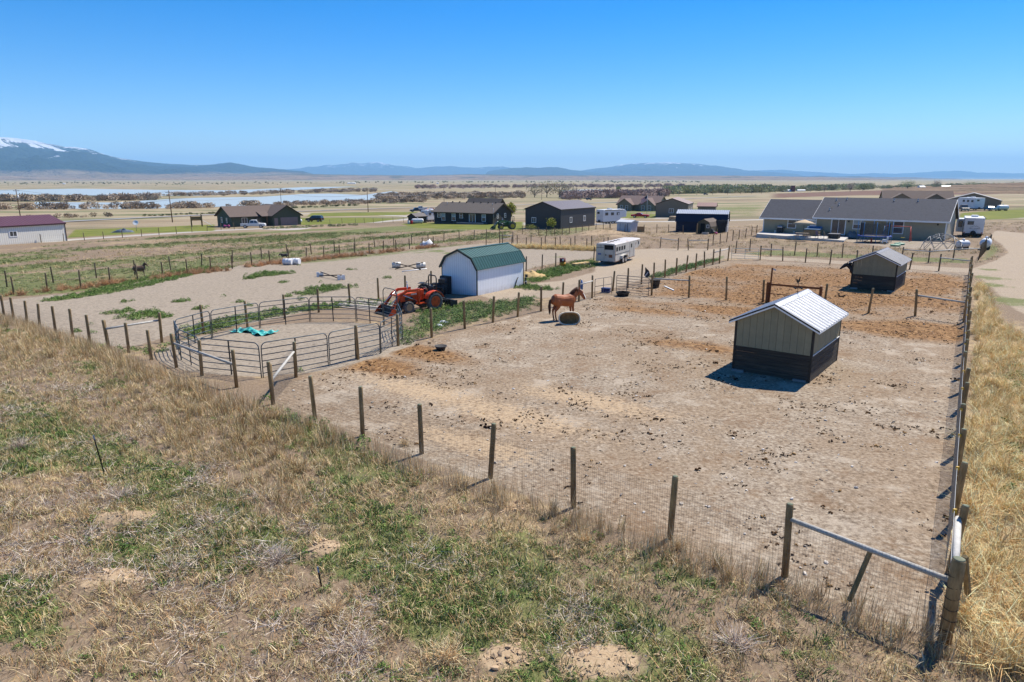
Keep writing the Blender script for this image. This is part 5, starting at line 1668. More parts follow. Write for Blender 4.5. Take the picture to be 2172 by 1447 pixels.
ROTX = Matrix.Rotation(-PI / 2, 4, 'X')
def wheel(parent, pos, r, w, rim_m, tyre_m=M_RUB, lugs=0, rim_r=0.6, side=1, name='wheel'):
    """Wheel turning about y: an Empty-free tyre mesh with the rim as its child."""
    mb = MB()
    h = w / 2
    mb.lathe([(r * rim_r, -h * 0.85), (r * 0.90, -h), (r * 0.985, -h * 0.72), (r, 0), (r * 0.985, h * 0.72), (r * 0.90, h), (r * rim_r, h * 0.85), (r * rim_r, -h * 0.85)], 24, ROTX)
    for k in range(lugs):
        for s in (-1, 1):
            a = 2 * PI * (k + (0.5 if s > 0 else 0)) / lugs
            da = 0.16
            p0 = Vector((math.cos(a) * r * 0.985, s * h * 0.05, math.sin(a) * r * 0.985))
            p1 = Vector((math.cos(a + da) * r * 0.975, s * h * 0.98, math.sin(a + da) * r * 0.975))
            mb.bar(p0, p1, r * 0.09, r * 0.11, up=(math.cos(a), 0, math.sin(a)))
    o = mb.build(name, tyre_m, parent, loc=pos)
    mb = MB()
    mb.lathe([(0.001, side * h * 0.25), (r * 0.16, side * h * 0.5), (r * 0.2, side * h * 0.3), (r * rim_r * 0.72, side * h * 0.12), (r * rim_r * 0.9, side * h * 0.55), (r * rim_r * 1.0, side * h * 0.9)], 20, ROTX)
    mb.lathe([(0.001, -side * h * 0.5), (r * rim_r, -side * h * 0.5)], 20, ROTX)
    mb.build('rim', rim_m, o)
    return o

def tractor(label, x, y, hdg, paint, rim, group=None, small=False):
    t = thing('tractor', label, 'tractor', on(x, y), ang(*hdg), group)
    wb, rr, rf = 1.68, 0.50, 0.33
    for s in (-1, 1):
        wheel(t, (0, s * 0.56, rr), rr, 0.32, rim, M_RUBG, 14, 0.62, s, 'rear_wheel')
        wheel(t, (wb, s * 0.48, rf), rf, 0.2, M_TANRIM if not small else rim, M_RUBG, 12, 0.6, s, 'front_wheel')
    mb = MB(); mb.box(-0.35, wb + 0.25, -0.17, 0.17, 0.36, 0.66); mb.box(wb - 0.06, wb + 0.06, -0.42, 0.42, 0.28, 0.38); mb.box(-0.06, 0.06, -0.42, 0.42, 0.42, 0.56); mb.build('chassis', M_DKMETAL, t, bevel=0.02)
    mb = MB(); mb.prism([(0.72, 0.66), (1.98, 0.62), (2.06, 0.80), (2.0, 1.0), (1.75, 1.07), (0.72, 1.13)], -0.24, 0.24); mb.build('hood', paint, t, bevel=0.04)
    mb = MB(); mb.box(2.045, 2.075, -0.2, 0.2, 0.62, 0.9); mb.build('grille', M_BLK, t)
    for s in (-1, 1):
        mb = MB(); mb.box(1.25, 1.75, s * 0.243 - 0.006, s * 0.243 + 0.006, 0.72, 0.86); mb.build('side_grille', M_BLK, t)
        mb = MB(); mb.box(0.85, 1.35, s * 0.246 - 0.006, s * 0.246 + 0.006, 0.95, 1.03); mb.build('decal', mk('white_decal', (0.6, 0.58, 0.55, 1), rough=0.5), t)
        mb = MB()                                   # fender arched over the rear wheel
        prof = [(rr * 1.22 * math.cos(a), rr + rr * 1.22 * math.sin(a)) for a in [R(20 + 14 * k) for k in range(11)]]
        prof += [(rr * 1.15 * math.cos(a), rr + rr * 1.15 * math.sin(a)) for a in reversed([R(20 + 14 * k) for k in range(11)])]
        mb.prism(prof, s * 0.34, s * 0.72)
        mb.build('fender', paint, t)
        mb = MB(); mb.box(0.5, 1.05, s * 0.20, s * 0.52, 0.42, 0.47); mb.build('step', paint, t)
    mb = MB(); mb.box(0.5, 0.74, -0.26, 0.26, 0.62, 1.2); mb.build('dash', paint, t, bevel=0.03)
    mb = MB(); mb.box(-0.18, 0.3, -0.25, 0.25, 0.78, 0.9); mb.box(-0.24, -0.14, -0.24, 0.24, 0.86, 1.28); mb.build('seat', M_BLK, t, bevel=0.04)
    mb = MB(); mb.lathe([(0.17, -0.012), (0.19, 0.0), (0.17, 0.012), (0.165, 0.0), (0.17, -0.012)], 18, Matrix.Translation((0.5, 0, 1.28)) @ Matrix.Rotation(-0.7, 4, 'Y')); mb.cyl((0.6, 0, 1.15), (0.5, 0, 1.28), 0.02, n=6); mb.build('steering_wheel', M_BLK, t)
    mb = MB(); mb.tube([(-0.3, -0.38, 0.7), (-0.3, -0.38, 1.75), (-0.3, -0.30, 1.88), (-0.3, 0.30, 1.88), (-0.3, 0.38, 1.75), (-0.3, 0.38, 0.7)], 0.036, 8); mb.build('roll_bar', M_DKMETAL, t)
    mb = MB(); mb.cyl((1.35, -0.1, 1.05), (1.35, -0.1, 1.55), 0.035, n=8); mb.cyl((1.35, -0.1, 1.55), (1.37, -0.1, 1.68), 0.03, n=8); mb.build('exhaust', M_CHROME, t)
    for s in (-1, 1):                               # front loader
        mb = MB(); mb.bar((0.95, s * 0.42, 0.45), (1.0, s * 0.42, 1.2), 0.08, 0.16); mb.build('loader_tower', paint, t)
        arm = MB()
        for a, b in (((0.92, 1.22), (1.75, 1.24)), ((1.75, 1.24), (2.15, 1.05)), ((2.15, 1.05), (2.75, 0.30))):
            arm.bar((a[0], s * 0.43, a[1]), (b[0], s * 0.43, b[1]), 0.08, 0.15)
        arm.build('loader_arm', paint, t)
        mb = MB(); mb.cyl((1.05, s * 0.43, 0.62), (1.95, s * 0.43, 1.02), 0.03, n=8); mb.cyl((2.0, s * 0.36, 1.15), (2.72, s * 0.36, 0.62), 0.028, n=8); mb.build('hydraulic_ram', M_CHROME, t)
    mb = MB(); mb.cyl((2.2, -0.43, 1.0), (2.2, 0.43, 1.0), 0.045, n=8); mb.build('cross_tube', paint, t)
    mb = MB(); mb.prism([(2.68, 0.08), (3.15, 0.05), (3.18, 0.08), (2.76, 0.13), (2.70, 0.5), (2.64, 0.5)], -0.72, 0.72); mb.build('bucket', M_BLK, t)
    for s in (-1, 1):
        mb = MB(); mb.prism([(2.66, 0.07), (3.15, 0.07), (2.9, 0.36), (2.68, 0.5)], s * 0.72 - 0.012, s * 0.72 + 0.012); mb.build('bucket_cheek', paint, t)
    mb = MB(); mb.box(2.56, 2.64, -0.55, 0.55, 0.14, 0.42); mb.build('quick_hitch', paint, t)
    return t
TX, TY = -5.35, 43.2
THD = Vector((-0.74, -0.67)).normalized()
tractor('orange compact tractor with front loader parked outside round pen', TX, TY, THD, M_ORANGE, M_ORANGE).scale = (1.12, 1.12, 1.12)
GTR = Vector(G(1085, 486))
M_JG = mk('green_paint', lin(44, 92, 40), lin(52, 104, 48), scale=3, rough=0.5)
M_JY = mk('yellow_rim', lin(222, 196, 60), rough=0.5)
tg = tractor('green tractor with yellow wheels parked on lawn by charcoal shop', GTR.x, GTR.y, (-0.97, -0.25), M_JG, M_JY, small=True)
tg.scale = (1.35, 1.35, 1.35)
# box blade behind the orange tractor
bb = Vector((TX, TY)) - THD * 1.35
BBX = thing('box_blade', 'dark box blade implement on grass behind orange tractor', 'implement', on(bb.x, bb.y), ang(*THD))
mb = MB(); mb.box(-0.4, -0.34, -0.72, 0.72, 0.05, 0.42); mb.build('blade', M_DKMETAL, BBX)
for s in (-1, 1):
    mb = MB(); mb.box(-0.4, 0.15, s * 0.72 - 0.02, s * 0.72 + 0.02, 0.03, 0.45); mb.build('side_plate', M_DKMETAL, BBX)
for k in range(5):
    mb = MB(); mb.bar((0.0, -0.55 + k * 0.275, 0.5), (0.06, -0.55 + k * 0.275, 0.02), 0.03, 0.06); mb.build('shank', M_DKMETAL, BBX)
mb = MB(); mb.bar((0.0, -0.72, 0.46), (0.0, 0.72, 0.46), 0.1, 0.1); mb.bar((-0.1, 0.0, 0.45), (0.28, 0, 0.85), 0.05, 0.05); mb.bar((0.0, -0.4, 0.45), (0.6, -0.3, 0.5), 0.05, 0.05); mb.bar((0.0, 0.4, 0.45), (0.6, 0.3, 0.5), 0.05, 0.05); mb.build('hitch_frame', M_DKMETAL, BBX)

# black quad bike and a black panel by the barn's gable
qx, qy = G(918, 628)
QB = thing('quad_bike', 'black quad bike parked between orange tractor and barn', 'quad bike', on(qx, qy), ang(-0.9, 0.2))
for sx_ in (-0.62, 0.62):
    for s in (-1, 1):
        wheel(QB, (sx_, s * 0.45, 0.30), 0.30, 0.24, M_RIM, M_RUB, 10, 0.5, s)
mb = MB(); mb.prism([(-0.95, 0.62), (-0.8, 0.86), (-0.25, 0.80), (0.0, 0.72), (0.35, 0.9), (0.85, 0.86), (1.0, 0.62), (0.4, 0.45), (-0.4, 0.45)], -0.3, 0.3); mb.build('body', M_BLK, QB, bevel=0.05)
for sx_ in (-0.62, 0.62):
    for s in (-1, 1):
        mb = MB(); mb.prism([(sx_ - 0.36, 0.58), (sx_ - 0.25, 0.74), (sx_ + 0.25, 0.74), (sx_ + 0.36, 0.58), (sx_ + 0.22, 0.68), (sx_ - 0.22, 0.68)], s * 0.28, s * 0.6); mb.build('mudguard', M_BLK, QB)
mb = MB(); mb.box(-0.75, 0.02, -0.2, 0.2, 0.82, 0.96); mb.build('seat', M_BLK, QB, bevel=0.05)
mb = MB(); mb.tube([(0.25, -0.4, 1.12), (0.4, -0.15, 1.1), (0.4, 0.15, 1.1), (0.25, 0.4, 1.12)], 0.02, 6); mb.cyl((0.55, 0, 0.8), (0.4, 0, 1.1), 0.03, n=6); mb.build('handlebar', M_DKMETAL, QB)
mb = MB(); mb.box(-1.0, -0.6, -0.35, 0.35, 0.98, 1.02); mb.box(-1.0, -0.55, -0.38, 0.38, 1.02, 1.3); mb.build('cargo_box', M_BLK, QB, bevel=0.03)
mb = MB(); mb.box(0.62, 1.0, -0.35, 0.35, 0.92, 0.95); mb.build('rack', M_DKMETAL, QB)
kx, ky = G(948, 622)
CB = thing('storage_cabinet', 'upright black plastic cabinet against white barn gable', 'cabinet', on(kx, ky, -0.02), ang(0.80, -0.60))
mb = MB(); mb.box(-0.42, 0.42, -0.3, 0.3, 0.0, 1.32); mb.build('body', M_BLK, CB, bevel=0.04)
for k in range(2):
    mb = MB(); mb.box(-0.40 + 0.41 * k, -0.01 + 0.41 * k, -0.325, -0.30, 0.06, 1.26); dd = mb.build('door', M_BLK, CB, bevel=0.01)
    mb = MB(); mb.box(-0.06 + 0.08 * k, -0.03 + 0.08 * k, -0.345, -0.325, 0.6, 0.75); mb.build('handle', M_DKMETAL, dd)

# ---------------------------------------------------------------- stock trailer
M_TRW = mk('old_white_paint', lin(196, 190, 180), lin(218, 213, 204), scale=1.6, rough=0.6, c3=lin(150, 112, 84), c3scale=1.3, c3amt=(0.60, 0.74))
M_TRROOF = mk('dirty_white_roof', lin(214, 206, 200), lin(232, 226, 220), scale=1.2, rough=0.5, c3=lin(176, 140, 118), c3scale=0.8, c3amt=(0.55, 0.75))
M_RUST = mk('rust_stain', lin(112, 70, 44), lin(150, 104, 72), scale=8, rough=0.9)
M_DARKOPEN = mk('dark_opening', (0.01, 0.01, 0.011, 1), rough=0.9)
TRR = Vector((10.2, 67.66))
TRA = Vector((0.47, 0.883)).normalized()        # forward (away from camera)
TRB = Vector((0.883, -0.47))                    # trailer's right
TL, TW_, TB, TT = 6.2, 2.0, 0.38, 2.02
o_ = TRR - TRB * TW_
TRL = thing('horse_trailer', 'rust-stained white gooseneck horse trailer parked on dirt track', 'trailer', (o_.x, o_.y, terr(*TRR) - 0.02), ang(TRB.x, TRB.y))
# local: x right, y forward
mb = MB(); mb.box(TW_ - 0.05, TW_, 0.0, TL, TB, TT); rw = mb.build('side_wall', M_TRW, TRL)
mb = MB(); mb.box(0, 0.05, 0.0, TL, TB, TT); mb.build('side_wall', M_TRW, TRL)
mb = MB(); mb.box(0.05, TW_ - 0.05, TL - 0.05, TL, TB, TT - 0.6); mb.build('front_wall', M_TRW, TRL)
mb = MB(); mb.box(0.05, TW_ - 0.05, 0.0, TL, TB - 0.02, TB + 0.06); mb.build('floor', M_RUST, TRL)
mb = MB(); mb.prism([(0.0, TT), (0.12, TT + 0.1), (TW_ / 2, TT + 0.14), (TW_ - 0.12, TT + 0.1), (TW_, TT), (TW_, TT - 0.03), (0, TT - 0.03)], -0.03, TL + 1.75); rfo = mb.build('roof', M_TRROOF, TRL)
for k in range(4):
    mb = MB(); mb.box(0.75, 1.05, 1.0 + 0.95 * k, 1.25 + 0.95 * k, TT + 0.12, TT + 0.19); mb.build('roof_vent', M_DKMETAL, rfo)
# gooseneck nose
for x0, x1 in ((TW_ - 0.05, TW_), (0, 0.05)):
    mb = MB(); mb.prism([(TL, TB + 0.82), (TL + 0.9, TT - 0.85), (TL + 1.7, TT - 0.55), (TL + 1.72, TT), (TL, TT)], x0, x1, 'x'); mb.build('nose_side', M_TRW, TRL)
mb = MB(); mb.box(0.05, TW_ - 0.05, TL + 1.66, TL + 1.71, TT - 0.55, TT); mb.build('nose_front', M_TRW, TRL)
mb = MB(); mb.prism([(TL, TB + 0.82), (TL + 0.9, TT - 0.85), (TL + 1.7, TT - 0.55), (TL + 1.7, TT - 0.5), (TL + 0.9, TT - 0.8), (TL, TB + 0.87)], 0.05, TW_ - 0.05, 'x'); mb.build('nose_floor', M_TRW, TRL)
mb = MB(); mb.cyl((TW_ / 2, TL + 1.3, 0.75), (TW_ / 2, TL + 1.3, TT - 0.6), 0.06, n=8); mb.build('coupler', M_DKMETAL, TRL)
mb = MB(); mb.cyl((TW_ / 2 + .3, TL + 0.45, 0.0), (TW_ / 2 + .3, TL + 0.45, TT - 0.9), 0.05, n=8); mb.build('landing_jack', M_DKMETAL, TRL)
# rear doors: left narrow leaf, right leaf with open top
mb = MB(); mb.box(0.03, 0.86, -0.035, 0.0, TB, TT - 0.02); dl_ = mb.build('rear_door', M_TRW, TRL)
mb = MB(); mb.box(0.06, 0.83, -0.05, -0.035, TT - 0.32, TT - 0.28); mb.build('hinge_bar', M_DKMETAL, dl_)
mb = MB(); mb.box(0.88, 1.80, -0.035, 0.0, TB, TT - 0.50); dr2 = mb.build('rear_door', M_TRW, TRL)
mb = MB(); mb.box(1.35, 1.72, -0.041, -0.035, 0.75, 1.05); mb.build('rust_patch', M_RUST, dr2)
mb = MB(); mb.box(0.98, 1.10, -0.075, -0.035, 0.95, 1.05); mb.build('latch', M_DKMETAL, dr2)
mb = MB(); mb.box(0.88, 1.82, 0.02, 0.05, TT - 0.48, TT - 0.05); mb.build('rear_opening', M_DARKOPEN, TRL)
mb = MB(); mb.box(1.83, TW_, -0.035, 0.0, TB - 0.04, TT); mb.build('corner_post', M_TRW, TRL)
mb = MB(); mb.box(TW_, TW_ + 0.03, -0.02, 0.03, TB, TT); mb.build('rust_seam', M_RUST, TRL)
for k in range(5):
    yy = 0.55 + k * 0.75 if k < 4 else 5.05
    hw = 0.24 if k < 4 else 0.18
    mb = MB(); mb.box(TW_ - 0.01, TW_ + 0.012, yy - hw, yy + hw, TT - 0.66, TT - 0.26); mb.build('window', M_DARKOPEN, TRL, bevel=0.0)
mb = MB(); mb.box(TW_, TW_ + 0.012, TL + 1.0, TL + 1.3, TT - 0.5, TT - 0.2); mb.build('window', M_DARKOPEN, TRL)
for yy in (4.45, 5.75):
    mb = MB(); mb.box(TW_, TW_ + 0.008, yy, yy + 0.03, TB + 0.05, TT - 0.06); mb.build('door_seam', M_DKMETAL, TRL)
mb = MB(); mb.box(TW_, TW_ + 0.02, 0.1, 4.4, 1.05, 1.085); mb.build('rub_rail', M_DKMETAL, TRL)
mb = MB(); mb.box(TW_, TW_ + 0.01, 4.0, 4.2, 0.5, 0.75); mb.build('white_sticker', M_WHITE, TRL)
mb = MB(); mb.box(0.2, 0.55, -0.042, -0.036, 1.0, 1.16); mb.build('blue_decal', mk('faded_blue', lin(100, 116, 176), rough=0.6), dl_)
mb = MB(); mb.prism([(1.35, 0.55), (1.5, 0.82), (2.0, 0.9), (2.85, 0.9), (3.3, 0.82), (3.45, 0.55), (3.3, 0.6), (2.85, 0.84), (2.0, 0.84), (1.5, 0.6)], TW_, TW_ + 0.28, 'x'); mb.build('mudguard', M_TRW, TRL)
for yy in (1.98, 2.82):
    for s, xx in ((1, TW_ + 0.1), (-1, -0.1)):
        p = wheel(TRL, (xx, yy, 0.36), 0.36, 0.22, M_RIM, M_RUB, 0, 0.62, -s)
        p.rotation_euler = (0, 0, PI / 2)
mb = MB(); mb.box(TW_ - 0.03, TW_ + 0.02, 0.0, TL, TB - 0.06, TB); mb.build('sill', M_RUST, TRL)

# ---------------------------------------------------------------- cars
M_TAIL = mk('tail_lamp_red', (0.35, 0.02, 0.015, 1), rough=0.3)
M_HEAD = mk('head_lamp', (0.6, 0.6, 0.58, 1), rough=0.2)
def car(label, kind, paint, x, y, hdg, cat, group=None, scale=1.0):
    nm = {'pickup': 'pickup_truck', 'suv': 'sport_utility_vehicle', 'coupe': 'coupe_car'}[kind]
    t = thing(nm, label, cat, on(x, y), ang(*hdg), group)
    t.scale = (scale,) * 3
    W = 0.95
    if kind == 'pickup':
        body = [(-2.75, 0.5), (-2.75, 1.08), (-0.75, 1.10), (1.2, 1.12), (2.55, 1.02), (2.75, 0.85), (2.75, 0.45)]
        cab = [(-0.75, 1.08), (-0.62, 1.78), (-0.4, 1.86), (0.75, 1.84), (1.35, 1.12)]
        axles, wr = (-1.75, 1.75), 0.39
    elif kind == 'suv':
        body = [(-2.35, 0.45), (-2.38, 1.05), (1.1, 1.1), (2.2, 0.98), (2.4, 0.8), (2.4, 0.4)]
        cab = [(-2.32, 1.04), (-2.15, 1.62), (-1.9, 1.76), (0.45, 1.74), (1.25, 1.1)]
        axles, wr = (-1.42, 1.45), 0.38
    else:
        body = [(-2.4, 0.38), (-2.45, 0.86), (-1.3, 0.95), (0.9, 0.92), (2.25, 0.84), (2.4, 0.65), (2.4, 0.3)]
        cab = [(-1.5, 0.92), (-0.75, 1.30), (0.0, 1.33), (0.75, 0.92)]
        axles, wr = (-1.45, 1.45), 0.33
    mb = MB(); mb.prism(body, -W, W); bo = mb.build('body', paint, t, bevel=0.06)
    mb = MB()
    n = len(cab)
    vs, ins = [], 0.16
    zmin, zmax = min(p[1] for p in cab), max(p[1] for p in cab)
    for s in (-1, 1):
        for a, b in cab:
            k = (b - zmin) / (zmax - zmin)
            vs.append((a, s * (W - 0.06 - ins * k), b))
    mb.add(vs, [tuple(range(n)), tuple(range(2 * n - 1, n - 1, -1))] + [(i, i + n, (i + 1) % n + n, (i + 1) % n) for i in range(n)])
    mb.build('cab', paint, t, bevel=0.03)
    zc0, zc1 = zmin + 0.1 * (zmax - zmin) + 0.03, zmax - 0.10
    def xs(z, front):
        pts = cab
        if front: a, b = pts[-2], pts[-1]
        else: a, b = pts[0], pts[1]
        k = (z - a[1]) / (b[1] - a[1] + 1e-9)
        return a[0] + (b[0] - a[0]) * max(0, min(1, k))
    for s in (-1, 1):
        f0, f1, b0, b1 = xs(zc0, True), xs(zc1, True), xs(zc0, False), xs(zc1, False)
        off = lambda z: s * (W - 0.06 - ins * (z - zmin) / (zmax - zmin) + 0.008)
        mid = (f0 + b0) / 2
        for a0, a1, c0, c1 in ((b0 + 0.12, b1 + 0.12, mid - 0.05, mid - 0.05), (mid + 0.05, mid + 0.05, f0 - 0.12, f1 - 0.12)):
            mb = MB(); mb.add([(a0, off(zc0), zc0), (c0, off(zc0), zc0), (c1, off(zc1), zc1), (a1, off(zc1), zc1)], [(0, 1, 2, 3)]); mb.build('side_window', M_GLASS, t)
    for fr_, nm2 in ((True, 'windscreen'), (False, 'rear_window')):
        e = 0.012 if fr_ else -0.012
        yw0, yw1 = W - 0.12 - ins * 0.12, W - 0.14 - ins * 0.9
        x0, x1 = xs(zc0, fr_), xs(zc1, fr_)
        mb = MB(); mb.add([(x0 + e, -yw0, zc0), (x0 + e, yw0, zc0), (x1 + e, yw1, zc1), (x1 + e, -yw1, zc1)], [(0, 1, 2, 3)]); mb.build(nm2, M_GLASS, t)
    for ax in axles:
        for s in (-1, 1):
            wheel(t, (ax, s * (W - 0.08), wr), wr, 0.24, M_RIM, M_RUB, 0, 0.62, s)
    xf, xr = max(p[0] for p in body), min(p[0] for p in body)
    for s in (-1, 1):
        mb = MB(); mb.box(xf - 0.04, xf + 0.02, s * 0.68 - 0.16, s * 0.68 + 0.16, 0.68, 0.84); mb.build('headlight', M_HEAD, t)
        mb = MB(); mb.box(xr - 0.02, xr + 0.04, s * 0.78 - 0.1, s * 0.78 + 0.1, 0.7, 0.98 if kind != 'coupe' else 0.8); mb.build('tail_light', M_TAIL, t)
    mb = MB(); mb.box(xf - 0.05, xf + 0.06, -0.9, 0.9, 0.36, 0.52); mb.build('bumper', M_CHROME, t)
    mb = MB(); mb.box(xr - 0.06, xr + 0.05, -0.9, 0.9, 0.38, 0.54); mb.build('bumper', M_CHROME, t)
    if kind == 'pickup':
        mb = MB(); mb.box(-2.65, -0.85, -0.78, 0.78, 1.085, 1.105); mb.build('bed', M_DKMETAL, t)
    return t
M_CWHITE = mk('white_car_paint', (0.66, 0.66, 0.65, 1), (0.6, 0.6, 0.59, 1), rough=0.3)
M_CBLACK = mk('black_car_paint', (0.012, 0.012, 0.014, 1), rough=0.25, spec=0.6)
M_CRED = mk('red_car_paint', lin(206, 34, 40), rough=0.3)
M_CBLUE = mk('dark_blue_paint', lin(30, 44, 74), rough=0.3)
M_CGREY = mk('grey_car_paint', lin(70, 74, 78), rough=0.35)
car('white crew-cab pickup beside dark green house', 'pickup', M_CWHITE, *G(538, 483.5), (0.98, 0.2), 'pickup truck')
car('black sport utility vehicle on lawn beyond pasture', 'suv', M_CBLACK, *G(668, 470.5), (-0.98, 0.2), 'car')
car('red coupe parked on gravel lot by tan shop', 'coupe', M_CRED, *G(1358, 462), (0.9, -0.3), 'car')
car('dark car driving on highway across the dry flats', 'suv', M_CBLACK, *G(1249, 424.5), (0.98, 0.1), 'car')
car('white pickup parked behind dark ranch house, beside road', 'pickup', M_CWHITE, *G(893, 446), (-0.95, -0.3), 'pickup truck')
car('dark blue pickup parked in front of white one behind dark ranch house', 'pickup', M_CBLUE, *G(884, 450), (-0.95, -0.3), 'pickup truck')
car('red car parked at corner of dark ranch house', 'coupe', M_CRED, *G(914, 448), (-0.95, -0.3), 'car')
car('grey pickup parked in front of wide tan shop', 'pickup', M_CGREY, *G(2043, 448), (-0.35, -0.94), 'pickup truck')
car('covered teal car parked beside large camper at tan shop', 'coupe', mk('teal_cover', lin(50, 110, 140), lin(70, 130, 158), scale=3, rough=0.8), *G(2100, 447), (-0.2, -0.98), 'car')
car('black car on far field edge', 'suv', M_CBLACK, *G(1497, 413.5), (0.98, 0.1), 'car')

# ---------------------------------------------------------------- campers
M_FIB = mk('white_fibreglass', (0.68, 0.69, 0.70, 1), (0.62, 0.63, 0.64, 1), scale=1.5, rough=0.4)
def camper(label, x, y, hdg, L=6.5, W=2.4, H=2.75, slide=False, text=False, group=None, fifth=False):
    """Local x to the trailer's right as seen from behind, y forward; origin at its rear left corner."""
    t = thing('travel_trailer', label, 'camper', on(x, y), ang(*hdg), group)
    z0 = 0.55
    mb = MB(); mb.prism([(0, z0), (L - 0.3, z0), (L, z0 + 0.6), (L - 0.1, H - 0.35), (L - 0.55, H), (0, H)] if not fifth else [(0, z0), (L - 1.8, z0), (L - 1.8, 1.3), (L, 1.5), (L, H - 0.5), (L - 0.6, H), (0, H)], 0, W, 'x')
    mb.build('body', M_FIB, t, bevel=0.08)
    mb = MB(); mb.box(0.1, W - 0.1, 0.1, L - 1.0, 0.3, z0); mb.build('chassis', M_DKMETAL, t)
    for yy in (L * 0.42, L * 0.42 + 0.85):
        for xx, s in ((0.1, -1), (W - 0.1, 1)):
            w = wheel(t, (xx, yy, 0.34), 0.34, 0.22, M_RIM, M_RUB, 0, 0.6, -s)
            w.rotation_euler = (0, 0, PI / 2)
    window(t, (W * 0.32, 0, H - 0.72), FRONT, 0.62, 0.36, split='', frame=M_BLK, fw=0.05)
    for k in range(3):
        window(t, (W, 1.0 + k * 1.7, H - 0.95), RIGHTF, 0.7, 0.5, split='', frame=M_BLK, fw=0.05)
        window(t, (0, 1.0 + k * 1.7, H - 0.95), LEFTF, 0.7, 0.5, split='', frame=M_BLK, fw=0.05)
    mb = MB(); mb.box(W, W + 0.03, L * 0.62, L * 0.62 + 0.7, z0 + 0.1, z0 + 1.85); mb.build('door', M_FIB, t)
    mb = MB(); mb.cyl((W + 0.06, 0.5, H - 0.1), (W + 0.06, L - 1.2, H - 0.1), 0.07, n=8); mb.build('awning', M_BLK, t)
    mb = MB(); mb.box(W * 0.33, W * 0.67, L * 0.35, L * 0.35 + 0.9, H, H + 0.28); mb.build('air_conditioner', M_FIB, t, bevel=0.06)
    mb = MB(); mb.box(W * 0.55, W * 0.75, L * 0.75, L * 0.75 + 0.4, H, H + 0.14); mb.build('roof_hatch', M_FIB, t, bevel=0.03)
    mb = MB(); mb.lathe([(0.001, 0.1), (0.15, 0.11), (0.32, 0.1), (0.34, 0.0), (0.001, 0.0)], 18, Matrix.Translation((W / 2, -0.12, 0.62)) @ Matrix.Rotation(PI / 2, 4, 'X')); mb.build('spare_wheel', M_RUB, t)
    mb = MB(); mb.box(0.0, W, -0.06, 0.0, 0.42, 0.54); mb.build('bumper', M_BLK, t)
    for s in (0.16, W - 0.16):
        mb = MB(); mb.box(s - 0.1, s + 0.1, -0.025, 0.0, z0 + 0.08, z0 + 0.18); mb.build('tail_light', M_TAIL, t)
    for s in (0.2, W / 2, W - 0.2):
        mb = MB(); mb.box(s - 0.05, s + 0.05, -0.02, 0.0, H - 0.16, H - 0.11); mb.build('marker_lamp', M_TAIL, t)
    if slide:
        mb = MB(); mb.box(-0.9, 0.0, 1.6, 4.6, z0 + 0.1, H - 0.25); sl_ = mb.build('slide_out', M_FIB, t, bevel=0.04)
        window(t, (-0.42, 1.6, H - 0.95), FRONT, 0.4, 0.8, split='', frame=M_BLK, fw=0.05, name='slide_window')
    if text:
        M_PRN = mk('dark_print', (0.05, 0.05, 0.06, 1), rough=0.5)
        mb = MB()
        mb.tube([(0.75, -0.012, H - 1.32), (1.05, -0.012, H - 1.22), (1.22, -0.012, H - 1.10), (1.36, -0.012, H - 1.2), (1.52, -0.012, H - 1.14), (1.72, -0.012, H - 1.26), (1.95, -0.012, H - 1.32)], 0.018, 4)
        mb.build('mountain_emblem', M_PRN, t)
        for s_, z_, sz in (('EAST TO WEST', H - 1.56, 0.19), ('DELLA TERRA', H - 1.72, 0.1)):
            fc = bpy.data.curves.new('lettering', 'FONT')
            fc.body = s_
            fc.size = sz
            fc.align_x = 'CENTER'
            fc.extrude = 0.004
            fc.materials.append(M_PRN)
            fo = bpy.data.objects.new('lettering', fc)
            dg = bpy.context.evaluated_depsgraph_get()
            C.objects.link(fo)
            me = bpy.data.meshes.new_from_object(fo.evaluated_get(bpy.context.evaluated_depsgraph_get()))
            C.objects.unlink(fo)
            bpy.data.objects.remove(fo)
            lo = bpy.data.objects.new('lettering', me)
            C.objects.link(lo)
            lo.parent = t
            lo.location = (W / 2 + 0.15, -0.01, z_)
            lo.rotation_euler = (PI / 2, 0, 0)
    return t
cx_, cy_ = G(2041, 503)
camper('white travel trailer with slide-out and dark mountain logo on its back, beside grey house', cx_, cy_, (0.85, -0.527), slide=True, text=True)
cx_, cy_ = G(1264, 475)
camper('white fifth-wheel camper parked behind corner of charcoal shop', cx_, cy_, (0.55, -0.83), L=7, H=3.2, fifth=True)
cx_, cy_ = G(893, 471)
camper('white camper parked between dark ranch house and small black shed', cx_, cy_, (0.8, -0.6), L=6, H=3.1, fifth=True)
cx_, cy_ = G(2065, 446.5)
camper('large white camper with blue front parked in front of wide tan shop', cx_, cy_, (0.99, 0.1), L=7, H=3.6, W=3.2)

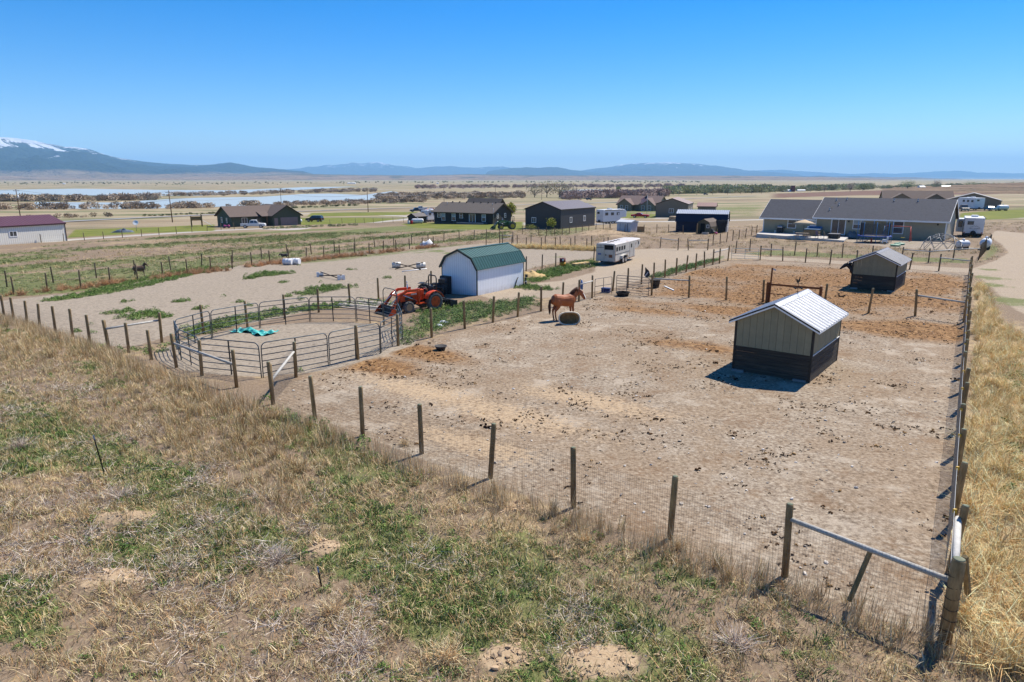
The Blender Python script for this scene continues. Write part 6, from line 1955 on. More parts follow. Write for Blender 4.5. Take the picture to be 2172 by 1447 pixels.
# ---------------------------------------------------------------- propane tanks
M_TANK = mk('white_tank', (0.66, 0.67, 0.68, 1), (0.6, 0.61, 0.62, 1), rough=0.4)
def tank(label, x, y, a, L=2.4, r=0.5):
    t = thing('propane_tank', label, 'tank', on(x, y), a, 'white propane tanks')
    mb = MB()
    pr = [(0.001, -L / 2)] + [(r * math.sin(k * PI / 12), -L / 2 + r * 0.7 - r * 0.7 * math.cos(k * PI / 12)) for k in range(1, 7)] + [(r * math.cos(k * PI / 12), L / 2 - r * 0.7 + r * 0.7 * math.sin(k * PI / 12)) for k in range(0, 6)] + [(0.001, L / 2)]
    mb.lathe(pr, 18, Matrix.Translation((0, 0, r + 0.2)) @ Matrix.Rotation(PI / 2, 4, 'Y'))
    b = mb.build('vessel', M_TANK, t)
    mb = MB(); mb.lathe([(0.16, 0), (0.16, 0.16), (0.12, 0.22), (0.001, 0.24)], 12, Matrix.Translation((0, 0, 2 * r + 0.17))); mb.build('valve_dome', M_TANK, b)
    for s in (-1, 1):
        mb = MB(); mb.box(s * L * 0.3 - 0.06, s * L * 0.3 + 0.06, -r * 0.8, r * 0.8, 0.0, 0.32); mb.build('foot', M_DKMETAL, t)
    return t
tank('white propane tank behind woven wire fence at gravel drive', *G(2089, 529), 0.9, 2.6, 0.55)
tank('white propane tank by small black shed and dark ranch house', *G(886, 475), 0.1, 3.0, 0.55)
tank('white propane tank beside garage of dark green house', *G(629, 474), 0.1, 3.0, 0.5)
tank('white propane tank at right end of wide tan shop', *G(2126, 447), 0.1, 3.4, 0.7)

# ---------------------------------------------------------------- small black shed and trailers by the dark house
bx_, by_ = G(866, 474)
BS = thing('garden_shed', 'small black gabled shed with grey roof by white camper', 'shed', on(bx_, by_, -0.05), ang(0.8, -0.6))
gable_box(BS, 0, 2.6, 0, 4.0, 1.8, 2.5, 'y', M_DKWALL, mk('grey_roof', lin(110, 104, 104), lin(122, 116, 114), rough=0.8), M_DTRIM, over=0.2, rake=0.15)
for k, (u, v) in enumerate([(867, 475.5), (873, 475.5)]):
    x, y = G(u, v)
    b = thing('barrel', ['white drum in front of small black shed', 'red drum in front of small black shed'][k], 'barrel', on(x, y))
    mb = MB(); mb.lathe([(0.29, 0), (0.29, 0.28), (0.3, 0.29), (0.29, 0.3), (0.29, 0.58), (0.3, 0.59), (0.29, 0.6), (0.29, 0.88)], 14); mb.build('drum', [M_TANK, M_CRED][k], b)
    mb = MB(); mb.lathe([(0.3, 0.86), (0.3, 0.9), (0.27, 0.9), (0.27, 0.88), (0.001, 0.88)], 14); mb.build('rim', M_DKMETAL, b)

# ---------------------------------------------------------------- power poles and lines
M_POLE = mk('power_pole_wood', lin(92, 66, 46), lin(122, 92, 68), scale=3, rough=0.9, stretch=(1, 1, 0.2))
M_CABLE = mk('power_cable', lin(190, 190, 194), rough=0.4, metal=0.5)
POLES = [((45, 470), 11.0, 0), ((366, 472), 9.6, 0), ((597, 436), 12.0, 1), ((781, 450), 10.5, 1), ((942, 432), 12.5, 1), ((1051, 427), 13.0, 1), ((1149, 424), 12.5, 1), ((1222, 421.5), 12.0, 1), ((1292, 421), 12.0, 1), ((1349, 417.5), 12.0, 1), ((1400, 416), 12.0, 1), ((1440, 414.5), 12.0, 1), ((1478, 414), 12.0, 1), ((1511, 413.5), 12, 1), ((1543, 413), 12, 1), ((1571, 412), 12, 1), ((1594, 411.5), 12, 1), ((1615, 411), 12, 1)]
PSAY = ['rising behind maroon roof of cream building', 'on lawn near wooden play fort', 'behind garage of dark green house', 'across highway from black sport utility vehicle', 'behind roof of dark ranch house', 'at right end of dark ranch house roof', 'behind charcoal shop ridge', 'beyond right end of charcoal shop', 'on flats beside bare red willows', 'behind beige house ridge', 'behind tan shop peak', 'just right of tan shop roof', 'before dark car on field edge', 'in row before olive wood, fourth beyond tan shop', 'in row before olive wood, fifth beyond tan shop', 'in row before olive wood, sixth beyond tan shop', 'left of grey house garage roof', 'nearest grey house garage roof']
arm_pts = []
for i, ((u, v), h, k) in enumerate(POLES):
    x, y = G(u, v)
    lab = 'tall wooden power pole ' + PSAY[i] if i < len(PSAY) else 'tall wooden power pole in receding row before treeline on flats'
    t = thing('power_pole', lab, 'power pole', on(x, y, -0.3), rng.uniform(-0.15, 0.15), 'power poles')
    mb = MB(); mb.cyl((0, 0, 0), (rng.uniform(-.1, .1), 0, h), 0.17, 0.11, 8); mb.build('pole', M_POLE, t)
    mb = MB(); mb.bar((-1.1, 0, h - 0.55), (1.1, 0, h - 0.55), 0.12, 0.12); ca = mb.build('crossarm', M_POLE, t)
    for q in (-1.0, 0.0, 1.0):
        mb = MB(); mb.lathe([(0.03, 0), (0.07, 0.06), (0.06, 0.16), (0.02, 0.22)], 8, Matrix.Translation((q, 0, h - 0.49 if q else h + 0.0))); mb.build('insulator', M_TANK, ca)
    arm_pts.append((Vector(on(x, y, -0.3 + h - 0.25)), Vector(on(x, y, -0.3 + h * 0.72))))
    if i in (0,):
        mb = MB(); mb.cyl((0.35, 0, h - 3.0), (0.35, 0, h - 2.0), 0.25, n=10); mb.build('transformer', M_TANK, t)
def span(a, b, sag, r, n=12):
    return [a.lerp(b, k / n) - Vector((0, 0, sag * 4 * (k / n) * (1 - k / n))) for k in range(n + 1)]
WROOT = [(-1, 0), (0, 1), (1, 2), (2, 3), (3, 4), (4, 5)]
for a, b in WROOT:
    for lv in (0, 1):
        pb = arm_pts[b][lv]
        pa = arm_pts[a][lv] if a >= 0 else Vector((-300, 250, pb.z + 0.5))
        mb = MB(); mb.tube(span(pa, pb, 1.6, 0, 14), 0.035 if b < 2 else 0.05, 4, caps=False)
        o = mb.build('power_line', M_CABLE)
        tag(o, ['upper power cable ', 'lower power cable '][lv] + ['left of first pole above cream building', 'spanning from cream building pole to play fort pole', 'spanning from play fort pole to pole behind garage', 'spanning to pole across highway', 'spanning towards pole behind dark ranch house', 'spanning over dark ranch house roof'][b], 'cable', 'power lines')
# ---------------------------------------------------------------- stable yard clutter
def spin(prof, name, m, parent, n=20, M=None):
    mb = MB(); mb.lathe(prof, n, M); return mb.build(name, m, parent)

def oval_tub(label, x, y, a, m_out, m_in):
    t = thing('stock_tank', label, 'tub', on(x, y, 0.0), a)
    n = 28
    secs = [(0.60, 0.50, 0.30, 0), (0.05, 0.61, 0.375, 0), (0.0, 0.64, 0.40, 0), (-0.03, 0.64, 0.40, 0), (-0.03, 0.60, 0.36, 1), (0.03, 0.585, 0.35, 1), (0.55, 0.46, 0.27, 1)]
    mb = MB()
    vs, fs = [], []
    for yy, rx, rz, _ in secs:
        for k in range(n):
            an = 2 * PI * k / n
            c, s = math.cos(an), math.sin(an)
            # stadium-like oval
            e = 0.75
            vs.append((rx * math.copysign(abs(c) ** e, c), yy, 0.41 + rz * math.copysign(abs(s) ** e, s)))
    for i in range(len(secs) - 1):
        for k in range(n):
            fs.append((i * n + k, i * n + (k + 1) % n, (i + 1) * n + (k + 1) % n, (i + 1) * n + k))
    fs.append(tuple(range(n)))
    fs.append(tuple(range((len(secs) - 1) * n, len(secs) * n)))
    mb.add(vs, fs, [True] * (len(fs) - 2) + [False, False])
    mb.m = [1 if i >= 4 * n and i != 6 * n else 0 for i in range(len(fs))]
    o = mb.build('shell', [m_out, m_in], t)
    mb = MB()
    mb.add([(p[0] * 0.97, 0.53, 0.41 + (p[2] - 0.41) * 0.97) for p in vs[-n:]], [tuple(range(n))])
    mb.build('stained_inside', m_in, t)
    mb = MB(); mb.tube([(p[0] * 1.01, p[1] - 0.01, p[2]) for p in vs[3 * n:4 * n]], 0.042, 8, closed=True); mb.build('rim', m_out, t)
    t.rotation_euler[0] = -0.22
    t.scale = (0.92, 0.92, 0.88)
    return t
M_TUB = mk('tan_plastic', (0.72, 0.62, 0.46, 1), (0.80, 0.70, 0.54, 1), scale=4, rough=0.7, c3=lin(150, 118, 76), c3scale=2.5, c3amt=(0.52, 0.7))
oval_tub('tan oval stock tank tipped on its side beside chestnut horse', 3.2, 37.15, 0.12, M_TUB, mk('rusty_inside', (0.42, 0.25, 0.10, 1), (0.22, 0.13, 0.06, 1), scale=5, rough=0.9))
def round_tub(name, label, x, y, r0, r1, h, m=None):
    t = thing(name, label, 'tub', on(x, y, 0.0))
    spin([(r0, 0), (r1, h), (r1 + 0.025, h), (r1 + 0.025, h - 0.03), (r1, h - 0.03), (r1 - 0.02, h - 0.01), (r0 - 0.02, 0.03), (0.001, 0.03)], 'bowl', m or M_BLK2, t)
    return t
M_BLK2 = mk('black_rubber', (0.03, 0.03, 0.033, 1), (0.055, 0.055, 0.058, 1), scale=5, rough=0.75)
round_tub('feed_pan', 'shallow black rubber feed pan on manure-strewn dirt near weed bed', *G(935, 742), 0.2, 0.27, 0.2)
wt = round_tub('water_tub', 'shallow black water tub in front of six-bar tube gate', *G(1321, 628), 0.38, 0.48, 0.30)
spin([(0.455, 0.27), (0.001, 0.27)], 'water', mk('trough_water', (0.02, 0.03, 0.035, 1), rough=0.08), wt)
round_tub('muck_bucket', 'tall black muck bucket behind tube gate post', *G(1389, 610), 0.30, 0.40, 0.62)
x, y = G(1285, 621)
cr = thing('storage_crate', 'navy blue plastic crate on the track behind wire gate', 'crate', on(x, y), -0.4)
M_NB = mk('navy_plastic', lin(30, 48, 104), lin(38, 58, 118), scale=4, rough=0.5)
mb = MB(); mb.box(-0.3, 0.3, -0.2, 0.2, 0, 0.28); mb.build('box', M_NB, cr, bevel=0.02)
mb = MB(); mb.box(-0.32, 0.32, -0.22, 0.22, 0.28, 0.36); mb.build('lid', M_NB, cr, bevel=0.02)
x, y = G(1368, 606)
fs_ = thing('hanging_bag', 'black printed feed bag hanging from gate post', 'bag', on(x, y), -0.5)
mb = MB()
mb.add([(-0.05, 0, 1.45), (0.28, 0.02, 1.15), (0.38, 0, 0.85), (0.12, -0.03, 0.6), (-0.12, 0, 0.8), (-0.05, 0.05, 1.1), (0.12, 0.14, 1.0)], [(0, 5, 6, 1), (0, 1, 6), (1, 2, 6), (2, 3, 6), (3, 4, 6), (4, 5, 6), (0, 1, 2, 3, 4, 5)])
mb.build('sack', M_BLK, fs_)
for k in range(3):
    mb = MB(); mb.cbox((0.02 + 0.07 * k, -0.035, 0.8 + 0.09 * k), (0.05, 0.01, 0.2), (0, 0.5, 0)); mb.build('print_mark', M_WHITE, fs_)
mb = MB(); mb.bar((-0.1, 0, 1.55), (-0.05, 0, 1.43), 0.015); mb.build('cord', M_WHITE, fs_)
x, y = G(1229, 632)
bs = thing('feed_scoop', 'bright blue scoop hanging on fence post above horse', 'scoop', on(x, y, 0.0), 0)
mb = MB(); mb.tube([(0.12, -0.05, 1.25), (0.13, -0.06, 0.95), (0.13, -0.06, 0.6)], [0.05, 0.10, 0.09], 8); mb.build('scoop', mk('bright_blue', lin(40, 110, 180), rough=0.5), bs)
mb = MB(); mb.bar((0.0, 0, 1.3), (0.12, -0.05, 1.22), 0.03); mb.build('strap', M_BLK, bs)
a, b = Vector(G(1409, 608)), Vector(G(1429, 617))
pk = MB(); pk.bar((a.x, a.y, terr(*a) + 0.04), (b.x, b.y, terr(*b) + 0.04), 0.1, 0.05)
tag(pk.build('white_board', M_WHITE), 'white painted board lying on brown dirt behind the cross fence', 'board')
# red and yellow drum, straw, hay
x, y = G(1193, 566)
dm = thing('barrel', 'dark red and yellow steel drum in weeds behind the barn', 'barrel', on(x, y))
spin([(0.3, 0.0), (0.3, 0.28), (0.315, 0.30), (0.3, 0.32), (0.3, 0.48)], 'yellow_half', mk('yellow_drum', lin(226, 160, 30), lin(206, 140, 24), scale=4, rough=0.5), dm)
spin([(0.3, 0.48), (0.3, 0.58), (0.315, 0.6), (0.3, 0.62), (0.3, 0.86), (0.27, 0.86), (0.27, 0.84), (0.001, 0.84)], 'red_half', mk('red_drum', lin(112, 26, 22), lin(96, 20, 18), scale=4, rough=0.5), dm)
mb = MB(); mb.cbox((0.02, -0.3, 0.7), (0.14, 0.02, 0.2)); mb.build('label_sheet', M_WHITE, dm)
M_STRAW = mk('straw', lin(206, 172, 112), lin(226, 196, 140), scale=18, rough=0.95, bump=0.8, bscale=60, stretch=(0.4, 1, 1))
a, b = Vector(G(1216, 566)), Vector(G(1247, 562))
m2 = (a + b) / 2
sb = thing('straw_bale', 'long collapsed straw bale in weeds near horse trailer', 'bale', on(m2.x, m2.y), ang(*(b - a)))
L2 = (b - a).length / 2
mb = MB(); mb.box(-L2, L2, -0.28, 0.28, 0, 0.33); o = mb.build('bale', M_STRAW, sb, bevel=0.06)
for k in (-0.4, 0.4):
    mb = MB(); mb.box(L2 * k - 0.012, L2 * k + 0.012, -0.29, 0.29, 0, 0.345); mb.build('twine', M_TUB, sb)
def heap(name, label, cat, x, y, rx, ry, h, m, seed, n=26, mrg=9):
    mb = MB()
    vs, fs = [], []
    for i in range(mrg):
        q = i / (mrg - 1)
        for k in range(n):
            an = 2 * PI * k / n
            p = Vector((rx * q * math.cos(an), ry * q * math.sin(an), 0))
            nz = mnoise.fractal(Vector((p.x * 2.2 + seed, p.y * 2.2, seed)), 1.0, 2.0, 4)
            vs.append((p.x * (1 + 0.15 * nz), p.y * (1 + 0.15 * nz), max(-0.05, h * (1 - q ** 1.6) * (1 + 0.45 * nz) - 0.04 * (i == mrg - 1))))
    for i in range(mrg - 1):
        for k in range(n):
            fs.append((i * n + k, i * n + (k + 1) % n, (i + 1) * n + (k + 1) % n, (i + 1) * n + k))
    mb.add(vs, fs, True)
    o = mb.build(name, m, loc=on(x, y))
    return tag(o, label, cat)
x, y = G(1126, 589)
heap('hay_pile', 'loose golden hay pile at back corner of barn', 'hay', x, y, 1.5, 0.9, 0.55, M_STRAW, 3.1)
M_WTARP = mk('white_plastic_sheet', (0.7, 0.7, 0.7, 1), (0.62, 0.62, 0.63, 1), scale=5, rough=0.5)
x, y = G(908, 521)
heap('white_tarp', 'crumpled white plastic sheet against tumbleweed fence', 'tarp', x, y, 1.25, 0.7, 0.75, M_WTARP, 8.7, 22, 7)
# barn-side hydrant
x, y = G(1115, 607)
hy = thing('yard_hydrant', 'black and white banded yard hydrant in weeds beside barn', 'hydrant', on(x, y))
mb = MB(); mb.cyl((0, 0, 0), (0, 0, 0.35), 0.09, n=10); mb.build('sleeve', M_BLK, hy)
mb = MB(); mb.cyl((0, 0, 0.35), (0, 0, 0.41), 0.075, n=10); mb.build('white_band', M_WHITE, hy)
mb = MB(); mb.cyl((0, 0, 0.41), (0, 0, 0.68), 0.065, n=10); mb.cbox((0.05, 0, 0.82), (0.2, 0.12, 0.2)); mb.build('head', M_BLK, hy)
mb = MB(); mb.cyl((0, 0, 0.68), (0, 0, 0.73), 0.06, n=10); mb.build('white_band', M_WHITE, hy)
# jumps in the arena
M_WBAR = mk('white_drum_paint', lin(226, 222, 212), lin(238, 234, 226), scale=3, rough=0.5, c3=lin(150, 100, 70), c3scale=2.5, c3amt=(0.6, 0.7))
def lying_drum(name, label, x, y, a, m, r=0.29, L=0.88, group=None, end=None):
    t = thing(name, label, 'barrel', on(x, y), a, group)
    M = Matrix.Translation((0, 0, r)) @ Matrix.Rotation(PI / 2, 4, 'Y')
    spin([(r * 0.9, -L / 2), (r, -L / 2 + 0.02), (r, -L / 6), (r + 0.015, -L / 6 + 0.015), (r, -L / 6 + 0.03), (r, L / 6), (r + 0.015, L / 6 + 0.015), (r, L / 6 + 0.03), (r, L / 2 - 0.02), (r * 0.9, L / 2)], 'drum', m, t, 18, M)
    for s in (-1, 1):
        spin([(r * 0.9, s * L / 2 - s * 0.03), (0.001, s * L / 2 - s * 0.03)], 'end_plate', end or M_RUST, t, 18, M)
    return t
A1, A2 = Vector(G(841, 568)), Vector(G(893, 569))
lying_drum('jump_barrel', 'rusty white barrel holding crossed poles of arena jump, dark pole end', A1.x, A1.y, 0.15, M_WBAR, group='white jump barrels')
lying_drum('jump_barrel', 'white barrel with rust-red stripe under crossed jump poles, nearer barn', A2.x, A2.y, 0.3, M_WBAR, group='white jump barrels')
M_DPOLE = mk('dark_pole', lin(60, 46, 38), lin(82, 66, 54), scale=4, rough=0.9)
def pole(label, p, q, z0, z1, m=M_DPOLE, r=0.045):
    mb = MB()
    mb.cyl((p[0], p[1], terr(p[0], p[1]) + z0), (q[0], q[1], terr(q[0], q[1]) + z1), r, n=8)
    return tag(mb.build('jump_pole', m), label, 'pole', 'arena jump poles')
pole('dark jump pole sloping down from rusty barrel to second barrel', G(835, 571), G(893, 573), 0.66, 0.06)
pole('dark jump pole sloping up from ground onto red-striped barrel', G(838, 572), G(898, 571), 0.05, 0.66)
pole('white pole lying on sand before barrel jump', G(853, 577), G(905, 571), 0.05, 0.05, M_WHITE)
B1, B2 = Vector(G(679, 587)), Vector(G(724, 594))
def jump_block(label, x, y, a):
    t = thing('jump_block', label, 'block', on(x, y), a, 'white jump blocks')
    for s in (-1, 1):
        mb = MB(); mb.prism([(-0.3, 0), (-0.12, 0), (-0.06, 0.12), (0.06, 0.12), (0.12, 0), (0.3, 0), (0.3, 0.42), (0.1, 0.42), (0.06, 0.32), (-0.06, 0.32), (-0.1, 0.42), (-0.3, 0.42)], s * 0.12 - 0.03, s * 0.12 + 0.03); mb.build('end_plate', M_WTARP, t)
    mb = MB(); mb.box(-0.28, 0.28, -0.09, 0.09, 0.14, 0.3); mb.build('core', M_WTARP, t)
    return t
jump_block('white plastic jump block at far end of low crossed poles', B1.x, B1.y, 0.3)
jump_block('white plastic jump block at near end of low crossed poles', B2.x, B2.y, 0.5)
pole('dark pole resting high on far white block', (B1.x + .05, B1.y + .1), (B2.x, B2.y - .15), 0.42, 0.1)
pole('dark pole resting high on near white block', (B1.x, B1.y - .15), (B2.x, B2.y + .1), 0.1, 0.42)
for k, (u, v) in enumerate([(611, 562), (627, 561)]):
    x, y = G(u, v)
    lying_drum('plastic_barrel', ['white plastic barrel lying at arena edge in front of black goat', 'white plastic barrel lying end-on beside its twin at arena edge'][k], x, y, -0.15 - 0.1 * k, M_WTARP, 0.34, 1.0, 'white plastic barrels', M_WTARP)
# lumber, feed bags, tarp
M_LUM = mk('grey_lumber', lin(176, 164, 150), lin(204, 194, 180), scale=4, rough=0.9, stretch=(0.3, 3, 3), rnd=0.12)
x, y = G(788, 650)
ls = thing('lumber_stack', 'flat stack of weathered boards on ground between round pen and arena', 'lumber', on(x, y), -0.45)
for k in range(11):
    mb = MB(); mb.box(-1.9 + rng.uniform(-.3, .3), 1.9 + rng.uniform(-.3, .3), -0.09, 0.09, 0, 0.045)
    o = mb.build('board', M_LUM, ls, loc=(rng.uniform(-.15, .15), -1.15 + k * 0.23, 0.02 + (k % 3) * 0.05), rotz=rng.uniform(-0.05, 0.05))
for k, (u, v) in enumerate([(931, 692), (942, 684)]):
    x, y = G(u, v)
    fb = heap('feed_bag', ['crumpled white feed bag with blue print lying in weeds by fence', 'flattened white feed bag with blue print beside another in weeds'][k], 'bag', x, y, 0.32, 0.22, 0.12, mk('printed_sack', (0.62, 0.64, 0.68, 1), lin(110, 130, 190), scale=5, rough=0.6, contrast=(0.5, 0.62)), 2.0 + k * 3, 18, 5)
mb = MB()
tv, tf = [], []
NXT, NYT = 34, 16
ax_, bx2 = Vector(G(496, 703)), Vector(G(579, 709))
dv = (bx2 - ax_)
for i in range(NXT):
    for j in range(NYT):
        s, q = i / (NXT - 1), j / (NYT - 1) - 0.5
        wdt = 0.75 + 0.35 * math.sin(s * 9) + 0.2 * mnoise.noise(Vector((s * 7, 2, 0)))
        nrm = Vector((-dv.y, dv.x)).normalized()
        p = ax_ + dv * s + nrm * (q * wdt + 0.18 * math.sin(s * 6.5))
        z = 0.09 + 0.13 * mnoise.fractal(Vector((p.x * 3.0, p.y * 3.0, 4)), 1.0, 2.0, 4) + 0.05 * math.sin(p.x * 14 + p.y * 9)
        tv.append((p.x, p.y, terr(p.x, p.y) + max(0.02, z)))
for i in range(NXT - 1):
    for j in range(NYT - 1):
        tf.append((i * NYT + j, (i + 1) * NYT + j, (i + 1) * NYT + j + 1, i * NYT + j + 1))
mb.add(tv, tf, False)
tag(mb.build('turquoise_tarp', mk('turquoise_sheet', lin(74, 196, 186), lin(100, 214, 204), scale=4, rough=0.45)), 'rumpled turquoise tarp lying on round pen sand', 'tarp')
# steel T-posts in the weeds
for (u0, v0), h, lab in [((222, 1008), 1.15, 'dark steel stake standing in weeds above grey brush pile'), ((682, 1246), 0.45, 'short dark steel stake in weeds beside pale tumbleweed')]:
    x, y = G(u0, v0)
    t = thing('steel_stake', lab, 'stake', on(x, y), 0.4)
    t.rotation_euler = (0.02, -0.10, 0.4)
    t.scale = (0.7, 0.7, 1)
    mb = MB(); mb.box(-0.022, 0.022, -0.004, 0.004, -0.2, h - 0.12); mb.box(-0.004, 0.004, 0.0, 0.03, -0.2, h - 0.12); mb.build('shaft', M_IRON, t)
    mb = MB(); mb.box(-0.023, 0.023, -0.005, 0.005, h - 0.12, h); mb.box(-0.005, 0.005, 0.0, 0.031, h - 0.12, h); mb.build('painted_tip', mk('pale_steel_tip', lin(150, 168, 190), rough=0.5), t)

# ---------------------------------------------------------------- patio and play yard (frame of the grey house)
HM = Matrix.Translation(HOUSE.location) @ Matrix.Rotation(HOUSE.rotation_euler[2], 4, 'Z')
def hp(x, y, z=0.0):
    return (HM @ Vector((x, y, 0)))[:2] + (PATIO_Z + z,)
def yard(x, y):
    p = HM @ Vector((x, y, 0))
    return on(p.x, p.y)
HR = HOUSE.rotation_euler[2]
def hx(u, v):
    """house-frame x, y of a patio point"""
    a = (u - 1086) / F_PX; b = -(v - 723.5) / F_PX
    f = math.cos(PITCH) + b * math.sin(PITCH); d = -math.sin(PITCH) + b * math.cos(PITCH)
    t = (PATIO_Z - CAM_H) / d
    q = HM.inverted() @ Vector((a * t, f * t, 0))
    return q.x, q.y
M_CANV = mk('sand_canvas', lin(214, 186, 150), lin(222, 196, 160), scale=3, rough=0.9)
x, y = hx(1699, 502)
um = thing('patio_umbrella', 'open sand-coloured patio umbrella by white back door', 'umbrella', hp(x, y + 1.0))
spin([(1.75, 1.72), (1.0, 2.05), (0.1, 2.35), (0.001, 2.36), ], 'canopy', M_CANV, um, 8)
mb = MB(); mb.cyl((0, 0, 0), (0, 0, 2.4), 0.03, n=8); mb.build('pole', M_DKMETAL, um)
spin([(0.3, 0), (0.3, 0.06), (0.06, 0.1), (0.05, 0.2)], 'base', M_DKMETAL, um, 12)
for k in range(8):
    mb = MB(); mb.bar((0, 0, 2.25), (1.6 * math.cos(k * PI / 4), 1.6 * math.sin(k * PI / 4), 1.74), 0.02); mb.build('rib', M_DKMETAL, um)
x, y = hx(1700, 506)
pt = thing('picnic_table', 'wooden picnic table with benches on patio', 'table', hp(x, y), HR)
M_PIC = mk('weathered_picnic_wood', lin(140, 126, 112), lin(170, 156, 140), scale=4, rough=0.9, stretch=(0.3, 3, 3))
for k in range(5):
    mb = MB(); mb.box(-0.9, 0.9, -0.36 + k * 0.146, -0.36 + k * 0.146 + 0.135, 0.72, 0.76); mb.build('table_plank', M_PIC, pt)
for s in (-1, 1):
    for k in range(2):
        mb = MB(); mb.box(-0.9, 0.9, s * 0.72 - 0.13 + k * 0.14, s * 0.72 - 0.005 + k * 0.14, 0.42, 0.46); mb.build('bench_plank', M_PIC, pt)
    for e in (-1, 1):
        mb = MB(); mb.bar((e * 0.65, s * 0.25, 0.72), (e * 0.65, s * 0.75, 0.0), 0.04, 0.09); mb.build('leg', M_PIC, pt)
for e in (-1, 1):
    mb = MB(); mb.bar((e * 0.65, -0.85, 0.38), (e * 0.65, 0.85, 0.38), 0.04, 0.09); mb.build('bench_support', M_PIC, pt)
x, y = hx(1721, 500)
ht = thing('hot_tub', 'square hot tub with blue cover on patio', 'hot tub', hp(x, y + 0.6), HR)
mb = MB(); mb.box(-1.05, 1.05, -1.0, 1.0, 0.0, 0.85); mb.build('cabinet', mk('taupe_cabinet', shw(104, 94, 80), shw(112, 102, 88), scale=3, rough=0.7), ht, bevel=0.08)
M_HTB = mk('blue_vinyl', lin(50, 96, 140), lin(66, 116, 158), scale=3, rough=0.5)
for s in (-1, 1):
    mb = MB(); mb.box(-1.08, 1.08, min(s * 0.02, s * 1.04), max(s * 0.02, s * 1.04), 0.86, 0.96); mb.build('cover_half', M_HTB, ht, bevel=0.03)
mb = MB(); mb.cbox((0, 0.75, 1.08), (2.1, 0.5, 0.2), (0.6, 0, 0)); mb.build('cover_roll', M_HTB, ht, bevel=0.06)
def grill(label, u, v, mt, lid):
    x, y = hx(u, v)
    t = thing('barbecue_grill', label, 'grill', hp(x, y), HR)
    mb = MB(); mb.box(-0.4, 0.4, -0.28, 0.28, 0.08, 0.78); mb.build('cabinet', M_BLK, t)
    mb = MB(); mb.prism([(-0.26, 0.8), (0.26, 0.8), (0.26, 0.95), (0.1, 1.12), (-0.18, 1.1), (-0.27, 0.95)], -0.36, 0.36, 'x'); mb.build('lid', lid, t)
    for s in (-1, 1):
        mb = MB(); mb.box(min(s * 0.4, s * 0.78), max(s * 0.4, s * 0.78), -0.24, 0.24, 0.78, 0.82); mb.build('side_shelf', M_BLK, t)
    for a in (-0.36, 0.36):
        mb = MB(); mb.cyl((a - 0.03, -0.24, 0.06), (a + 0.03, -0.24, 0.06), 0.06, n=10); mb.build('caster', M_BLK, t)
    return t
grill('black barbecue grill with silver lid under garage window', 1654, 494, M_BLK, M_STEEL)
grill('all-black barbecue grill right of garage window', 1677, 493.5, M_BLK, M_BLK)
x, y = hx(1692, 493.5)
sm_ = thing('smoker', 'tall dark brown smoker cabinet behind umbrella', 'smoker', hp(x, y), HR)
mb = MB(); mb.box(-0.35, 0.35, -0.3, 0.3, 0.05, 1.5); mb.build('body', mk('dark_brown_metal', lin(52, 44, 36), rough=0.6), sm_, bevel=0.03)
mb = MB(); mb.box(-0.3, 0.3, -0.33, -0.3, 0.5, 1.4); d3 = mb.build('door', MATS['dark_brown_metal'], sm_)
mb = MB(); mb.box(0.2, 0.24, -0.37, -0.33, 0.8, 1.1); mb.build('handle', M_STEEL, d3)
x, y = hx(1769, 506)
fp = thing('fire_pit_table', 'square dark wicker fire pit table on patio before sliding door', 'table', hp(x, y), HR)
M_WICK = mk('dark_wicker', lin(58, 56, 54), lin(78, 74, 70), scale=14, rough=0.85)
mb = MB(); mb.box(-0.65, 0.65, -0.65, 0.65, 0.05, 0.62); mb.build('base', M_WICK, fp, bevel=0.03)
mb = MB(); mb.box(-0.72, 0.72, -0.72, 0.72, 0.62, 0.68); mb.build('top', mk('slate_top', lin(120, 120, 124), rough=0.5), fp)
def chair(label, u, v, a, m, back=0.95):
    x, y = hx(u, v)
    t = thing('patio_chair', label, 'chair', hp(x, y), HR + a, 'patio chairs')
    mb = MB(); mb.box(-0.26, 0.26, -0.26, 0.26, 0.4, 0.46); mb.build('seat', m, t)
    mb = MB(); mb.cbox((0, 0.27, 0.72), (0.52, 0.04, 0.55), (-0.2, 0, 0)); mb.build('backrest', m, t)
    for sx2 in (-1, 1):
        for sy2 in (-1, 1):
            mb = MB(); mb.bar((sx2 * 0.24, sy2 * 0.24, 0.42), (sx2 * 0.27, sy2 * 0.27, 0.0), 0.03); mb.build('leg', M_DKMETAL, t)
        mb = MB(); mb.bar((sx2 * 0.28, -0.22, 0.64), (sx2 * 0.28, 0.28, 0.64), 0.04); mb.build('armrest', M_DKMETAL, t)
    return t
chair('lilac folding camp chair on patio beside picnic table', 1735, 505, 2.4, mk('lilac_fabric', lin(118, 106, 130), rough=0.9))
chair('dark wicker chair left of fire pit table', 1751, 506, 1.6, M_WICK)
chair('dark wicker chair behind fire pit table near step', 1757, 499, 0.2, M_WICK)
x, y = hx(1806, 502)
o = heap('covered_furniture', 'grey tarpaulin heap at patio corner beside trampoline', 'cover', *(HM @ Vector((x, y + 0.4, 0)))[:2], 0.95, 0.8, 0.95, mk('grey_tarpaulin', lin(120, 120, 122), lin(144, 144, 146), scale=5, rough=0.6), 5.5, 22, 7)
o.location.z = PATIO_Z - 0.1
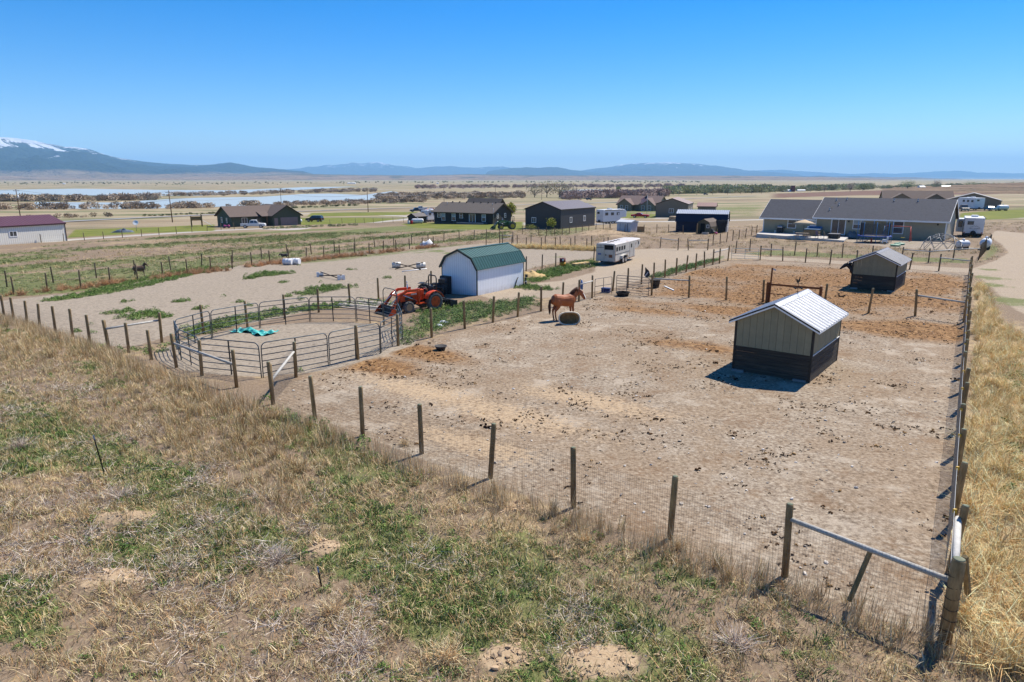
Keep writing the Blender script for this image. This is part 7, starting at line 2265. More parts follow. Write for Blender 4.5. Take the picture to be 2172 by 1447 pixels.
for k, (u, v) in enumerate([(1644, 494), (1684, 495.5), (1798, 497)]):
    x, y = hx(u, v)
    t = thing('bucket', ['pale jug beside silver-lidded grill', 'white bucket between grill and smoker', 'blue bucket by house step'][k], 'bucket', hp(x, y))
    spin([(0.13, 0), (0.16, 0.36), (0.17, 0.36), (0.17, 0.33), (0.15, 0.33), (0.12, 0.03), (0.001, 0.03)], 'pail', [M_TANK, M_TANK, M_HTB][k], t, 12)
    mb = MB(); mb.tube([(0.17 * math.cos(a), 0, 0.36 + 0.12 * math.sin(a)) for a in [PI * q / 8 for q in range(9)]], 0.008, 4); mb.build('handle', M_DKMETAL, t)
# trampoline
q = Vector(G(1853, 514))
tr = thing('trampoline', 'round trampoline with blue pad and black net enclosure before grey house', 'trampoline', on(q.x, q.y), 0.2)
RT = 2.05
M_BLUEP = mk('blue_pad', lin(28, 74, 176), lin(40, 90, 196), scale=3, rough=0.6)
M_BLUET = mk('blue_pole', lin(66, 140, 200), rough=0.5)
spin([(RT, 0.82), (RT, 0.90), (RT - 0.3, 0.91), (RT - 0.3, 0.84), (RT, 0.82)], 'pad', M_BLUEP, tr, 28)
spin([(RT - 0.3, 0.86), (0.001, 0.85)], 'mat', M_BLK, tr, 28)
for k in range(8):
    a = 2 * PI * k / 8 + 0.2
    mb = MB(); mb.cyl((RT * math.cos(a), RT * math.sin(a), 0.0), (RT * math.cos(a), RT * math.sin(a), 2.75), 0.035, n=8); mb.build('pole', M_BLUET, tr)
for k in range(4):
    a = 2 * PI * k / 4
    mb = MB(); mb.tube([(RT * math.cos(a - 0.3), RT * math.sin(a - 0.3), 0.82), (RT * math.cos(a - 0.3), RT * math.sin(a - 0.3), 0.03), (RT * math.cos(a + 0.3), RT * math.sin(a + 0.3), 0.03), (RT * math.cos(a + 0.3), RT * math.sin(a + 0.3), 0.82)], 0.03, 6); mb.build('leg', M_STEEL, tr)
mb = MB()
for k in range(72):
    a = 2 * PI * k / 72
    rn_ = RT - 0.28
    mb.tube([(rn_ * math.cos(a), rn_ * math.sin(a), 0.88), (rn_ * math.cos(a), rn_ * math.sin(a), 2.55)], 0.022, 3, caps=False)
for z in [0.95 + 0.14 * i for i in range(12)]:
    mb.tube([((RT - 0.28) * math.cos(2 * PI * k / 36), (RT - 0.28) * math.sin(2 * PI * k / 36), z) for k in range(36)], 0.014, 3, closed=True)
o = mb.build('net', mk('black_net', (0.02, 0.02, 0.024, 1), rough=0.9), tr, fix=False)
o['kind'] = 'stuff'
# swing set
q = Vector(G(1904, 512))
sw = thing('swing_set', 'red and blue swing set with yellow seat before grey house wall', 'swing set', on(q.x, q.y), HR)
M_REDT = mk('red_tube', lin(206, 84, 66), rough=0.5)
mb = MB(); mb.cyl((-1.75, 0, 2.0), (1.35, 0, 2.0), 0.045, n=8); mb.build('top_bar', M_REDT, sw)
for s, xx, m in ((-1, -1.75, M_BLUET), (1, 1.35, M_REDT)):
    for e in (-1, 1):
        mb = MB(); mb.cyl((xx, 0, 2.0), (xx + s * 0.12, e * 0.75, 0.0), 0.045, n=8); mb.build('leg', m, sw)
for xx, m, zz in ((-0.95, M_BLUEP, 0.35), (0.55, M_JY, 0.5)):
    mb = MB(); mb.box(xx - 0.24, xx + 0.24, -0.09, 0.09, zz, zz + 0.04); st = mb.build('swing_seat', m, sw)
    for e in (-1, 1):
        mb = MB(); mb.cyl((xx + e * 0.22, 0, zz + 0.03), (xx + e * 0.22, 0, 2.0), 0.012, n=5); mb.build('chain', M_STEEL, st)
# climbing dome
q = Vector(G(1997, 530))
cdm = thing('climbing_dome', 'grey steel geodesic climbing dome in gravel play yard', 'climbing frame', on(q.x, q.y), 0.1)
M_DOME = mk('dome_tube', lin(130, 132, 134), lin(160, 162, 164), scale=5, rough=0.5, metal=0.3)
rings = [(2.15, 0.0, 10), (1.95, 0.85, 10), (1.3, 1.5, 5), (0.55, 1.8, 5)]
nodes = [[Vector((r * math.cos(2 * PI * (k + 0.5 * (i % 2)) / n), r * math.sin(2 * PI * (k + 0.5 * (i % 2)) / n), z)) for k in range(n)] for i, (r, z, n) in enumerate(rings)]
def strut(a, b):
    mb = MB(); mb.cyl(a, b, 0.028, n=6); mb.build('strut', M_DOME, cdm)
for i in range(len(rings)):
    n = rings[i][2]
    if i > 0:
        for k in range(n):
            strut(nodes[i][k], nodes[i][(k + 1) % n])
    if i < len(rings) - 1:
        n2 = rings[i + 1][2]
        for k in range(n):
            nb = sorted(range(n2), key=lambda j: (nodes[i + 1][j] - nodes[i][k]).length)[:2]
            for j in nb:
                strut(nodes[i][k], nodes[i + 1][j])
# small toys in the play yard
def toy(name, label, cat, u, v, parts):
    q = Vector(G(u, v))
    t = thing(name, label, cat, on(q.x, q.y), HR)
    for nm, mb, m in parts:
        mb.build(nm, m, t, bevel=0.03)
    return t
def mbx(*a): return MB().box(*a)
M_TOYO = mk('orange_plastic', lin(232, 84, 36), rough=0.5)
M_TOYG = mk('green_plastic', lin(126, 170, 140), lin(140, 182, 152), scale=3, rough=0.5)
tt = toy('toddler_slide', 'small orange plastic slide in front of trampoline', 'slide', 1842, 515, [('chute', MB().prism([(-0.5, 0.1), (0.3, 0.55), (0.35, 0.6), (-0.5, 0.17)], -0.25, 0.25), M_TOYO), ('ladder', mbx(0.25, 0.4, -0.22, 0.22, 0.0, 0.58), M_TOYO)])
toy('rocking_horse', 'white rocking toy horse right of trampoline', 'toy', 1876, 518, [('body', mbx(-0.3, 0.3, -0.12, 0.12, 0.3, 0.6), M_TANK), ('neck', mbx(0.18, 0.36, -0.1, 0.1, 0.6, 0.95), M_TANK), ('rocker', MB().prism([(-0.5, 0.15), (0, 0.0), (0.5, 0.15), (0.45, 0.22), (0, 0.08), (-0.45, 0.22)], -0.2, 0.2), M_DKMETAL), ('leg', mbx(-0.28, -0.2, -0.14, 0.14, 0.1, 0.3), M_TANK), ('leg', mbx(0.2, 0.28, -0.14, 0.14, 0.1, 0.3), M_TANK)])
for k, (u, v) in enumerate([(1899, 522.5), (1908, 519.5)]):
    toy('sandbox', ['pale green turtle-shaped sandbox, lid on, beside swing set', 'pale green sandbox lid lying behind another near swing set'][k], 'sandbox', u, v, [('tray', MB().lathe([(0.55, 0), (0.62, 0.2), (0.6, 0.22), (0.001, 0.3)], 14), M_TOYG), ('knob', MB().ball((0, 0, 0.32), (0.12, 0.12, 0.06), 8, 5), M_TOYG)])
q = Vector(G(2041, 529))
tank('small grey-white tank beside climbing dome', q.x, q.y, 0.2, 1.6, 0.42)
# play fort by the left drive
q = Vector(G(418, 481))
pf = thing('play_fort', 'raised wooden play fort with plastic slide beside dark green house', 'play fort', on(q.x, q.y), 0.5)
M_FORT = mk('fort_wood', lin(150, 116, 74), lin(176, 140, 94), scale=3, rough=0.85)
for a in (-1.2, 1.2):
    for b in (-1.2, 1.2):
        mb = MB(); mb.box(a - 0.08, a + 0.08, b - 0.08, b + 0.08, 0, 3.0 if a > 0 else 2.6); mb.build('post', M_FORT, pf)
mb = MB(); mb.box(-1.3, 1.3, -1.3, 1.3, 1.6, 1.72); mb.build('deck', M_FORT, pf)
for k in range(4):
    an = k * PI / 2
    mb = MB(); mb.cbox((1.25 * math.cos(an), 1.25 * math.sin(an), 2.1), (0.05, 2.4, 0.7), (0, 0, an)); mb.build('side_panel', M_FORT, pf)
mb = MB(); mb.bar((1.25, -0.2, 1.65), (3.6, -0.4, 0.15), 0.6, 0.06); mb.build('slide', M_TANK, pf)
x, y = G(290, 490)
sdh = thing('satellite_dish', 'white satellite dish on post at edge of left lawn', 'satellite dish', on(x, y), 0.3)
mb = MB(); mb.cyl((0, 0, 0), (0, 0, 1.6), 0.05, n=8); mb.build('mast', M_STEEL, sdh)
spin([(0.001, 0), (0.3, 0.03), (0.6, 0.14), (0.58, 0.14), (0.3, 0.05), (0.001, 0.02)], 'dish', M_TANK, sdh, 18, Matrix.Translation((0, 0, 1.8)) @ Matrix.Rotation(PI / 2 - 0.5, 4, 'X'))
x, y = G(262, 493)
heap('covered_pile', 'low pile under blue-grey tarpaulin beside left drive', 'cover', x, y, 2.6, 1.1, 0.7, mk('blue_grey_tarp', lin(84, 98, 112), lin(104, 118, 132), scale=2, rough=0.7), 12.5)
x, y = G(481, 484)
rq = thing('toy_quad', 'pink toy quad on pale drive beside dark green house', 'toy', on(x, y), 0.2)
M_PINK = mk('pink_plastic', lin(210, 84, 150), rough=0.5)
mb = MB(); mb.prism([(-0.7, 0.4), (-0.6, 0.75), (0.0, 0.6), (0.5, 0.8), (0.75, 0.45)], -0.3, 0.3); mb.build('body', M_PINK, rq, bevel=0.04)
for a in (-0.5, 0.5):
    for s in (-1, 1):
        wheel(rq, (a, s * 0.35, 0.26), 0.26, 0.2, M_PINK, M_RUB, 0, 0.5, s)
# beside the navy barn: leaning black panels, toys, crate, plywood, woodpile
for k in range(3):
    q = Vector(G(1521 + 6 * k, 494.5 - k * 0.6))
    mb = MB(); mb.cbox((0, 0, 1.05), (1.0, 0.08, 2.1), (0.0, 0.22, 0))
    o = mb.build('black_panel', M_BLK, loc=on(q.x, q.y), rotz=-0.4)
    tag(o, ['tall black panel leaning nearest olive shed', 'tall black panel leaning between two others before navy barn', 'tall black panel leaning nearest white cross doors'][k], 'panel', 'leaning black panels')
q = Vector(G(1499, 497.5)); toy('wooden_crate', 'low pale wooden crate in front of olive shed', 'crate', 1496, 497.5, [('crate_side', mbx(-0.5, 0.5, -0.3, -0.26, 0, 0.35), M_LUM), ('crate_side', mbx(-0.5, 0.5, 0.26, 0.3, 0, 0.35), M_LUM), ('crate_end', mbx(-0.5, -0.46, -0.26, 0.26, 0, 0.35), M_LUM), ('crate_end', mbx(0.46, 0.5, -0.26, 0.26, 0, 0.35), M_LUM), ('crate_floor', mbx(-0.46, 0.46, -0.26, 0.26, 0.02, 0.06), M_LUM)])
toy('toy_car', 'black and red ride-on toy car beside olive shed', 'toy', 1509, 496.5, [('body', MB().prism([(-0.6, 0.15), (-0.6, 0.5), (-0.3, 0.55), (-0.1, 0.85), (0.2, 0.85), (0.35, 0.5), (0.65, 0.42), (0.65, 0.15)], -0.3, 0.3), M_BLK), ('bumper', mbx(0.62, 0.7, -0.3, 0.3, 0.15, 0.3), M_CRED), ('ball', MB().ball((0.95, -0.3, 0.2), 0.2, 10, 7), M_PINK)])
toy('toy_scooter', 'yellow toy scooter by leaning black panels', 'toy', 1517, 496, [('deck', mbx(-0.35, 0.35, -0.07, 0.07, 0.1, 0.15), M_JY), ('stem', mbx(0.3, 0.36, -0.03, 0.03, 0.15, 0.8), M_JY), ('handlebar', mbx(0.3, 0.36, -0.25, 0.25, 0.8, 0.85), M_BLK), ('wheel', mbx(-0.4, -0.25, -0.03, 0.03, 0.0, 0.14), M_RUB), ('wheel', mbx(0.28, 0.42, -0.03, 0.03, 0.0, 0.14), M_RUB)])
q = Vector(G(1359, 492.5))
mb = MB(); mb.cbox((0, 0, 0.5), (1.3, 0.04, 1.0), (0.12, 0, 0))
tag(mb.build('plywood_sheet', MATS['plywood'], loc=on(q.x, q.y), rotz=-0.2), 'pale plywood sheet standing right of small white shed', 'board')
q = Vector(G(1428, 468))
wp = thing('wood_pile', 'stack of split logs between tan shop and navy barn', 'wood pile', on(q.x, q.y), -0.3)
for k in range(26):
    r_ = rng.uniform(0.13, 0.2); row = k // 9; col_ = k % 9
    mb = MB(); mb.cyl((-0.9, 0, 0), (0.9, 0, 0), r_, n=7); o = mb.build('log', mk('split_log', lin(170, 146, 118), lin(196, 174, 146), scale=3, rough=0.95, rnd=0.25), wp, loc=(rng.uniform(-0.2, .2), -1.6 + col_ * 0.4 + (row % 2) * 0.2, 0.18 + row * 0.34))
q = Vector(G(1389, 461))
fp_ = thing('flag_pole', 'flag on white pole between beige house and tan shop', 'flag', on(q.x - 1.5, q.y + 4))
mb = MB(); mb.cyl((0, 0, 0), (0, 0, 6.0), 0.05, n=8); mb.build('pole', M_TANK, fp_)
fl = MB()
for k in range(13):
    z1 = 5.9 - k * 0.11
    pts = [(-(0.05 + 0.35 * i), 0.1 * math.sin(i * 1.3), z1 - 0.22 * i) for i in range(6)]
    fl.mat(k % 2)
    fl.add([p for p in pts] + [(p[0], p[1], p[2] - 0.11) for p in pts], [(i, i + 1, i + 7, i + 6) for i in range(5)])
fl.mat(2)
fl.add([(-0.05, -0.03, 5.91), (-0.75, -0.03, 5.49), (-0.75, -0.03, 4.75), (-0.05, -0.03, 5.15)], [(0, 1, 2, 3)])
fl.build('flag', [M_CRED, M_TANK, M_CBLUE], fp_)

# ---------------------------------------------------------------- animals
def quadruped(name, label, cat, loc, hdg, coat, mane_m, head_yaw=0.0, head_pitch=0.0, scale=1.0, blaze=False, neck=(0.55, 0.60), tail=True, woolly=0.0, mane=True):
    t = thing(name, label, cat, loc, ang(*hdg))
    t.scale = (scale,) * 3
    mb = MB()
    Y = Vector((0, 1, 0))
    def loft(secs, n=14, side=Y):
        vs, fs = [], []
        for i, (c, ry, rz) in enumerate(secs):
            a = Vector(secs[max(i - 1, 0)][0]); b = Vector(secs[min(i + 1, len(secs) - 1)][0])
            d = (b - a).normalized()
            s = (side - d * side.dot(d)).normalized()
            u = d.cross(s)
            for k in range(n):
                an = 2 * PI * k / n
                vs.append(Vector(c) + s * (ry * math.cos(an)) + u * (rz * math.sin(an)))
        m = len(secs)
        for i in range(m - 1):
            for k in range(n):
                fs.append((i * n + k, i * n + (k + 1) % n, (i + 1) * n + (k + 1) % n, (i + 1) * n + k))
        fs.append(tuple(range(n - 1, -1, -1)))
        fs.append(tuple(range((m - 1) * n, m * n)))
        mb.add(vs, fs, True)
    w = woolly
    loft([((-0.80, 0, 1.27), 0.07, 0.10), ((-0.74, 0, 1.23), 0.19 + w, 0.23 + w), ((-0.58, 0, 1.21), 0.27 + w, 0.30 + w), ((-0.36, 0, 1.19), 0.285 + w, 0.30 + w), ((-0.1, 0, 1.14), 0.265 + w, 0.29 + w),
          ((0.15, 0, 1.11), 0.275 + w, 0.32 + w), ((0.38, 0, 1.13), 0.26 + w, 0.345 + w), ((0.56, 0, 1.16), 0.215 + w, 0.30 + w), ((0.70, 0, 1.15), 0.165, 0.22), ((0.80, 0, 1.14), 0.08, 0.12)])
    nx, nz = neck
    pl = Vector((0.48 + nx, 0, 1.26 + nz))
    loft([((0.42, 0, 1.24), 0.15, 0.27), ((0.48 + nx * 0.35, 0, 1.26 + nz * 0.30), 0.125, 0.21), ((0.48 + nx * 0.72, 0, 1.26 + nz * 0.68), 0.095, 0.16), ((pl.x, 0, pl.z), 0.08, 0.13)])
    RM = Matrix.Translation(pl) @ Matrix.Rotation(head_yaw, 4, 'Z') @ Matrix.Rotation(head_pitch, 4, 'Y')
    sideh = (Matrix.Rotation(head_yaw, 3, 'Z') @ Y)
    hpnt = lambda x, z: tuple(RM @ Vector((x, 0, z)))
    loft([(hpnt(-0.10, 0.02), 0.06, 0.08), (hpnt(0.0, 0.0), 0.09, 0.13), (hpnt(0.10, -0.07), 0.10, 0.145), (hpnt(0.20, -0.18), 0.082, 0.12), (hpnt(0.30, -0.29), 0.062, 0.088), (hpnt(0.38, -0.385), 0.06, 0.075), (hpnt(0.42, -0.43), 0.03, 0.04)], side=sideh)
    for s in (-1, 1):
        e0, e1 = RM @ Vector((-0.03, s * 0.055, 0.08)), RM @ Vector((0.0, s * 0.085, 0.25))
        mb.tube([e0, e0.lerp(e1, 0.4), e1], [0.03, 0.036, 0.006], 6)
        mb.tube([(0.46, s * 0.14, 1.12), (0.50, s * 0.15, 0.88), (0.53, s * 0.15, 0.66), (0.55, s * 0.15, 0.48), (0.54, s * 0.15, 0.30), (0.535, s * 0.15, 0.16), (0.56, s * 0.15, 0.07), (0.575, s * 0.15, 0.0)], [0.145, 0.105, 0.07, 0.058, 0.038, 0.044, 0.045, 0.062], 10)
        mb.tube([(-0.50, s * 0.14, 1.18), (-0.42, s * 0.17, 0.98), (-0.46, s * 0.16, 0.80), (-0.63, s * 0.15, 0.56), (-0.62, s * 0.15, 0.38), (-0.585, s * 0.15, 0.17), (-0.555, s * 0.15, 0.07), (-0.54, s * 0.15, 0.0)], [0.20, 0.18, 0.12, 0.066, 0.045, 0.046, 0.046, 0.063], 10)
    o = mb.build('body', coat, t)
    rm = o.modifiers.new('fuse', 'REMESH')
    rm.mode = 'VOXEL'
    rm.voxel_size = 0.022
    rm.use_smooth_shade = True
    sm2 = o.modifiers.new('smooth', 'SMOOTH')
    sm2.iterations = 4
    if mane:
        mb = MB()
        for k in range(26):
            q = k / 25
            p = Vector((0.40 + nx * q * 0.98, 0, 1.46 + (nz + 0.02) * q * 0.98 + 0.07 * math.sin(q * PI)))
            s = 1 if k % 2 else -1
            mb.tube([p + Vector((-0.03, 0, 0.02)), p + Vector((-0.06, s * 0.07, -0.04)), p + Vector((-0.05 + rng.uniform(-.03, .03), s * 0.12, -0.20 - rng.uniform(0, .08)))], [0.03, 0.035, 0.006], 5)
        f0 = RM @ Vector((0.02, 0, 0.10)); f1 = RM @ Vector((0.14, 0, -0.02))
        mb.tube([f0, f0.lerp(f1, 0.5) + Vector((0, 0, 0.03)), f1 + Vector((0, 0, 0.02))], [0.03, 0.035, 0.008], 6)
        mm = mb.build('mane', mane_m, t)
        mm['kind'] = 'stuff'
    if tail:
        mb = MB()
        for k in range(12):
            a, b = rng.uniform(-0.04, 0.04), rng.uniform(-0.05, 0.05)
            mb.tube([(-0.79, a * 0.4, 1.30), (-0.90 + b * 0.4, a, 1.18), (-0.93 + b, a * 1.4, 0.85), (-0.90 + b, a * 1.6, 0.40 + rng.uniform(-.08, .1))], [0.025, 0.035, 0.03, 0.006], 5)
        mm = mb.build('tail', mane_m, t)
        mm['kind'] = 'stuff'
    if blaze:
        mb = MB()
        vs = []
        for x_, z_, w_ in ((0.03, 0.105, 0.02), (0.12, 0.03, 0.05), (0.22, -0.085, 0.045), (0.33, -0.21, 0.04), (0.405, -0.31, 0.05), (0.43, -0.40, 0.035)):
            for s in (-1, 1):
                vs.append(RM @ Vector((x_ + 0.022, s * w_, z_ + 0.022)))
        mb.add(vs, [(2 * i, 2 * i + 1, 2 * i + 3, 2 * i + 2) for i in range(5)], True)
        mb.build('blaze', mk('white_hair', (0.62, 0.6, 0.58, 1), rough=0.8), t)
    for s in (-1, 1):
        mb = MB(); mb.ball(RM @ Vector((0.115, s * 0.088, -0.01)), 0.022, 8, 6); mb.build('eye', M_BLK, t)
    return t
def coat_mat(name, c1, c2, legs, zl=0.45):
    m = mk(name, c1, c2, scale=2.5, rough=0.6, contrast=(0.3, 0.7))
    n, l = m.node_tree.nodes, m.node_tree.links
    b = n['Principled BSDF']
    src = b.inputs['Base Color'].links[0].from_socket
    tc = n.new('ShaderNodeTexCoord'); sp = n.new('ShaderNodeSeparateXYZ')
    l.new(tc.outputs['Object'], sp.inputs[0])
    r = n.new('ShaderNodeMapRange')
    r.inputs['From Min'].default_value = zl - 0.12
    r.inputs['From Max'].default_value = zl + 0.12
    l.new(sp.outputs['Z'], r.inputs['Value'])
    mx = n.new('ShaderNodeMixRGB')
    l.new(r.outputs[0], mx.inputs['Fac'])
    mx.inputs['Color1'].default_value = legs
    l.new(src, mx.inputs['Color2'])
    l.new(mx.outputs[0], b.inputs['Base Color'])
    return m
M_CHEST = coat_mat('chestnut_coat', lin(158, 84, 40), lin(186, 104, 54), lin(84, 46, 26), 0.3)
quadruped('horse', 'chestnut horse with white blaze standing behind tipped tan tub', 'horse', on(2.98, 38.75), (0.90, 0.43), M_CHEST, mk('dark_chestnut_hair', lin(70, 36, 20), lin(96, 52, 28), scale=9, rough=0.8), head_yaw=-0.75, head_pitch=0.15, blaze=True, neck=(0.54, 0.36), woolly=0.035)
S2M = Matrix.Translation(S2.location) @ Matrix.Rotation(S2.rotation_euler[2], 4, 'Z')
hb = S2M @ Vector((0.34, 1.5, 0))
M_BLKC = mk('black_coat', (0.010, 0.009, 0.009, 1), (0.02, 0.017, 0.015, 1), scale=3, rough=0.5)
quadruped('horse', 'black horse looking out of open side of far shed', 'horse', on(hb.x, hb.y), (-0.79, 0.61), M_BLKC, M_BLKC, head_yaw=0.1, head_pitch=-0.1, neck=(0.56, 0.34), scale=0.98)
x, y = G(297, 587)
quadruped('alpaca', 'woolly dark brown animal with pale face by tumbleweed fence', 'alpaca', on(x, y), (0.9, 0.43), coat_mat('woolly_brown', lin(66, 50, 40), lin(124, 92, 66), lin(110, 84, 60), 0.7), M_BLKC, head_yaw=-0.3, neck=(0.28, 0.55), scale=0.68, woolly=0.09, tail=False, mane=False)
x, y = G(604, 552)
quadruped('goat', 'small black goat behind white plastic barrels at fence', 'goat', on(x, y), (-0.95, -0.3), M_BLKC, M_BLKC, neck=(0.40, 0.22), scale=0.5, tail=False, mane=False)
# ---------------------------------------------------------------- vegetation, stones, dung
def look(field, x, y):
    """Value of a ground field at points x, y."""
    r = np.clip(np.searchsorted(rows, y) - 1, 0, nr - 2)
    fy = np.clip((y - rows[r]) / (rows[r + 1] - rows[r]), 0, 1)
    hw = half[r] * (1 - fy) + half[r + 1] * fy
    c = np.clip((x / hw + 1) / 2 * (NC - 1), 0, NC - 1.001)
    ci = c.astype(int)
    fx = c - ci
    a = field[r, ci] * (1 - fx) + field[r, ci + 1] * fx
    b = field[r + 1, ci] * (1 - fx) + field[r + 1, ci + 1] * fx
    return a * (1 - fy) + b * fy

PROTO = bpy.data.collections.new('plant_kit')          # not linked to the scene: only instanced
def proto(name, vs, fs, mi, mats):
    me = bpy.data.meshes.new(name)
    me.from_pydata([tuple(p) for p in vs], [], fs)
    me.polygons.foreach_set('material_index', mi)
    for m in mats:
        me.materials.append(m)
    return me

def kit(name, meshes):
    c = bpy.data.collections.new(name)
    for i, me in enumerate(meshes):
        c.objects.link(bpy.data.objects.new('%s_%d' % (name, i), me))
    return c

def scatter(name, label, cat, coll, pts, scale, tilt=0.25):
    """One 'stuff' object: the kit's pieces instanced on points by geometry nodes."""
    n = len(pts)
    me = bpy.data.meshes.new(name)
    me.from_pydata([tuple(p) for p in pts], [], [])
    rot = np.stack([nrng.normal(0, tilt, n), nrng.normal(0, tilt, n), nrng.uniform(0, 6.283, n)], -1).astype(np.float32)
    a = me.attributes.new('turn', 'FLOAT_VECTOR', 'POINT'); a.data.foreach_set('vector', rot.ravel())
    a = me.attributes.new('size', 'FLOAT', 'POINT'); a.data.foreach_set('value', np.asarray(scale, np.float32))
    o = bpy.data.objects.new(name, me)
    C.objects.link(o)
    ng = bpy.data.node_groups.new('scatter', 'GeometryNodeTree')
    ng.interface.new_socket('Geometry', in_out='INPUT', socket_type='NodeSocketGeometry')
    ng.interface.new_socket('Geometry', in_out='OUTPUT', socket_type='NodeSocketGeometry')
    N, L = ng.nodes, ng.links
    gi, go = N.new('NodeGroupInput'), N.new('NodeGroupOutput')
    ip = N.new('GeometryNodeInstanceOnPoints')
    ci = N.new('GeometryNodeCollectionInfo')
    ci.inputs['Collection'].default_value = coll
    ci.inputs['Separate Children'].default_value = True
    ci.inputs['Reset Children'].default_value = True
    ip.inputs['Pick Instance'].default_value = True
    def attr(nm, t):
        q = N.new('GeometryNodeInputNamedAttribute'); q.data_type = t
        q.inputs['Name'].default_value = nm
        return q.outputs['Attribute']
    er = N.new('FunctionNodeEulerToRotation')
    L.new(attr('turn', 'FLOAT_VECTOR'), er.inputs[0])
    L.new(gi.outputs[0], ip.inputs['Points'])
    L.new(ci.outputs[0], ip.inputs['Instance'])
    L.new(er.outputs[0], ip.inputs['Rotation'])
    L.new(attr('size', 'FLOAT'), ip.inputs['Scale'])
    L.new(ip.outputs[0], go.inputs[0])
    md = o.modifiers.new('scatter', 'NODES')
    md.node_group = ng
    return tag(o, label, cat, kind='stuff')

def blades(n, h, spread, width, lean, mats_n, seed, bend=0.5, flat=0.0):
    """Tuft of n bent, tapering grass blades."""
    r = random.Random(seed)
    vs, fs, mi = [], [], []
    for k in range(n):
        a = r.uniform(0, 6.283)
        d = Vector((math.cos(a), math.sin(a), 0))
        b = Vector((r.gauss(0, spread), r.gauss(0, spread), -0.01))
        hh = h * r.uniform(0.55, 1.15)
        ln = lean * r.uniform(0.2, 1.4)
        sd = Vector((-d.y, d.x, 0)) * width * r.uniform(0.7, 1.3)
        o = len(vs)
        for q, w in ((0, 1.0), (0.55, 0.8), (1.0, 0.08)):
            p = b + d * (ln * hh * q ** (1 + bend)) + Vector((0, 0, hh * q * (1 - flat * q)))
            vs += [p - sd * w / 2, p + sd * w / 2]
        fs += [(o, o + 1, o + 3, o + 2), (o + 2, o + 3, o + 5, o + 4)]
        m = r.randrange(mats_n)
        mi += [m, m]
    return vs, fs, mi

def leaves(n, rad, h, size, mats_n, seed, up=0.5, low=0.0):
    """Clump of small leaf quads through a dome."""
    r = random.Random(seed)
    vs, fs, mi = [], [], []
    for k in range(n):
        a, q = r.uniform(0, 6.283), math.sqrt(r.random())
        z = low + h * (1 - q * q) * r.uniform(0.25, 1.0)
        c = Vector((rad * q * math.cos(a), rad * q * math.sin(a), z))
        nrm = Vector((r.gauss(0, 1), r.gauss(0, 1), up + r.random())).normalized()
        t = nrm.orthogonal().normalized()
        t.rotate(Matrix.Rotation(r.uniform(0, 6.283), 3, nrm))
        b = nrm.cross(t)
        s = size * r.uniform(0.6, 1.3)
        o = len(vs)
        vs += [c - t * s, c + b * s * 0.45, c + t * s, c - b * s * 0.45]
        fs.append((o, o + 1, o + 2, o + 3))
        mi.append(r.randrange(mats_n))
    return vs, fs, mi

def twigs(n, rad, seed, width=0.006, ball=True, mats_n=2, h=0.5, seg=4, curl=0.6):
    """Wiry dead plant: curving stems from a base filling a ball or lying in a mat."""
    r = random.Random(seed)
    vs, fs, mi = [], [], []
    for k in range(n):
        a = r.uniform(0, 6.283)
        el = r.uniform(0.1, 1.45) if ball else r.uniform(0.0, 0.5)
        d = Vector((math.cos(a) * math.cos(el), math.sin(a) * math.cos(el), math.sin(el)))
        p = Vector((r.gauss(0, rad * 0.15), r.gauss(0, rad * 0.15), 0.02)) if ball else Vector((r.gauss(0, rad * 0.6), r.gauss(0, rad * 0.6), 0.02))
        st = rad * 1.25 / seg * r.uniform(0.6, 1.1)
        o = len(vs)
        w = width
        for i in range(seg + 1):
            s = d.cross(Vector((r.gauss(0, 1), r.gauss(0, 1), r.gauss(0, 1)))).normalized() * w
            vs += [p - s, p + s]
            d = (d + Vector((r.gauss(0, curl), r.gauss(0, curl), r.gauss(0, curl) * (1 if ball else .4))) * 0.45).normalized()
            p = p + d * st
            p.z = max(p.z, 0.01)
            w *= 0.78
        m = r.randrange(mats_n)
        for i in range(seg):
            fs.append((o + 2 * i, o + 2 * i + 1, o + 2 * i + 3, o + 2 * i + 2)); mi.append(m)
    return vs, fs, mi

def vm(name, r, g, b, rough=0.8, rnd=0.25):
    m = mk(name, lin(r, g, b), rough=rough, rnd=rnd, spec=0.2)
    return m
DRY = [vm('dry_blade_tan', 232, 204, 156), vm('dry_blade_straw', 250, 230, 188), vm('dry_blade_rust', 206, 164, 114), vm('dry_blade_olive', 176, 166, 112)]
STR = [vm('straw_blade', 255, 228, 163), vm('straw_blade_pale', 255, 252, 194), vm('straw_blade_tan', 240, 192, 127)]
GRN = [vm('weed_leaf', 112, 144, 68), vm('weed_leaf_dark', 80, 112, 54), vm('weed_leaf_light', 156, 178, 98)]
GRY = [vm('dead_stem_grey', 223, 208, 196), vm('dead_stem_brown', 177, 146, 122), vm('dead_stem_pale', 247, 232, 211)]
TMB = [vm('tumbleweed_pale', 255, 235, 189), vm('tumbleweed_tan', 235, 196, 146)]
RUST_T = [vm('tumbleweed_rust', 214, 164, 118), vm('tumbleweed_rust_light', 232, 190, 146)]
GR2 = [vm('pasture_blade', 122, 146, 82), vm('pasture_blade_dark', 94, 120, 66), vm('pasture_blade_dry', 186, 178, 124)]
K_DRY = kit('dry_tuft', [proto('t', *blades(34, 0.5, 0.07, 0.010, 0.55, 4, s), DRY) for s in (1, 2, 3)])
K_SHORT = kit('short_tuft', [proto('t', *blades(26, 0.20, 0.10, 0.010, 0.9, 4, s, flat=0.3), DRY) for s in (4, 5, 6)])
K_STRAW = kit('straw_tuft', [proto('t', *blades(40, 0.62, 0.09, 0.011, 0.9, 3, s, bend=0.9, flat=0.25), STR) for s in (7, 8, 9)])
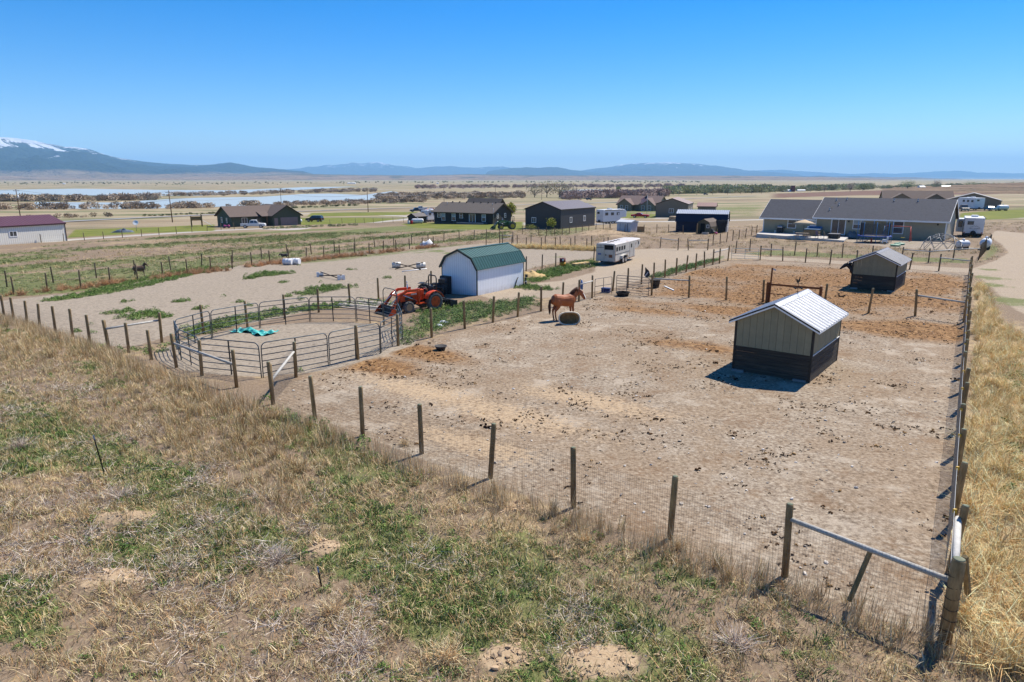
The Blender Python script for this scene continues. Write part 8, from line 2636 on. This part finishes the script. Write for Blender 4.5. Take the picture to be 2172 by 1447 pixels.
K_STALK = kit('stalk', [proto('t', *blades(10, 0.62, 0.10, 0.007, 0.18, 3, s), DRY[:3]) for s in (10, 11)])
K_WEED = kit('weed', [proto('t', *leaves(70, 0.17, 0.20, 0.032, 3, s), GRN) for s in (12, 13, 14)])
K_GREY = kit('grey_mat', [proto('t', *twigs(30, 0.26, s, 0.005, False, 3, seg=3, curl=0.35), GRY) for s in (15, 16, 17)])
K_PAST = kit('pasture_tuft', [proto('t', *blades(24, 0.20, 0.16, 0.022, 0.7, 3, s), GR2) for s in (18, 19, 20)])
K_RTUM = kit('rust_tumbleweed', [proto('t', *twigs(90, 0.42, s, 0.012, True, 2), RUST_T) for s in (21, 22)])

def area(n, x0, x1, y0, y1):
    return nrng.uniform(x0, x1, n), nrng.uniform(y0, y1, n)
def put(x, y, keep):
    x, y = x[keep], y[keep]
    return np.stack([x, y, look(GZ, x, y)], -1)
def inview(x, y, m=1.08):
    return np.abs(x) < (y * 0.78 + 2.5) * m
d0, d1 = Vector(NEAR[0]), Vector(VERGE[-1])
FN = Vector((-(d1 - d0).y, (d1 - d0).x)).normalized()
if FN.dot(Vector((0, -1))) < 0: FN = -FN
def outside(x, y):
    """metres outside the verge fence (positive toward the camera)"""
    bow = 0.62 * np.clip(1 - ((x + 9) / 17) ** 2, 0, 1)
    return (x - d0.x) * FN.x + (y - d0.y) * FN.y - bow
rs_poly = gp([(2010, 1360), (2035, 1100), (2064, 760), (2067, 600), (2090, 600), (2130, 690), (2190, 722), (2700, 770), (2700, 1447), (2080, 1447)])
# tall dry grass outside the verge fence
x, y = area(52000, -36, 12, 6.5, 42)
t = outside(x, y)
band = vnoise(x * 0.75 + y * 0.66, (x * 0.66 - y * 0.75) * 0.35, 0.55, 71, 3)
lush = np.exp(-np.clip(t, 0, None) / np.where(x < -5, 3.2, 0.8)) * (t > -0.25) * np.where(x < -5, 1.0, 0.45)
dens = np.clip(lush * 1.2 * (0.25 + 1.2 * band) + 0.5 * np.clip(band - 0.52, 0, 1) * 3 * (t > 0) * (t < 11), 0, 1) * (1 - 0.72 * look(green, x, y))
dens *= (1 - look(pale, x, y)) * np.clip(14 / np.maximum(y, 6), 0.35, 1)
k = (nrng.random(len(x)) < dens * 0.62) & inview(x, y) & (t > -0.3)
P1 = put(x, y, k)
scatter('dry_grass', 'tall tan dry grass along the weedy verge', 'grass', K_DRY, P1, nrng.uniform(0.45, 1.15, len(P1)) * (0.6 + 0.5 * lush[k]))
# short litter and new green everywhere else outside
x, y = area(60000, -30, 14, 6.0, 34)
t = outside(x, y)
k = (t > 0.1) & inview(x, y) & (nrng.random(len(x)) < 0.44 * np.clip(16 / np.maximum(y, 6), 0.25, 1) * (1 - 0.9 * look(pale, x, y)))
P1 = put(x, y, k)
scatter('grass_litter', 'short dry grass and litter on the verge', 'grass', K_SHORT, P1, nrng.uniform(0.6, 1.3, len(P1)))
x, y = area(30000, -30, 14, 6.0, 30)
t = outside(x, y)
gm_ = np.clip((vnoise(x, y, 0.45, 75, 3) - 0.42) * 3, 0, 1) * (t > 2.5)
k = (t > 0.4) & inview(x, y) & (nrng.random(len(x)) < 0.34 * gm_ * (1 - 0.9 * look(pale, x, y)))
P1 = put(x, y, k)
scatter('dead_weeds', 'grey mats of dead weed stems on the verge', 'weeds', K_GREY, P1, nrng.uniform(0.6, 1.5, len(P1)), 0.12)
# stalks hugging the fence
x, y = area(30000, -30, 8, 9, 40)
t = outside(x, y)
k = (np.abs(t - 0.15) < 0.45) & inview(x, y) & (nrng.random(len(x)) < 0.75)
P1 = put(x, y, k)
scatter('dry_stalks', 'thin upright dry stalks along the mesh fence', 'grass', K_STALK, P1, nrng.uniform(0.7, 1.35, len(P1)), 0.1)
x, y = area(60000, -30, 14, 6, 40)
k = (outside(x, y) > 0.1) & inview(x, y) & (nrng.random(len(x)) < np.clip(look(green, x, y) * 1.4 - 0.3, 0, 1) * 0.4 * np.clip(15 / y, 0.3, 1))
P1 = put(x, y, k)
scatter('green_grass', 'short green grass in verge patches', 'grass', K_PAST, P1, nrng.uniform(0.35, 0.85, len(P1)))
# green weeds: verge patches and beds
x, y = area(150000, -34, 30, 6, 72)
g = look(green, x, y)
sp_ = vnoise(x, y, 1.1, 81, 3)
t = outside(x, y)
fore = (t > 0.1)
dens = np.where(fore, np.clip(g * 1.3 - 0.15, 0, 1) * np.clip((sp_ - 0.25) * 3, 0, 1) + 0.25 * np.clip((sp_ - 0.58) * 6, 0, 1), np.clip(g * 1.6 - 0.35, 0, 1) * 0.9)
k = inview(x, y) & (nrng.random(len(x)) < dens * np.where(fore, 0.9, 0.75)) & (look(w_pad, x, y) < 0.5) & (look(pale, x, y) < 0.5)
P1 = put(x, y, k)
scatter('green_weeds', 'low leafy green weeds in beds and verge patches', 'weeds', K_WEED, P1, nrng.uniform(0.45, 1.2, len(P1)) * np.where(outside(P1[:, 0], P1[:, 1]) > 0, 0.62, 1.2), 0.15)
# straw grass outside the right fence
x, y = area(66000, 7, 60, 8, 60)
d = sdist(x, y, rs_poly)
rd = vnoise(x, y, 0.35, 85, 3)
k = (d > 0.0) & (nrng.random(len(x)) < np.clip(16 / y, 0.3, 1) * (0.5 + 1.2 * np.clip(rd - 0.3, 0, 1)) * (1 - 0.8 * np.clip(look(green, x, y) * 1.6 - .3, 0, 1)))
P1 = put(x, y, k)
scatter('straw_grass', 'long pale straw grass outside the right-hand mesh fence', 'grass', K_STRAW, P1, nrng.uniform(0.5, 1.15, len(P1)))
# pasture growth
x, y = area(60000, -90, 10, 40, 135)
g = look(green, x, y) * (look(w_sand, x, y) < 0.5)
k = inview(x, y) & (nrng.random(len(x)) < np.clip(g * 1.5 - 0.45, 0, 1) * 0.5) & (d_field is not None)
P1 = put(x, y, k)
scatter('pasture_grass', 'green tufts of new pasture grass', 'grass', K_PAST, P1, nrng.uniform(0.4, 0.95, len(P1)) * np.clip(P1[:, 1] / 70, 0.8, 1.4))
x, y = area(9000, -60, 100, 60, 135)
k = inview(x, y) & (look(w_sand, x, y) + look(w_trk, x, y) + look(w_pad, x, y) + look(w_drv, x, y) < 0.3) & (nrng.random(len(x)) < 0.55)
P1 = put(x, y, k)
scatter('dry_tufts', 'scattered dry tufts on bare lots and pasture', 'grass', K_SHORT, P1, nrng.uniform(1.0, 2.4, len(P1)))
# tumbleweed lines along the pasture and drive fences
L_ = []
for line, n, wd in ((ARF, 340, 0.5),):
    for _ in range(n):
        i = rng.randrange(len(line) - 1)
        p = Vector(line[i]).lerp(Vector(line[i + 1]), rng.random())
        if mnoise.noise(Vector((p.x * 0.16, p.y * 0.16, 3))) > -0.15:
            L_.append((p.x + rng.gauss(0.2, wd), p.y + rng.gauss(-0.5, wd)))
P1 = np.array([(a, b, terr(a, b)) for a, b in L_])
scatter('tumbleweed_drift', 'rusty tumbleweed drifted along pasture fences', 'tumbleweed', K_RTUM, P1, nrng.uniform(0.6, 1.35, len(P1)), 0.4)
P1 = np.array([(lambda p: (p.x + rng.gauss(0.1, 0.7), p.y + rng.gauss(-0.6, 0.7), 0))(Vector(DR1[2]).lerp(Vector(DR1[-1]), rng.random())) for _ in range(900)])
P1[:, 2] = look(GZ, P1[:, 0], P1[:, 1])
scatter('straw_drift', 'straw-coloured tall grass along fence behind barn', 'grass', K_STRAW, P1, nrng.uniform(0.7, 1.3, len(P1)))
# stones and dung in the paddock
def rocks(n, seed):
    r = random.Random(seed)
    mb = MB(); mb.ball((0, 0, 0.25), (0.5, 0.38, 0.32), 6, 4)
    vs = [Vector((p[0], p[1], p[2] * 0.55)) * r.uniform(0.75, 1.2) for p in mb.v]
    return vs, mb.f, [0] * len(mb.f)
ST = [vm('stone_grey', 188, 176, 160), vm('stone_pale', 226, 216, 202), vm('stone_tan', 160, 140, 118)]
K_ST = kit('stone', [proto('s', *rocks(1, 30 + i), [ST[i % 3]]) for i in range(5)])
def dung(seed, n):
    r = random.Random(seed)
    mb = MB()
    for _ in range(n):
        mb.ball((r.gauss(0, 0.55), r.gauss(0, 0.5), r.uniform(0.1, 0.3)), (r.uniform(0.2, .38), r.uniform(0.18, .3), r.uniform(.15, .25)), 6, 4)
    return mb.v, mb.f, [0] * len(mb.f)
DG = [vm('dung_dark', 62, 42, 28), vm('dung_brown', 112, 80, 46), vm('dung_straw', 176, 138, 86)]
K_DG = kit('dung', [proto('d', *dung(40 + i, 4 + i), [DG[(0, 1, 2, 0)[i]]]) for i in range(4)])
x, y = area(90000, -10, 38, 9, 66)
pd = look(w_pad, x, y) > 0.7
mn = look(man, x, y)
cl = vnoise(x, y, 0.8, 91, 3)
k = pd & (nrng.random(len(x)) < 0.5 * np.clip(20 / y, 0.15, 1) * (0.1 + 1.6 * np.clip(cl - 0.3, 0, 1)) * (1 - 0.6 * mn))
P1 = put(x, y, k)
sz = np.minimum(np.exp(nrng.normal(-3.2, 0.55, len(P1))), 0.14)
scatter('stones', 'loose stones scattered over paddock dirt', 'stones', K_ST, P1, sz, 0.3)
k = pd & (nrng.random(len(x)) < np.clip(np.clip(mn * 1.5 - 0.2, 0, 1) * 0.55 + 0.8 * np.clip((cl - 0.55) * 6, 0, 1), 0, 1) * np.clip(26 / y, 0.3, 1))
P1 = put(x, y, k)
scatter('dung', 'dry horse dung scattered over paddock', 'dung', K_DG, P1, np.exp(nrng.normal(-3.2, 0.45, len(P1))), 0.2)
x, y = area(9000, -30, 14, 6, 24)
k = (outside(x, y) > 0) & inview(x, y) & (nrng.random(len(x)) < 0.10)
P1 = put(x, y, k)
scatter('verge_stones', 'small pale stones among verge weeds', 'stones', K_ST, P1, np.minimum(np.exp(nrng.normal(-3.2, 0.4, len(P1))), 0.1), 0.3)

K_CLOD = kit('clod', [proto('s', *rocks(1, 80 + i), [vm('dry_clod', 206, 178, 144)]) for i in range(3)])
L_ = []
for (u, v_), ra, rb, h_ in MOUNDS:
    cx, cy = G(u, v_)
    for _ in range(150):
        L_.append((cx + rng.gauss(0, ra * 0.75), cy + rng.gauss(0, rb * 0.75)))
P1 = np.array([(a, b, 0.0) for a, b in L_])
P1[:, 2] = look(GZ, P1[:, 0], P1[:, 1])
scatter('soil_clods', 'crumbled pale soil clods on burrow mounds', 'soil', K_CLOD, P1, np.exp(nrng.normal(-3.2, 0.5, len(P1))), 0.4)

# ---------------------------------------------------------------- single tumbleweeds and brush heaps
ME_TW = [proto('tumbleweed', *twigs(230, 0.42, s, 0.007, True, 2, seg=5), TMB) for s in (51, 52)]
ME_GB = [proto('brush', *twigs(260, 0.5, s, 0.006, True, 3, seg=4, curl=0.3), GRY) for s in (53, 54)]
TWS = [((700, 1310), 0.95, 0, 'large pale tumbleweed beside short steel stake'), ((858, 945), 0.6, 0, 'bleached tumbleweed below mesh fence among green weeds'), ((275, 845), 0.7, 1, 'round pale tumbleweed in tall dry verge grass'),
       ((1175, 1130), 0.55, 1, 'bleached tumbleweed at foot of fence post in verge'), ((1240, 1150), 0.6, 0, 'straggling pale tumbleweed beside rusty stalks at fence'), ((1440, 1165), 0.7, 1, 'pale tumbleweed caught on fence post base'),
       ((950, 1400), 0.9, 1, 'broken pale tumbleweed branch on bare soil patch'), ((745, 935), 0.45, 1, 'little grey-white tumbleweed in green verge weeds')]
for (u, v), s, i, lab in TWS:
    o = bpy.data.objects.new('tumbleweed', ME_TW[i]); C.objects.link(o)
    o.location = on(*G(u, v), 0.02); o.scale = (s, s, s * 0.8); o.rotation_euler = (0, 0, rng.uniform(0, 6))
    tag(o, lab, 'tumbleweed', 'tumbleweeds on the verge')
for (u, v), s, i, lab in [((255, 1060), 1.0, 0, 'big grey brush heap behind steel stake'), ((45, 950), 1.05, 1, 'grey brush heap in green weeds at verge edge'), ((590, 1190), 0.9, 1, 'grey dead brush beside green weed patch'), ((1560, 1370), 0.9, 0, 'grey brush heap below braced fence corner'), ((760, 1380), 0.7, 1, 'low grey brush mat below pale tumbleweed')]:
    o = bpy.data.objects.new('brush_heap', ME_GB[i]); C.objects.link(o)
    o.location = on(*G(u, v), 0.0); o.scale = (s, s, s * 0.6); o.rotation_euler = (0, 0, rng.uniform(0, 6))
    tag(o, lab, 'brush', 'grey brush heaps')

# ---------------------------------------------------------------- lakeside brush, far woods and single trees
def cards(n, rx, rz, size, seed, mats_n, hollow=0.35):
    r = random.Random(seed)
    vs, fs, mi = [], [], []
    for _ in range(n):
        d = Vector((r.gauss(0, 1), r.gauss(0, 1), r.gauss(0, 1))).normalized() * (r.uniform(hollow, 1) ** 0.6)
        d *= 0.75 + 0.45 * abs(mnoise.noise(d * 2.3 + Vector((seed, 0, 0)))) * 2
        c = Vector((d.x * rx, d.y * rx, rz + d.z * rz * 0.95))
        t = Vector((r.gauss(0, 1), r.gauss(0, 1), r.gauss(0, 1))).normalized()
        b = t.orthogonal().normalized()
        s = size * r.uniform(0.5, 1.3)
        o = len(vs)
        vs += [c - t * s, c + b * s * 0.5, c + t * s, c - b * s * 0.5]
        fs.append((o, o + 1, o + 2, o + 3)); mi.append(r.randrange(mats_n))
    return vs, fs, mi
BRN = [vm('willow_brown', 192, 168, 140), vm('willow_grey', 206, 188, 164), vm('willow_dark', 150, 130, 108)]
PUR = [vm('willow_purple', 182, 154, 142), vm('willow_mauve', 196, 170, 156), vm('willow_plum', 146, 122, 114)]
OLV = [vm('cottonwood_olive', 184, 182, 128), vm('cottonwood_grey', 186, 174, 150), vm('cottonwood_green', 156, 168, 110)]
DKG = [vm('juniper_green', 97, 110, 66), vm('juniper_dark', 71, 84, 52), vm('juniper_olive', 137, 139, 87)]
def bushkit(nm, m, seed): return kit(nm, [proto('b', *cards(170, 1.0, 0.6, 0.16, seed + i, 3), m) for i in range(3)])
KB, KP, KO, KG = bushkit('brown_brush', BRN, 60), bushkit('purple_brush', PUR, 64), bushkit('olive_brush', OLV, 68), bushkit('green_brush', DKG, 72)
def belt(name, label, coll, line, hpx, n, deep=0.03):
    pts, sc = [], []
    for _ in range(n):
        q = rng.random() * (len(line) - 1)
        i = int(q); f = q - i
        u = line[i][0] + (line[i + 1][0] - line[i][0]) * f; v = line[i][1] + (line[i + 1][1] - line[i][1]) * f
        x, y = G(u, v)
        kf = 1 + rng.gauss(0, deep)
        x, y = x * kf, y * kf
        pts.append((x, y, terr(x, y) - 0.1)); sc.append(hpx * y / F_PX / 1.35 * rng.uniform(0.45, 1.1))
    return scatter(name, label, 'brush', coll, np.array(pts), np.array(sc), 0.08)
belt('lakeside_brush', 'bare brown willow brush on far lake spit', KB, [(-60, 428), (60, 427), (200, 426), (330, 424)], 17, 130, 0.012)
belt('lakeside_brush', 'grey leafless brush along near lake shore', KB, [(-60, 445), (80, 444), (200, 443), (330, 443), (420, 441), (560, 438)], 17, 110, 0.012)
belt('lakeside_brush', 'brown brush on islands beyond dark green house', KB, [(330, 416), (450, 414), (560, 411), (700, 408), (800, 406)], 9, 170, 0.03)
belt('lakeside_brush', 'brown brush along shore between garage and dark ranch house', KB, [(580, 437), (700, 433), (800, 430), (900, 428)], 10, 200, 0.025)
belt('willow_thicket', 'broad brown willow thicket behind dark ranch house', KB, [(800, 421), (900, 419), (1000, 418), (1110, 417)], 12, 420, 0.045)
belt('willow_thicket', 'purple willow thicket behind beige house', KP, [(1195, 421), (1260, 419), (1340, 418), (1410, 416)], 17, 300, 0.03)
belt('willow_thicket', 'low purple thicket stretching across the flats', KP, [(880, 399), (1000, 398), (1150, 397), (1300, 397), (1450, 396)], 7, 420, 0.05)
belt('far_wood', 'olive and grey wood along the flats', KO, [(1410, 411), (1480, 409), (1560, 408), (1640, 407)], 17, 330, 0.03)
belt('far_wood', 'far olive wood behind grey house roof', KO, [(1640, 406), (1720, 404), (1800, 402), (1850, 401)], 13, 240, 0.03)
belt('far_wood', 'scattered far trees and brush on the right-hand bench', KO, [(1860, 400), (1960, 398), (2060, 396), (2172, 394)], 8, 150, 0.03)
belt('valley_brush', 'dark shelter belts on far valley floor', KG, [(-50, 390), (200, 389), (400, 390), (700, 388), (1000, 387), (1300, 386), (1500, 387)], 3.0, 330, 0.09)
belt('roadside_brush', 'dark green shrubs beside highway', KG, [(300, 459), (400, 455), (460, 453)], 5, 45, 0.012)
belt('roadside_brush', 'dark green shrubs on lakeside bank', KG, [(600, 443), (680, 439), (760, 436)], 5, 55, 0.012)
belt('roadside_brush', 'brown leafless shrubs behind cream building', KB, [(60, 465), (180, 461), (240, 460)], 12, 16, 0.02)
belt('pasture_brush', 'yellow-green shrubs along pasture edge', KO, [(560, 486), (640, 483), (760, 478)], 7, 60, 0.006)

M_BARK = mk('bark', lin(104, 88, 74), lin(132, 114, 98), scale=4, rough=0.95)
def tree(name, label, u, v, h, w, mats_, seed, bare=False, group=None):
    x, y = G(u, v)
    t = thing(name, label, 'tree', on(x, y, -0.1), rng.uniform(0, 6), group)
    r = random.Random(seed)
    mb = MB()
    th = h * (0.35 if w < h else 0.2)
    mb.tube([(0, 0, 0), (r.gauss(0, .05) * h * .3, 0, th * 0.5), (0, r.gauss(0, .05) * h * .3, th), (0, 0, h * 0.85)], [0.035 * h, 0.028 * h, 0.022 * h, 0.004 * h], 7)
    for k in range(11):
        a = r.uniform(0, 6.28); z0 = r.uniform(0.5, 1.3) * th
        e = Vector((math.cos(a) * w * 0.42 * r.uniform(0.6, 1), math.sin(a) * w * 0.42 * r.uniform(.6, 1), z0 + (h - z0) * r.uniform(0.35, 0.85)))
        s = Vector((0, 0, z0))
        mb.tube([s, s.lerp(e, 0.5) + Vector((0, 0, 0.04 * h)), e], [0.014 * h, 0.009 * h, 0.002 * h], 5)
    mb.build('trunk', M_BARK, t)
    vs, fs, mi = cards(520 if bare else 620, w / 2, (h - th * 0.6) / 2, 0.055 * h if not bare else 0.04 * h, seed, 3, 0.2)
    me = proto('crown', [(p[0], p[1], p[2] + th * 0.6) for p in vs], fs, mi, mats_)
    inst(me, 'crown', t)
    return t
YG = [vm('willow_leaf_yellow', 193, 188, 75), vm('willow_leaf', 161, 167, 69), vm('willow_leaf_dark', 126, 138, 59)]
LG = [vm('spring_leaf', 147, 163, 85), vm('spring_leaf_light', 172, 184, 105), vm('spring_leaf_dark', 112, 133, 69)]
tree('willow_shrub', 'yellow-green shrub against charcoal shop corner', 1169, 487, 2.4, 2.3, YG, 81)
tree('willow_shrub', 'low yellow-green shrub left of charcoal shop', 1126, 489, 1.4, 2.6, YG, 82)
tree('young_tree', 'slender spring-green tree at end of dark ranch house', 1083, 466, 5.0, 3.0, YG, 83)
for i, (u, v, hp_, wp_) in enumerate([(1134, 419, 28, 40), (1160, 419, 35, 46), (1186, 419, 34, 46), (1206, 419, 30, 34)]):
    yy = G(u, v)[1]
    tree('cottonwood_tree', ['short bare cottonwood at shop end of the clump', 'tallest bare cottonwood in clump behind charcoal shop', 'broad bare cottonwood in clump behind charcoal shop', 'bare cottonwood at lake side of the clump'][i], u, v, hp_ * yy / F_PX, wp_ * yy / F_PX, [OLV[1], OLV[0], BRN[1]], 90 + i, True, 'bare cottonwoods on the flats')
y_ = G(1311, 412)[1]
tree('cottonwood_tree', 'light green tree standing alone beside purple willows', 1311, 412, 17 * y_ / F_PX, 10 * y_ / F_PX, LG, 97)
for i, (u, v, hp_, wp_, lab) in enumerate([(1803, 406, 18, 18, 'dark rounded tree at end of far wood'), (1830, 405, 15, 26, 'wide light green tree in far wood'), (1925, 402, 20, 34, 'large dark tree above brown-roofed house'), (1985, 401, 19, 18, 'slender bare tree beside brown-roofed house'), (2058, 400, 15, 34, 'broad light green trees crown above tan shop'), (2085, 399, 12, 14, 'small round tree right of tan shop'), (1985, 401, 12, 24, 'low green tree below slender bare tree'), (1748, 407, 12, 14, 'dark bare tree near red silo')]):
    yy = G(u, v)[1]
    tree('far_tree', lab, u, v, hp_ * yy / F_PX, wp_ * yy / F_PX, LG if i not in (0, 3, 7) else BRN, 100 + i, i in (3, 7), 'far trees on the right')
# far farm buildings
def far_building(label, u, v, wpx, hpx, m1, m2, cat='building'):
    x, y = G(u, v)
    W_, H_ = wpx * y / F_PX, hpx * y / F_PX
    t = thing('farm_building', label, cat, on(x, y, -0.2), rng.uniform(-0.3, 0.3), 'far farm buildings')
    mb = MB(); mb.box(-W_ / 2, W_ / 2, 0, W_ * 0.5, 0, H_ * 0.6); mb.build('wall', m1, t)
    mb = MB(); mb.prism([(-0.06 * W_, H_ * 0.58), (W_ * 0.56, H_ * 0.58), (W_ * 0.25, H_)], -W_ * 0.52, W_ * 0.52, 'x'); mb.build('roof', m2, t)
for u, v, w_, h_, lab in [(135, 391, 5, 2.5, 'tiny white barn across the lake'), (690, 382, 3, 2, 'tiny white farmhouse on far dry slope'), (745, 390, 16, 2.5, 'row of pale sheds on far shore'), (928, 390, 5, 2.5, 'tiny white barn beyond the willow thicket'), (1668, 407, 20, 5, 'low white-roofed sheds beside red silo'), (1700, 406, 16, 4, 'pale low barn right of red silo'), (1957, 401, 14, 7, 'white house among far trees'), (2008, 401, 18, 7, 'long pale house above tan shop'), (2040, 400, 12, 6, 'small white house under light green trees'), (2105, 398, 14, 3, 'low blue-roofed shed on bench hillside')]:
    far_building(lab, u, v, w_, h_, M_TANK, M_TANK if 'blue' not in lab else M_HTB)
x, y = G(1681, 407)
si = thing('silo', 'dark red square silo rising above low white sheds', 'silo', on(x, y, -0.2))
mb = MB(); mb.box(-2.2, 2.2, -2.2, 2.2, 0, 12 * y / F_PX); mb.build('tower', mk('red_brick_silo', lin(110, 56, 50), lin(122, 66, 58), rough=0.9), si)
mb = MB(); mb.box(-2.4, 2.4, -2.4, 2.4, 12 * y / F_PX, 12 * y / F_PX + 0.6); mb.build('cap', M_DKMETAL, si)
# ---------------------------------------------------------------- the air
hz = MB()
hz.box(-36000, 36000, -3000, 39000, -18, 1080)
mh = bpy.data.materials.new('haze')
mh.use_nodes = True
nn, ll = mh.node_tree.nodes, mh.node_tree.links
nn.remove(nn['Principled BSDF'])
pv = nn.new('ShaderNodeVolumePrincipled')
pv.inputs['Color'].default_value = (0.34, 0.65, 1.0, 1)
pv.inputs['Density'].default_value = 0.000052
pv.inputs['Anisotropy'].default_value = 0.0
ll.new(pv.outputs[0], nn['Material Output'].inputs['Volume'])
o = hz.build('haze', mh)
tag(o, kind='stuff')
